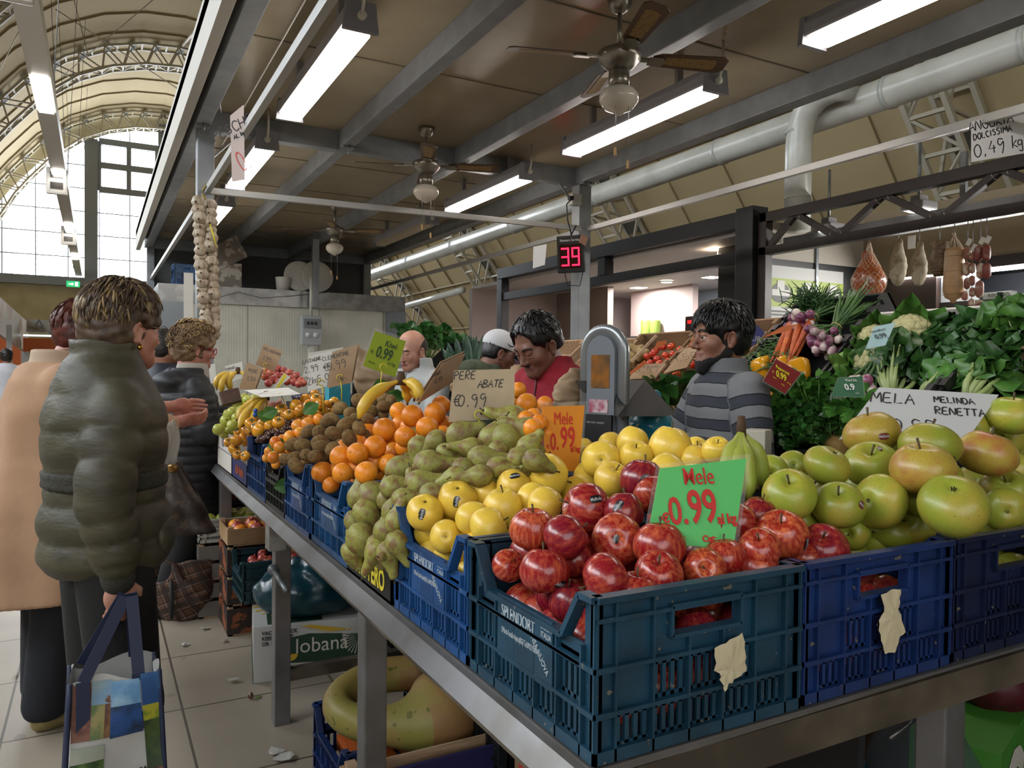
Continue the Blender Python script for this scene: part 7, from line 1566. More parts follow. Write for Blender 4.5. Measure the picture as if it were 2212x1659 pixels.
garment('puffer_coat', [dict(t='p', tab=[(.50, 0, 0, .20, .20), (.7, 0, 0, .215, .20), (1.0, 0, 0, .205, .175), (1.2, 0, 0, .20, .165), (1.28, 0, 0, .165, .14), (1.35, 0, 0, .10, .10)], q=(17, .008)), lmb((.165, 0, 1.26), (.22, .04, 1.03), .077, .072, .03, q=(5, .009)), lmb((.22, .04, 1.03), (.10, .37, 1.13), .070, .05, .03, q=(5, .008)), lmb((-.165, 0, 1.26), (-.2, .1, 1.05), .075, .07, .03, q=(5, .009)), lmb((-.2, .1, 1.05), (-.07, .34, 1.13), .068, .05, .03, q=(5, .008)),
    dict(t='e', c=(.02, -.10, 1.31), r=(.13, .09, .06), k=.03), dict(t='p', tab=[(1.3, 0, .0, .10, .10), (1.39, 0, .02, .088, .095)], k=.02)], puff, o, .010, noise=.002)
garment('scarf', [dict(t='p', tab=[(1.33, 0, .03, .085, .10), (1.42, 0, .04, .07, .085)])], mat('scarf_cream', 'a39c92', .85), o, .009)
garment('trousers', [lmb((-.09, 0, .83), (-.1, .06, .46), .11, .09), lmb((-.1, .06, .46), (-.1, .14, .07), .09, .08), lmb((.09, 0, .83), (.1, -.03, .46), .11, .09), lmb((.1, -.03, .46), (.1, -.14, .07), .09, .08)], blackc, o, .014)
for x, y in ((-.1, .14), (.1, -.14)): shoe('shoe', (x, y, 0), (0, 1, 0), blackc, o)
b = MB(); rg = mat('glasses_red', 'a01c24', .3); b.tube([hd.p(.082, -.01, .008), hd.p(.078, .05, .006), hd.p(.062, .10, .004)], .0028, 6)
for x in (1, -1): b.tube([hd.p(x*.034+.026*math.cos(a), .106, -.002+.02*math.sin(a)) for a in [i*PI/8 for i in range(16)]], .0026, 6, closed=True)
b.build('glasses', rg, o)
t = tag(MB().box((-.05, -.04, -.015), (.05, .04, .015), bev=.008).build('wallet', mat('wallet_brown', '4a2f20', .5, col2='3a2418', ns=30), mw=frame(at(498, 858, d=4.0), -FWD+Vector((.2, 0, .5))) @ Matrix.Rotation(.3, 4, 'Z')), 'brown patterned wallet in the curly-haired woman hands', 'wallet')

# ---- man half hidden behind the curly woman ----
p = at(352, 800, d=5.3); p.z = 0; hd = Head((0, .03, 1.52), pitch=-.15, sc=1.0)
o = figure('man with dark cropped hair half hidden behind the curly-haired woman', p, Vector((.9, .3, 0)), SK['tan'], LP['tan'], hd, (0, 0, 1.36), legs(.85, (-.1, 0, .47), (-.1, 0, .06), (.1, 0, .47), (.1, 0, .06)))
hd.hair(o, mat('hair_near_black', '17130f', .5), th=.007, back=-.07, nstr=60, sl=.03, noise=.002)
garment('jacket', [dict(t='p', tab=[(.8, 0, 0, .2, .16), (1.1, 0, 0, .21, .165), (1.3, 0, 0, .19, .14), (1.42, 0, 0, .09, .09)]), lmb((.18, 0, 1.33), (.24, .02, 1.05), .07, .065), lmb((.24, .02, 1.05), (.2, .2, .95), .06, .05), lmb((-.18, 0, 1.33), (-.24, .02, 1.05), .07, .065)], mat('navy_jacket', '171b28', .6), o, .014)
garment('trousers', legs(.85, (-.1, 0, .47), (-.1, 0, .06), (.1, 0, .47), (.1, 0, .06), (.12, .09, .08)), blackc, o, .016)
for x in (-.1, .1): shoe('shoe', (x, 0, 0), (0, 1, 0), blackc, o)

# ---- distant people in the aisle ----
def far_person(px, d, lab, face, top, topc, legc, hairc, walk=0, sc=1, skin_='tan', H=1.52):
    p = at(px, 800, d=d); p.z = 0; hd = Head((0, .02, H), sc=sc)
    K = ((-.1, walk*.25, .48), (-.1, walk*.35, .07), (.1, -walk*.05, .48), (.1, -walk*.45, .1))
    o = figure(lab, p, Vector(face), SK[skin_], LP['tan'], hd, (0, 0, H-.16), legs(.86, *K)+[lmb((.2, 0, 1.33), (.26, -.05, 1.05), .05, .04), lmb((.26, -.05, 1.05), (.27, .1, .88), .04, .03)], [(((.27, .1, .88), (0, .3, -1), (-1, 0, 0)), dict(curl=.5))], hres=.012)
    hd.hair(o, hairc, th=.010, back=-.07, nstr=40, sl=.03)
    garment('jacket', [dict(t='p', tab=[(top, 0, 0, .22, .18), (1.05, 0, 0, .20, .15), (1.28, 0, 0, .215, .15), (1.36, 0, 0, .17, .12), (1.42, 0, 0, .08, .08)]), lmb((.19, 0, 1.32), (.27, -.04, 1.06), .075, .068), lmb((.27, -.04, 1.06), (.27, .07, .90), .066, .05), lmb((-.19, 0, 1.32), (-.27, -.04, 1.06), .075, .068), lmb((-.27, -.04, 1.06), (-.24, .12, .92), .066, .05)], topc, o, .016, noise=.003)
    garment('trousers', [lmb((-.09, 0, .9), K[0], .12, .085), lmb(K[0], K[1], .085, .075), lmb((.09, 0, .9), K[2], .12, .085), lmb(K[2], K[3], .085, .075)], legc, o, .016)
    for q in (K[1], K[3]): shoe('shoe', (q[0], q[1], 0), (0, 1, 0), mat('trainer', '1b1b1e', .5, col2='8a8a8a', ns=12, nlo=.55, nhi=.6), o)
wc = mat('white_coat', 'b4b4ba', .7, bump=.2, bs=12); jn = mat('jeans_blue', '1f2d4c', .8)
far_person(14, 12.2, 'man in a white work coat and jeans walking away down the aisle', (.1, 1, 0), .72, wc, jn, _M['hair_near_black'], .7)
far_person(76, 15.5, 'distant dark-haired person in a dark red jacket', (-.3, -1, 0), .8, mat('red_jacket', '6d1620', .7), jn, _M['hair_near_black'])
far_person(100, 17.5, 'farthest dark-haired person standing behind the camel coat', (.3, 1, 0), .8, blackc, jn, _M['hair_near_black'])

# ---- vendors ----
def vendor(px, d, lab, face, hd, skin_, lip, torso, m_, arms, hands=(), res=.011, neck=None, low=.7, extra=(), noise=.003, axial=False, collar=None, pants=blackc, hres=.0045):
    p = at(px, 800, d=d); p.z = 0
    K = ((-.1, .0, .47), (-.1, 0, .06), (.1, 0, .47), (.1, 0, .06))
    o = figure(lab, p, Vector(face), SK[skin_], LP[lip], hd, neck or (0, 0, 1.36), legs(.86, *K)+[lmb(a[0], a[1], .045, .04) for a in arms]+[lmb(a[1], a[2], .04, .028) for a in arms], hands, hres=hres)
    P = [dict(t='p', tab=torso)]
    for a in arms:
        P += [lmb(a[0], a[1], .073, .062, .035, s0=.0), lmb(a[1], tuple(Vector(a[1])+(Vector(a[2])-Vector(a[1]))*.9), .060, .046, .025, s0=(Vector(a[1])-Vector(a[0])).length)]
    P += list(extra); garment('top', P, m_, o, res, noise=noise, nsc=24, axial=axial)
    garment('trousers', [lmb((-.09, 0, .92), K[0], .12, .085), lmb(K[0], K[1], .085, .075), lmb((.09, 0, .92), K[2], .12, .085), lmb(K[2], K[3], .085, .075)], pants, o, .018)
    for x in (-.1, .1): shoe('shoe', (x, 0, 0), (0, 1, 0), blackc, o)
    return o
TOR = [(.86, 0, 0, .17, .12), (1.05, 0, 0, .175, .13), (1.25, 0, 0, .20, .135), (1.34, 0, 0, .19, .12), (1.40, 0, 0, .11, .09)]
# striped jumper
stripe = mat('striped_knit', '6c6e70', .85, bump=.2, bs=160)
def stripes(M):
    nt = M.node_tree; lk = nt.links.new; b = nt.nodes['Principled BSDF']; a = nt.nodes.new('ShaderNodeAttribute'); a.attribute_name = 'along'
    def math_(op, x, y=None):
        n = nt.nodes.new('ShaderNodeMath'); n.operation = op
        for i, v in enumerate((x, y)):
            if v is None: continue
            if isinstance(v, (int, float)): n.inputs[i].default_value = v
            else: lk(v, n.inputs[i])
        return n.outputs[0]
    tc = nt.nodes.new('ShaderNodeTexCoord'); nz = nt.nodes.new('ShaderNodeTexNoise'); nz.inputs['Scale'].default_value = 9; lk(tc.outputs['Object'], nz.inputs[0])
    v = math_('ADD', a.outputs['Fac'], math_('MULTIPLY', nz.outputs['Fac'], .02)); f = math_('FRACT', math_('DIVIDE', v, .088))
    r = nt.nodes.new('ShaderNodeValToRGB'); r.color_ramp.interpolation = 'CONSTANT'; e = r.color_ramp.elements; e[0].position = 0; e[0].color = lin('6f7072'); e[1].position = .50; e[1].color = lin('0d0e12')
    for pos, c in ((.55, '2f333b'), (.95, '0d0e12')): q = e.new(pos); q.color = lin(c)
    lk(f, r.inputs[0]); lk(r.outputs[0], b.inputs['Base Color'])
stripes(stripe)
fs = (-RT*.97-FWD*.22); fs.z = 0
hd = Head((0, .03, 1.535), yaw=-.04, pitch=-.03, sc=1.03, jaw=1.02, nose=1.06)
lh = (-.09, .52, 1.235); rh = (.14, .44, 1.28)
o = vendor(1570, 3.0, 'bearded young vendor in a grey striped high-collar jumper, looking left', fs, hd, 'tan', 'tan', TOR, stripe,
    [((-.17, 0, 1.33), (-.27, .02, 1.06), (-.13, .30, 1.15)), ((.17, 0, 1.33), (.24, .12, 1.08), (.12, .34, 1.18))],
    [(((-.13, .30, 1.15), (.1, 1, .05), (.5, 0, -.9)), dict(curl=.9, thumb=-1)), (((.12, .34, 1.18), (-.1, 1, .0), (-.5, 0, -.9)), dict(curl=.9))], axial=True, res=.008, neck=(0, .01, 1.37), hres=.0035)
hd.face(o, '1c120c', '120e0c', .0048)
garment('collar', [dict(t='p', tab=[(1.355, 0, .0, .125, .105), (1.40, 0, .0, .083, .085), (1.455, 0, .005, .075, .080)]), dict(t='c', a=(0, .01, 1.42), b=(0, .02, 1.6), ra=.062, rb=.066, op='-', k=.01)], mat('knit_grey', '66686a', .85, bump=.3, bs=120), o, .007)
hk = mat('hair_black', '0c0b0c', .4); hd.hair(o, hk, th=.014, back=-.075, nstr=520, sl=.055, sr=.0028, noise=.003, fringe=1, side=.0, front=.058, vol=(1, 1, 1.02))
be = mat('beard_black', '14100e', .8, bump=.6, bs=300)
hdp = [hd.C((.049, .0, -.058), (.014, .070, -.092), .0245, .024), hd.C((-.049, .0, -.058), (-.014, .070, -.092), .0245, .024), hd.E((0, .074, -.112), (.026, .026, .030), k=.015), hd.C((.060, .006, -.02), (.052, .006, -.05), .010, .016, k=.01), hd.C((-.060, .006, -.02), (-.052, .006, -.05), .010, .016, k=.01), hd.E((0, .10, -.067), (.026, .03, .013), op='-', k=.006)]
garment('beard', hdp, be, o, .0045, noise=.0025, nsc=120)
# teal plastic bag he ties
tb = mat('teal_plastic', '2f7f92', .25, alpha=.92)
me = sdf_mesh('bag', [dict(t='e', c=(0, 0, 0), r=(.075, .06, .06)), dict(t='c', a=(0, 0, .03), b=(.02, 0, .09), ra=.03, rb=.02, k=.04)], .007, (-.12, -.1, -.1), (.12, .1, .13), noise=.009, nsc=45); t = link('plastic_bag', me, tb); t.location = at(1405, 920, d=2.42); tag(t, 'teal plastic bag held behind the scale screen', 'bag')

# red fleece
fr = (-RT*.75-FWD*.66); fr.z = 0
hd = Head((0, .12, 1.50), yaw=-.05, pitch=-.50, sc=1.0, jaw=1.05)
red_f = mat('red_fleece', '8c1a2a', .95, col2='7a1422', ns=10, bump=.35, bs=90)
o = vendor(1206, 3.2, 'vendor with short black hair in a red fleece looking down', fr, hd, 'dark', 'dark', [(.86, 0, 0, .18, .14), (1.1, 0, 0, .2, .15), (1.26, 0, 0, .21, .14), (1.36, 0, 0, .19, .12), (1.42, 0, .02, .10, .09)], red_f,
    [((.18, 0, 1.34), (.26, .08, 1.08), (.12, .36, 1.1)), ((-.18, 0, 1.34), (-.26, .08, 1.08), (-.12, .36, 1.1))], [(((.12, .36, 1.1), (-.2, 1, 0), (-.5, 0, -.8)), dict(curl=.8)), (((-.12, .36, 1.1), (.2, 1, 0), (.5, 0, -.8)), dict(curl=.8, thumb=-1))], neck=(0, .02, 1.37),
    extra=[dict(t='p', tab=[(1.37, 0, .02, .10, .09), (1.46, 0, .035, .082, .082)], k=.02), dict(t='c', a=(0, .05, 1.44), b=(0, .1, 1.6), ra=.068, rb=.07, op='-', k=.01)])
hd.face(o, '150d0a', '0e0a08', .004, closed=True)
hd.hair(o, hk, th=.012, back=-.04, nstr=330, sl=.03, sr=.0028, noise=.003, side=.01, front=.088)
MB().tube([(0, .125, 1.05), (0, .148, 1.2), (0, .13, 1.33), (0, .115, 1.44)], .004, 6).build('zip', mat('zip_dark', '4a0c14', .5), o)
garment('beard', [hd.C((.03, .062, -.075), (0, .084, -.092), .014, .012), hd.C((-.03, .062, -.075), (0, .084, -.092), .014, .012, k=.01), hd.C((-.016, .088, -.050), (.016, .088, -.050), .006, .006, k=.004)], mat('stubble', '2c1d17', .8), o, .0045)
# cap and camouflage hoodie
fc = (RT*.80+FWD*.25-RT*0); fc.z = 0
hd = Head((0, .09, 1.50), yaw=.0, pitch=-.28, sc=1.0)
camo = mat('hoodie_camo', '39412f', .9, col2='4a5240', ns=12, nlo=.48, nhi=.52, bump=.2, bs=40)
o = vendor(1046, 4.6, 'vendor in a white cap with blue peak and green camouflage hoodie', fc, hd, 'brown', 'dark', TOR, camo,
    [((.18, 0, 1.33), (.25, .1, 1.08), (.15, .35, 1.12)), ((-.18, 0, 1.33), (-.25, .1, 1.08), (-.15, .35, 1.12))], [(((.15, .35, 1.12), (-.1, 1, 0), (-.5, 0, -.8)), dict(curl=.7)), (((-.15, .35, 1.12), (.1, 1, 0), (.5, 0, -.8)), dict(curl=.7, thumb=-1))], extra=[dict(t='e', c=(0, -.07, 1.40), r=(.13, .09, .06), k=.03), dict(t='p', tab=[(1.37, 0, 0, .11, .1), (1.43, 0, .02, .09, .09)], k=.02)])
hd.face(o, '150d0a', '0e0a08', .004, closed=True); hd.hair(o, hk, th=.004, back=-.05, nstr=20, sl=.02, noise=.001, side=.01)
garment('cap', [hd.E((0, -.012, .052), (.084, .105, .090)), dict(t='b', c=hd.p(0, 0, -.075), r=(.2, .2, .10), rot=tuple(hd.R.to_euler()), op='-', k=.006)], mat('cap_white', 'bdbfc2', .7), o, .006)
b = MB(); b.grid(lambda u, v: hd.p((u-.5)*.14*(1-.35*v), .085+.075*v, .028-.018*v-.05*(u-.5)**2*4*.3), 8, 5, thick=.005); b.build('cap_peak', mat('cap_blue', '243a68', .6), o)
b = MB(); b.tube([hd.p(.0875, .012, .062), hd.p(.082, .035, .050), hd.p(.066, .068, .058), hd.p(.05, .083, .066)], [.001, .004, .0025, .0008], 6); b.build('cap_mark', mat('cap_navy', '1c2440', .5), o)
# bald man in the pale jacket
fb = (-RT*.66-FWD*.7); fb.z = 0
hd = Head((0, .07, 1.51), yaw=.1, pitch=-.30, sc=1.0)
o = vendor(908, 4.85, 'balding vendor in a pale grey zip jacket looking down', fb, hd, 'pale', 'tan', TOR, mat('pale_jacket', '9ea2a2', .6, bump=.25, bs=14),
    [((.18, 0, 1.33), (.25, .1, 1.08), (.14, .36, 1.08)), ((-.18, 0, 1.33), (-.25, .1, 1.08), (-.14, .36, 1.08))], [(((.14, .36, 1.08), (-.2, 1, 0), (-.5, 0, -.8)), dict(curl=.6)), (((-.14, .36, 1.08), (.2, 1, 0), (.5, 0, -.8)), dict(curl=.6, thumb=-1))], extra=[dict(t='p', tab=[(1.37, 0, .01, .105, .095), (1.47, 0, .02, .092, .088)], k=.015), dict(t='c', a=(0, .05, 1.42), b=(0, .08, 1.6), ra=.072, rb=.08, op='-', k=.01)])
hd.face(o, '2a1c12', '1d1612', .0045, closed=True)
garment('hair', [hd.E((0, -.035, .02), (.079, .082, .075)), hd.E((0, -.0, .09), (.085, .10, .075), op='-', k=.01), hd.E((0, .1, -.0), (.2, .09, .2), op='-', k=.01), dict(t='b', c=hd.p(0, 0, -.16), r=(.2, .2, .10), rot=tuple(hd.R.to_euler()), op='-', k=.01)], mat('hair_cropped', '2a221d', .8), o, .0055)
MB().tube([(0, .125, 1.0), (0, .143, 1.2), (0, .12, 1.34), (0, .10, 1.45)], .004, 6).build('zip', mat('zip_pale', '6c7070', .4), o)
garment('shirt', [dict(t='p', tab=[(1.34, 0, .02, .08, .085), (1.405, 0, .02, .062, .07)])], s_white, o, .008)
# ================= under and beside the table =================
def oriented(nm, c, x, lab, cat, group=None):
    x = Vector(x); x.z = 0; x.normalize(); m = Matrix((x, Vector((-x.y, x.x, 0)), Vector((0, 0, 1)))).transposed().to_4x4(); m.translation = Vector(c)
    return tag(empty(nm, mw=m), lab, cat, group)
FX = lambda y=0: Matrix(((1, 0, 0, 0), (0, 0, -1, y), (0, 1, 0, 0), (0, 0, 0, 1)))      # drawing plane -> a box's front (x, z)
# banana carton
t = oriented('banana_carton', (.61, 3.49, 0), (.48, -.075, 0), 'white banana carton lobana, PRODUCE OF ECUADOR, on the floor under the table', 'box')
MB().box((0, 0, 0), (.54, .36, .25), bev=.004).build('body', mat('carton_body_white', 'b5b5b2', .55), t); g_dk = mat('carton_green', '1c3a2a', .5); g_ye = mat('carton_yellow', 'c9a52c', .5)
b = MB(); b.M = FX(-.002); b.prism([(.10, .08), (.54, .05), (.54, .17), (.24, .20), (.16, .19), (.12, .15)], 0, .001); b.M = Matrix.Identity(4); b.box((.06, .02, .25), (.3, .18, .2515)); b.M = Matrix(((0, 0, -1, -.001), (-1, 0, 0, .36), (0, 1, 0, 0), (0, 0, 0, 1))); b.prism([(0, 0), (.36, 0), (.36, .05), (0, .12)], 0, .001); b.build('green_print', g_dk, t)
b = MB()
for k in range(9): a = .25+k*.3; b.box((.02, 0, 0), (.2, .010+.004*(k % 3), .0012), mw=Matrix.Translation((.2, .30, .2505)) @ Matrix.Rotation(a+2.6, 4, 'Z'))
b.M = FX(-.003)
for k in range(4): b.prism([(.44-.0, .20), (.20+.03*k, .235-.012*k), (.24+.03*k, .24-.012*k)], 0, .001)
b.prism([(.16+.030*math.cos(a), .115+.030*math.sin(a)) for a in [PI+q*PI/10 for q in range(11)]], .001, .002); b.build('yellow_print', g_ye, t)
b = MB(); b.M = FX(-.0035)
for k in range(28): a = k*2*PI/28; b.prism([(.46+.015*math.cos(a), .16+.015*math.sin(a)), (.46+.075*math.cos(a-.03), .16+.075*math.sin(a-.03)), (.46+.075*math.cos(a+.03), .16+.075*math.sin(a+.03))], 0, .001)
b.build('sun_rays', cardw, t)
text('printed_name', 'lobana', .095, cardw, t, FX(-.0045) @ Matrix.Translation((.295, .145, 0)), sx=.95); text('printed_note', 'VACUUM PACK\nKEEP AT 58° F\nOR 14° C', .024, ink, t, FX(-.003) @ Matrix.Translation((.035, .195, 0)), align='LEFT', bold=.0005, sx=.9); text('printed_origin', 'PRODUCE OF ECUADOR', .027, ink, t, FX(-.003) @ Matrix.Translation((.27, .028, 0)), sx=.9)
text('registered_mark', '®', .04, cardw, t, FX(-.0045) @ Matrix.Translation((.40, .175, 0)))
# teal bag on it
me = sdf_mesh('bag', [dict(t='e', c=(0, 0, .10), r=(.27, .19, .13)), dict(t='e', c=(.06, 0, .17), r=(.15, .15, .12), k=.08), dict(t='c', a=(.1, 0, .2), b=(.2, .0, .29), ra=.06, rb=.03, k=.06), dict(t='b', c=(0, 0, -.2), r=(.5, .5, .2), op='-', k=.02)], .011, (-.32, -.25, -.02), (.32, .25, .34), noise=.012, nsc=32)
o = link('plastic_bag', me, mat('dark_teal_plastic', '16414c', .3, col2='123640', ns=6, bump=.4, bs=18)); o.location = (.90, 3.62, .253); tag(o, 'big dark teal plastic bag lying on the banana carton', 'bag')
crate((.62, 3.83, .255), (.5, .32, .20), crate_g, 'dark teal crate of small red onions behind the banana carton', label=False)
for i in range(26): fruit('pom', (.68+.38*rnd.random(), 3.87+.22*rnd.random(), .42+.02*rnd.random()), .026, (rnd.uniform(-1, 1), rnd.uniform(-1, 1), 1), i, 'dull red onion or fruit in the dark teal crate', 'red produce in the dark teal crate')
def wood_box(loc, size, lab, slats=2, m2=None, nm='wooden_crate', rz=0):
    lx, ly, h = size; t = tag(empty(nm, loc, rz), lab, 'crate'); b = MB()
    for x, y in ((0, 0), (lx-.025, 0), (0, ly-.025), (lx-.025, ly-.025)): b.box((x, y, 0), (x+.025, y+.025, h))
    b.box((0, 0, 0), (lx, ly, .008)); b.build('corner_post', pinew, t); b = MB(); g = h/slats
    for k in range(slats):
        for a, c in (((0, -.004, g*k+.01), (lx, .003, g*(k+1)-.01)), ((0, ly-.003, g*k+.01), (lx, ly+.004, g*(k+1)-.01)), ((-.004, 0, g*k+.01), (.003, ly, g*(k+1)-.01)), ((lx-.003, 0, g*k+.01), (lx+.004, ly, g*(k+1)-.01))): b.box(a, c)
    b.build('slat', m2 or pined, t); return t
pdk = mat('crate_print_dark', '2c211c', .6, col2='8a4a2c', ns=12, nlo=.52, nhi=.56)
for k, lb in enumerate(('lowest of the stacked pine crates beside the banana carton', 'middle pine crate of the stack beside the plaid bag', 'third pine crate of the stack, under the apple box')): wood_box((.60, 4.16, .001+k*.155), (.42, .30, .15), lb, 1, pdk)
t = wood_box((.60, 4.16, .467), (.46, .30, .10), 'pine crate of wrapped red and orange apples on top of the stack', 1)
for i in range(15): fruit('pom' if i % 2 else 'clm', (.67+.085*(i % 5), 4.22+.08*(i//5), .535), .038, None, i, 'wrapped apple in the top pine crate under the table', 'wrapped apples under the table')
t = crate((.50, 4.52, .42), (.50, .30, .13), mat('crate_white', 'a3a39a', .5), 'white perforated crate of green produce behind the table leg', label=False, dipx=False)
for i in range(14): fruit('gua', (.56+.07*(i % 7), 4.6+.12*(i//7), .53), .04, None, i, 'green fruit in the white perforated crate', 'green fruit under the table')
for z, lb in ((0, 'lower grey crate stand under the far table end'), (.21, 'upper grey crate stand under the far table end')): wood_box((.5, 4.52, z+.002), (.46, .3, .2), lb, 2, mat('slat_grey', '6a6660', .7))
t = tag(empty('cardboard_box', (.46, 4.84, .57)), 'navy printed cardboard box with red script under the far table end', 'box'); MB().box((0, 0, 0), (.55, .3, .09)).build('body', [mat('box_navy', '1b1f45', .5)], t); text('printed_name', 'Al Cirozzo', .07, mat('print_red', 'b03a30', .5), t, FX(-.002) @ Matrix.Translation((.27, .045, 0)), bold=.001, shear=.3)
t = tag(empty('cardboard_box', (.5, 4.85, .38)), 'kraft box with mushrooms and red print below the navy box', 'box'); MB().box((0, 0, 0), (.5, .3, .17)).build('body', kraft, t); MB().box((.28, -.003, .02), (.38, 0, .14)).build('red_print', mat('print_red', 'b03a30', .5), t)
crate((1.02, 4.3, .42), (.24, .4, .3), crate_k, 'black crate standing on end under the far table', label=False)
# squash in its crate
c = Vector((.67, 2.28, .001)); t = crate((.665, 2.24, .001), (.54, .40, .235), blue_n, 'navy crate on the floor holding the curled squash', label=False, dipall=True)
text('printed_name', 'SPLENDORT', .045, mat('print_faint', '6a7a94', .6), t, FX(-.002) @ Matrix.Translation((.27, .13, 0)), sx=.9)
sq = mat('trombetta_skin', '8f8a45', .45, col2='a88a55', ns=5, nlo=.4, nhi=.65, speck='6a6a30', spn=40, spt=.7, bump=.06, bs=30); sq2 = mat('trombetta_bulb', '8f6a42', .55, col2='a0804c', ns=6, bump=.1, bs=30)
pts = []; rr = []
for i in range(34):
    a = -.55-5.2*i/33; pts.append((.20*math.cos(a)*1.02, .125*math.sin(a), .02*math.sin(a*1.0))); u = i/33; rr.append(.115*max(0, 1-u*3.4)+.062 if u < .3 else .060+.006*math.sin(u*9))
rr[0] = .03; rr[1] = .10; rr[2] = .135; rr[3] = .15; rr[4] = .148; rr[5] = .135; rr[6] = .115; rr[7] = .095; rr[8] = .08; rr[9] = .070; rr[-1] = .015; rr[-2] = .045
pts[0] = (.18, .05, .02)
t = tag(empty('trombetta_squash', (.90, 2.44, .285)), 'long curled yellow-green squash with bulbous end in the navy crate', 'squash')
b = MB(); b.tube([(x*1.0, y*1.25, z) for x, y, z in pts], [r*.92 for r in rr], 22); o = b.build('body', [sq, sq2], t)
for p in o.data.polygons:
    if p.center.x > .04 and p.center.y < .10: p.material_index = 1
b = MB(); [b.box((.03*k, .02, 0), (.03*k+.05, .26, .05+.01*(k % 3)), bev=.01) for k in range(0, 14, 3)]; tag(b.build('pumpkin_chunks', pk, loc=(.72, 2.3, .1)), 'orange pumpkin chunks in the crate beneath the squash', 'pumpkin')
# near pine crate with violet lining
t = wood_box((.60, 1.60, .001), (.56, .50, .28), 'near pine crate with violet cardboard lining at the bottom edge', 1, pinew); b = MB(); b.box((.03, .44, .02), (.53, .455, .26)); b.box((.03, .03, .02), (.04, .44, .23)); b.box((.52, .03, .02), (.53, .44, .23)); b.box((.03, .03, .1), (.53, .45, .11)); b.build('lining', mat('violet_card', '24204e', .6), t)
MB().box((.015, -.0, .28), (.045, .5, .29)).build('top_rail', pinew, t); MB().box((.515, -.0, .28), (.545, .5, .29)).build('top_rail', pinew, t)
for i, (x, y) in enumerate(((.95, 1.95), (1.0, 1.85), (.85, 1.8), (.78, 1.9))): o = MB().tube([(0, 0, -.07), (0, 0, 0), (.01, 0, .09)], [.018, .022, .016], 10).build('sweet_potato', mat('tuber_brown', '5c4028', .7, col2='463020', ns=14), mw=frame((x, y, .17), (.5, -.6+.4*i, .3))); tag(o, 'brown root lying in the violet-lined crate', 'root vegetable', 'brown roots in the violet-lined crate')
t = tag(empty('cardboard_box', (1.02, 1.42, .001)), 'kraft box printed red and yellow leaning behind the near crate', 'box'); MB().box((0, 0, 0), (.25, .42, .52)).build('body', kraft, t); BX = axes((-.002, .21, .30), (0, -1, 0), (0, 0, 1)); b = MB(); b.prism([(-.18, .0), (-.08, -.02), (-.10, .20), (-.2, .20)], 0, .001, 0, BX); b.build('red_print', mat('print_red', 'b03a30', .5), t); b = MB()
for k in range(6): b.prism([(-.06+.03*k, -.1), (-.045+.03*k, -.1), (-.035+.03*k, .12), (-.05+.03*k, .12)], 0, .001, 0, BX)
b.build('yellow_print', g_ye, t)
for (x, y, z, s, lb) in ((1.05, 1.95, 0, (.28, .45, .40), 'tall black crate beneath the table behind the squash'), (1.16, 3.15, .13, (.4, .35, .18), 'black crate with a round hole under the table'), (1.16, 3.5, .001, (.4, .35, .25), 'lower black crate behind the white carton edge')): crate((x, y, z+.001), s, crate_k, lb, label=False, dipx=False)
crate((1.10, 2.50, .001), (.17, .42, .33), crate_dk, 'navy crate with dark red produce behind the squash crate', label=False, dipx=False)
o = link('net_bag', sdf_mesh('nb', [dict(t='e', c=(0, 0, 0), r=(.10, .12, .07))], .01, (-.13, -.15, -.1), (.13, .15, .1), noise=.006, nsc=50), mat('net_dark_red', '4c141c', .5)); o.location = (1.17, 2.66, .37); tag(o, 'dark red net bag behind the squash', 'bag')
t = tag(MB().box((-.2, -.15, 0), (.2, .15, .12), bev=.003).build('white_carton', cardw, loc=(1.28, 3.35, .001)), 'plain white carton low behind the squash crate', 'box')
tag(MB().box((0, 0, 0), (.02, 3.6, .76)).build('back_board', mat('shade_dark', '17171a', .7), loc=(1.34, 1.0, .01)), 'dark board closing the back of the display table', 'board')  # dark sheet added to give the deep shade beneath the table
# right bottom corner
t = tag(empty('water_bottle', (1.80, 1.16, .001)), 'large clear plastic water bottle behind the table leg', 'bottle')
MB().lathe([(0, 0), (.13, .005), (.14, .02), (.14, .40), (.125, .46), (.09, .51), (.04, .54), (.03, .56), (0, .56)], 28, fn=lambda q, a: (q[0]*(1+.02*math.sin(q[2]*90)), q[1]*(1+.02*math.sin(q[2]*90)), q[2])).build('bottle', mat('pet_clear', '5c666c', .12, alpha=.45), t)
MB().lathe([(0, .555), (.034, .555), (.034, .58), (0, .58)], 14).build('cap', blue_b, t)
t = oriented('green_box', (1.88, 1.02, .001), (.9, .3, 0), 'green cardboard box with white letter C at the bottom right corner', 'box'); MB().box((0, 0, 0), (.5, .2, .5)).build('body', mat('box_green', '3f7f2a', .55), t); text('letter', 'C', .30, cardw, t, FX(-.002) @ Matrix.Translation((.14, .34, 0)) @ Matrix.Rotation(-.4, 4, 'Z'), bold=.012)
o = link('net_bag', sdf_mesh('nb', [dict(t='e', c=(0, 0, 0), r=(.14, .1, .1))], .01, (-.17, -.13, -.13), (.17, .13, .13), noise=.006, nsc=50), _M['net_dark_red']); o.location = (2.2, 1.2, .57); tag(o, 'dark red netting bag on the green box', 'bag')
o = tag(link('blue_sack', sdf_mesh('bs', [dict(t='e', c=(0, 0, .24), r=(.2, .14, .30)), dict(t='b', c=(0, 0, -.2), r=(.5, .5, .2), op='-', k=.02)], .012, (-.24, -.18, -.02), (.24, .18, .56), noise=.012, nsc=30), mat('sack_blue', '173a52', .35, bump=.3, bs=20)), 'dark blue plastic sack beneath the navy apple crate', 'bag'); o.location = (1.56, 1.30, 0)
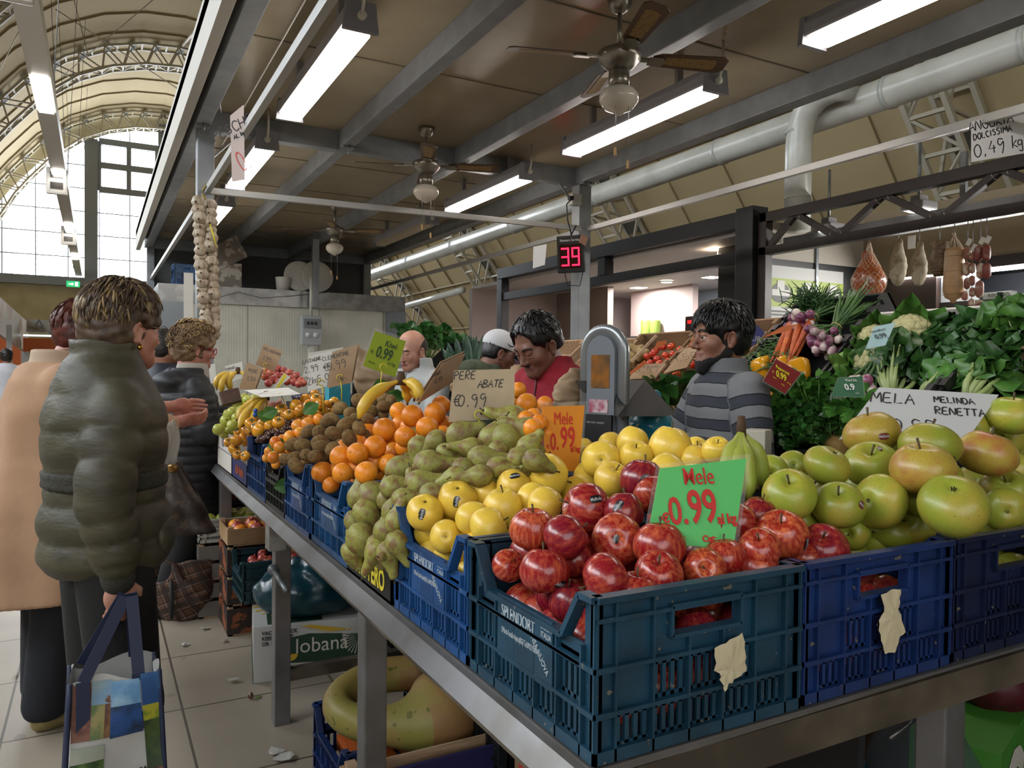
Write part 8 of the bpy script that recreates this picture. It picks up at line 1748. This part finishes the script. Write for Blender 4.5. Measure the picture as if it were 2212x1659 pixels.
t = tag(empty('cardboard_box', (1.98, 1.32, .001)), 'brown box stacked behind the green box at the right', 'box'); MB().box((0, 0, 0), (.5, .3, .72)).build('body', kraft, t)
# ---- shopping bags ----
bagw = mat('bag_white', 'b0b0ae', .4, bump=.3, bs=14); bagn = mat('bag_navy', '1c2542', .6)
c = at(247, 1442, d=1.93); t = oriented('shopping_bag', (c.x, c.y, c.z), (RT.x*.86+FWD.x*.5, RT.y*.86+FWD.y*.5, 0), 'white shopping bag with painted landscape panels and BANCA POPOLARE lettering', 'bag')
Wb, Db, Hb = .095, .065, .44
def bagpt(x, y, z): k = 1+.22*(-z/Hb); return (x*k, y*(1+.25*(-z/Hb)), z)
b = MB(); F4 = [(-Wb, -Db), (Wb, -Db), (Wb, Db), (-Wb, Db)]
for (x0, y0), (x1, y1) in zip(F4, F4[1:]+F4[:1]): b.grid(lambda u, v, x0=x0, y0=y0, x1=x1, y1=y1: bagpt(x0+(x1-x0)*u+.006*math.sin(7*u+3*v), y0+(y1-y0)*u+.006*math.sin(9*v+5*u), -Hb*v+(.012*math.sin(6*u) if v < .01 else 0)), 10, 12)
b.grid(lambda u, v: bagpt(-Wb+2*Wb*u, -Db+2*Db*v, -Hb), 2, 2); b.build('body', bagw, t)
b = MB()
for x, y in F4: b.tube([bagpt(x*1.02, y*1.03, -Hb*k/8) for k in range(9)], .006, 6)
b.build('piping', bagn, t)
def panel_(nm, u0, u1, z0, z1, m_, side=0, dy=.004):
    b = MB()
    def fn(u, v):
        uu = u0+(u1-u0)*u; z = z0+(z1-z0)*v
        if side == 0: p = bagpt(-Wb+2*Wb*uu+.006*math.sin(7*uu-3*z/Hb), -Db+.006*math.sin(-9*z/Hb+5*uu), z); return (p[0], p[1]-dy, p[2])
        if side == 1: p = bagpt(Wb+.006*math.sin(7*uu-3*z/Hb), -Db+2*Db*uu, z); return (p[0]+dy+.004, p[1], p[2])
    b.grid(fn, 6, 6); return b.build(nm, m_, t)
def paint(k, a, c, s=30): return mat('painted_'+k, a, .45, col2=c, ns=s, nlo=.42, nhi=.58, detail=5)
for nm, u0, u1, z0, z1, m_ in (('painted_panel', .0, .2, -.005, -.14, paint('rock', '5c3226', '7a5040')), ('painted_panel', .2, .46, -.005, -.06, paint('sky', '6f93b0', '8aa0a8', 12)), ('painted_panel', .2, .38, -.06, -.14, paint('plain', '8a8250', '56683c')), ('painted_panel', .38, .46, -.04, -.14, paint('rock2', '55301f', '7c5a3c')), ('painted_panel', .46, .79, -.01, -.07, paint('mountains', '5c8cb8', '8fb3cc', 14)), ('painted_panel', .46, .79, -.07, -.145, paint('water', '1f4a86', '122844', 22)),
    ('painted_panel', 0, .40, -.155, -.19, paint('pale_sky', 'a3a39a', '8f9a8a', 10)), ('painted_panel', 0, .40, -.19, -.245, paint('trees', '2c4a24', '4f6c34', 40)), ('painted_panel', 0, .40, -.245, -.265, paint('orange_bank', '9c4a22', 'b0602c')), ('painted_panel', 0, .40, -.265, -.43, paint('river', '4a6c72', '9aa8a8', 20))): panel_(nm, u0, u1, z0, z1, m_)
for z0, z1, m_ in ((-.0, -.08, paint('night_blue', '1f4a80', '3c6ca0', 10)), (-.08, -.12, paint('meadow', 'a3a02c', '5c7a2a', 30)), (-.12, -.24, paint('forest', '3c4f22', '25381c', 24)), (-.24, -.36, paint('autumn', '6a3c1c', '2c241a', 40)), (-.36, -.43, paint('lake', '3c5c7a', '24405c', 14))): panel_('painted_panel', .80, .98, z0, z1, m_)
BF = axes((.012, -Db*1.14-.012, -.245), (1, .0, 0), (0, -.16, 1)); text('lettering', 'BANCA\nPOPOLARE', .019, ink, t, BF @ Matrix.Translation((.03, 0, 0)) @ Matrix.Rotation(.12, 4, 'Z'), bold=.0006, sx=.9)
b = MB()
for k in range(3): b.prism([(-.045+.014*k, -.022), (-.037+.014*k, .0), (-.039+.014*k, .016), (-.046+.014*k, .008), (-.046+.014*k, -.006)], 0, .001, k, BF); b.prism([(-.041+.014*k+.0032*math.cos(a), .022+.0032*math.sin(a)) for a in range(6)], 0, .001, k, BF)
b.build('figures_mark', [g_dk, ink, mat('mark_red', '8a2028', .5)], t)
ti = t.matrix_world.inverted(); hp = ti @ at(278, 1285, d=1.93)
b = MB()
for y in (-Db-.004, Db):
    for x in (-.07, .05): 
        a = Vector((x, y, -.14 if y < 0 else 0)); m1 = Vector((x, y, 0)); tp = hp+Vector((x*.12, y*.2, 0)); b.bar(a, m1, .030, .003, up=(0, 1, 0)); b.bar(m1, tp, .028, .003, up=(0, 1, 0))
b.build('strap', bagn, t)
# plaid bag on the floor
pl = mat('plaid_cloth', '4f3a2e', .8, bump=.1, bs=60)
def tartan(M):
    nt = M.node_tree; lk = nt.links.new; b = nt.nodes['Principled BSDF']; tc = nt.nodes.new('ShaderNodeTexCoord'); mp = nt.nodes.new('ShaderNodeMapping'); mp.inputs['Rotation'].default_value = (.2, .35, .15); lk(tc.outputs['Object'], mp.inputs[0]); cur = lin('5c4233')
    for d, s, c, w in (('X', 9, '1c1512', .93), ('Z', 9, '1c1512', .93), ('X', 6.1, '8a7a70', .975), ('Z', 6.1, '8a7a70', .975), ('X', 3.3, '2c211c', .8), ('Z', 3.3, '2c211c', .8)):
        wv = nt.nodes.new('ShaderNodeTexWave'); wv.bands_direction = d; wv.inputs['Scale'].default_value = s; lk(mp.outputs[0], wv.inputs['Vector']); r = nt.nodes.new('ShaderNodeMapRange'); r.inputs[1].default_value = w; r.inputs[2].default_value = min(1, w+.03); r.inputs[4].default_value = .75; lk(wv.outputs['Fac'], r.inputs[0])
        x = nt.nodes.new('ShaderNodeMix'); x.data_type = 'RGBA'; lk(r.outputs[0], x.inputs[0])
        if isinstance(cur, tuple): x.inputs[6].default_value = cur
        else: lk(cur, x.inputs[6])
        x.inputs[7].default_value = lin(c); cur = x.outputs[2]
    lk(cur, b.inputs['Base Color'])
tartan(pl)
c = at(400, 1345, z=0); t = oriented('plaid_bag', (c.x-.01, c.y+.14, .001), (RT.x, RT.y, 0), 'brown plaid shopping bag slumped open on the floor', 'bag')
me = sdf_mesh('plaid', [dict(t='p', tab=[(0, .02, 0, .12, .10), (.1, 0, 0, .185, .135), (.2, 0, 0, .205, .14), (.28, 0, 0, .19, .13), (.33, .02, 0, .18, .12)]), dict(t='c', a=(.13, 0, .28), b=(.16, .02, .40), ra=.05, rb=.012, k=.04), dict(t='p', tab=[(.03, 0, 0, .10, .08), (.2, 0, 0, .185, .12), (.36, -.02, 0, .175, .11), (.45, -.02, 0, .175, .12)], op='-', k=.01), dict(t='e', c=(-.10, -.13, .29), r=(.10, .1, .075), op='-', k=.01)], .009, (-.25, -.2, -.01), (.25, .2, .44), noise=.008, nsc=26)
link('body', me, pl, t); MB().tube([(-.15, -.12, .24), (-.15, -.15, .34), (-.07, -.16, .37), (.03, -.15, .33), (.08, -.14, .24)], .008, 8).build('handle', mat('handle_brown', '3c241a', .5), t)
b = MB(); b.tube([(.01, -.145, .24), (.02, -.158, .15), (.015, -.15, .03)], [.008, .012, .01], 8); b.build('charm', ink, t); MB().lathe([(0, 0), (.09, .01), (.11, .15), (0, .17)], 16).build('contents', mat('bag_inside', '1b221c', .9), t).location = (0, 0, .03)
# dark handbag
t = oriented('handbag', at(395, 1060, d=2.75), (RT.x, RT.y, 0), 'dark brown leather handbag hanging beside the olive jacket', 'bag')
me = sdf_mesh('hb', [dict(t='p', tab=[(-.15, .0, 0, .115, .06), (-.05, -.01, 0, .085, .055), (.06, -.03, 0, .045, .035), (.11, -.04, 0, .03, .02)])], .008, (-.15, -.09, -.18), (.14, .09, .14), noise=.004, nsc=30); link('body', me, mat('monogram_brown', '2e221b', .45, col2='463528', ns=45, nlo=.55, nhi=.6), t)
b = MB(); b.tube([(-.05, 0, .10), (-.035, 0, .125), (-.01, 0, .10), (.05, 0, -.02)], .006, 8); b.build('strap', mat('strap_dark', '1f1713', .5), t); b = MB(); b.ball((-.025, -.03, .085), (.02, .008, .018), 10); b.tube([(-.06, -.02, .118), (-.03, -.02, .125)], .005, 6); b.build('brass_fitting', mat('brass', '94713a', .35, .6), t)
o = tag(MB().grid(lambda u, v: ((u-.5)*.06+.01*math.sin(5*v), .008*math.sin(8*u+5*v), -.16*v), 6, 10, thick=.001).build('paper_tissue', s_white, loc=at(362, 912, d=2.66)), 'crumpled white tissue under the camel coat woman hands', 'paper'); o.rotation_euler = (.2, -.25, .5)
# garlic braid
gar = mat('garlic_skin', 'b0a692', .55, col2='94806a', ns=26, stretch=(3, 3, .6), bump=.12, bs=40); t = tag(empty('garlic_braid', at(438, 418, d=5.35)), 'long braid of white garlic bulbs hanging at the left canopy post', 'garlic'); ti = t.location; k = 0; r = random.Random(4)
for i in range(17):
    for sd in (0, 1):
        px = 429+(i*.9)+(24-i*.3)*sd+r.uniform(-2, 2); py = 436+i*17.3+sd*9; p = at(px, py, d=5.33+r.uniform(-.03, .03)+.03*sd)-ti; R = .049*r.uniform(.9, 1.05)
        if sd == 0 and i == 16: continue
        T_ = frame(p, -FWD+Vector((r.uniform(-.4, .4), r.uniform(-.4, .4), r.uniform(-.5, .1)))); b = MB(); b.lathe([(0, -.75*R), (.5*R, -.72*R), (.95*R, -.25*R), (R, .1*R), (.8*R, .45*R), (.4*R, .62*R), (.2*R, .8*R), (0, .82*R)], 14, 0, T_, fn=lambda q, a: (q[0]*(1+.06*math.cos(6*a)), q[1]*(1+.06*math.cos(6*a)), q[2])); b.lathe([(.2*R, .78*R), (.1*R, 1.0*R), (0, 1.0*R)], 6, 1, T_); b.build('garlic_bulb', [gar, mat('garlic_root', '5c4630', .8)], t)
b = MB(); b.tube([(0, 0, 0)]+[at(442+i*1.2, 430+i*36, d=5.37)-ti for i in range(8)], .012, 6); b.tube([(0, 0, .02), (.02, 0, .05), (.01, 0, .08)], [.014, .008, .002], 5); b.tube([(0, 0, .0), (0, 0, .06)], .003, 4); b.build('plait', mat('straw', '8f8050', .8), t); MB().tube([at(452, 480, d=5.3)-ti, at(460, 505, d=5.3)-ti, at(468, 535, d=5.3)-ti], [.004, .008, .002], 5).build('yellow_ribbon', hookm, t)
# blue crate on the cold room, wires
crate((.86, 10.5, 2.425), (.30, .4, .26), blue_m, 'blue plastic crate on top of the cold room behind the post', label=False, dipx=False)
# ---- stalls on the far side of the aisle ----
orangew = mat('stall_orange', 'c4622a', .6); fascia = mat('stall_fascia', 'b9b4ac', .4, col2='a88a78', ns=1.5, nlo=.5, nhi=.62); alu = mat('stall_alu', '9c9c9c', .4, .3)
t = tag(empty('market_stall', (0, 0, 0)), 'white framed stall with glass fascia and orange wall on the far side of the aisle', 'market stall')
q = [at(-60, 596, d=17), at(57, 698, d=24)]; MB().bar(q[0]-Vector((0, 0, .45)), q[1]-Vector((0, 0, .45)), .1, .95).build('fascia_panel', fascia, t)
for px, d in ((20, 19.5), (51, 24)): p = at(px, 720, d=d); MB().box((p.x-.06, p.y-.06, 0), (p.x+.06, p.y+.06, 2.4)).build('post', alu, t)
p = at(-20, 730, d=25); p2_ = at(45, 730, d=25.5); MB().box((p.x, p.y, 0), (p2_.x, p2_.y+.1, 2.45)).build('side_wall', orangew, t)
t = tag(empty('market_stall', (0, 0, 0)), 'far stall with pale sign Ag and orange band across the aisle end', 'market stall'); p = at(57, 800, y=27); q = at(215, 800, y=27)
def yz(px0, py0, px1, py1, m_, nm, dy=0): a = at(px0, py0, y=27+dy); c = at(px1, py1, y=27+dy); MB().box((a.x, 27+dy, c.z), (c.x, 27.1+dy, a.z)).build(nm, m_, t)
yz(57, 690, 215, 722, mat('sign_pale', 'a3a29a', .6), 'sign_panel'); yz(50, 722, 215, 730, mat('pane_lit', 'c8d6dd', .3, emit=.8), 'lit_strip'); yz(50, 730, 215, 762, orangew, 'orange_band', -.02); yz(50, 762, 215, 800, alu, 'shutter'); yz(50, 800, 215, 880, mat('counter_grey', '8a8a88', .5), 'counter')
a = at(97, 704, y=26.9); text('lettering', 'Ag', .52, mat('sign_letter', '55565a', .5), t, axes((a.x, 26.93, a.z), (1, 0, 0), (0, 0, 1)), bold=-.008, space=1.3)
b = MB(); [b.ball(at(65+i*5, 707+(i % 3)*3, y=26.9), (.09, .04, .035), 8) for i in range(6)]; b.build('bread_picture', mat('bread_print', '8f8572', .7), t)
# litter on the floor
wp_ = mat('litter_white', 'a8a6a0', .7)
for i, (px, py, s) in enumerate(((440, 1358, .03), (485, 1385, .03), (398, 1393, .03), (35, 1452, .02), (596, 1625, .05), (612, 1640, .05), (505, 1470, .035))):
    p = at(px, py, z=0.006); r = random.Random(i); b = MB(); n = 7; b.add([(s*r.uniform(.4, 1)*math.cos(k*.9), s*r.uniform(.3, .8)*math.sin(k*.9), r.uniform(0, .012)) for k in range(n)], [tuple(range(n))]); tag(b.build('paper_scrap', wp_, loc=p), ['white scrap on the floor by the plaid bag', 'white scrap beside the pine crate stack', 'thin white scrap on the tiles left of the cartons', 'tiny scrap near the gold shoe', 'larger white scrap nearest on the floor', 'second white scrap touching the larger one', 'torn scrap at the corner of the banana carton'][i], 'paper')
fruit('che', at(541, 1503, z=.014), .016, (.3, .2, 1), 0, 'single chestnut lying on the floor before the table leg', 'floor chestnut')
tag(MB().add([(0, 0, .002), (.02, .01, .008), (.03, .03, .003), (.01, .025, .005)], [(0, 1, 2, 3)]).build('dry_leaf', lf_l, loc=at(552, 1512, z=0)), 'dry leaf bit beside the fallen chestnut', 'leaf')
# ---- leaves among the citrus, plums and small things behind the heaps ----
for i, (px, py, d, a) in enumerate(((578, 963, 2.92, .2), (585, 975, 2.9, -.5), (566, 898, 3.3, .4), (556, 893, 3.32, -.3), (592, 1052, 2.75, .1), (655, 893, 3.0, .6), (805, 838, 3.1, .3), (838, 848, 3.0, -.4))):
    b = MB(); leaf(b, (0, 0, 0), Vector((.07*math.cos(a), -.01, .07*math.sin(a))), .028, .1, .003, 4, 5, up=-FWD, fold=.3); o = b.build('citrus_leaf', lf_m, loc=at(px, py, d=d))
    tag(o, ['dark green leaf at the black clementine crate rim', 'second leaf hanging in the clementine crate', 'broad leaf between chestnuts and persimmons', 'narrow leaf left of the broad one on the persimmons', 'small leaf poking out low through the black crate', 'leaf lying right of the persimmon heap', 'leaf behind the lime kiwi sign', 'leaf by the hook of the kiwi sign'][i], 'leaf')
plum = mat('plum_skin', '2c2230', .35, col2='4a4250', ns=1.5, rand=.2)
t = tag(empty('plum_tray', at(648, 872, d=4.1)), 'dark tray of plums behind the persimmons', 'tray'); MB().box((0, 0, -.05), (.46, .34, .0)).build('body', ck, t)
for i in range(36): tag(link('plum', proto('org', 0)[0][1].copy(), None), 'dark bluish plum in the tray behind the persimmons', 'plum', 'plums behind the persimmons')
k = 0; P0 = t.location
for o in [o for o in COL.objects if o.name.startswith('plum') and o.type == 'MESH' and o.get('category') == 'plum']:
    o.data.materials.clear(); o.data.materials.append(plum); o.scale = (.026,)*3; o.location = P0+Vector((.04+.05*(k % 9), .04+.075*(k//9), .022+.006*(k % 2))); k += 1
t = tag(empty('till_monitor', at(792, 850, d=4.0)), 'small black till screen behind the chestnut and kiwi signs', 'screen'); MB().box((-.07, 0, -.12), (.09, .03, .06), bev=.006).build('housing', dark, t); MB().box((-.02, .03, -.5), (.04, .06, -.1)).build('stand', steel_d, t)
t = tag(empty('carton', at(732, 862, d=3.9)), 'turquoise carton behind the clementine sign', 'box'); MB().box((-.05, 0, -.12), (.06, .08, .09)).build('body', mat('turquoise_card', '2f94a8', .5), t)
# slotted rail and cable runs on the cold room, notice stuck on the scale stand
t = tag(empty('cable', (1.9, 10.36, 2.38)), 'grey cable sagging along the top edge of the cold room', 'cable'); MB().tube([(-.7, 0, .03), (-.5, 0, -.09), (-.3, 0, -.02), (0, 0, -.08), (.4, 0, -.03), (.9, 0, .05)], .006, 6).build('wire', steel, t)
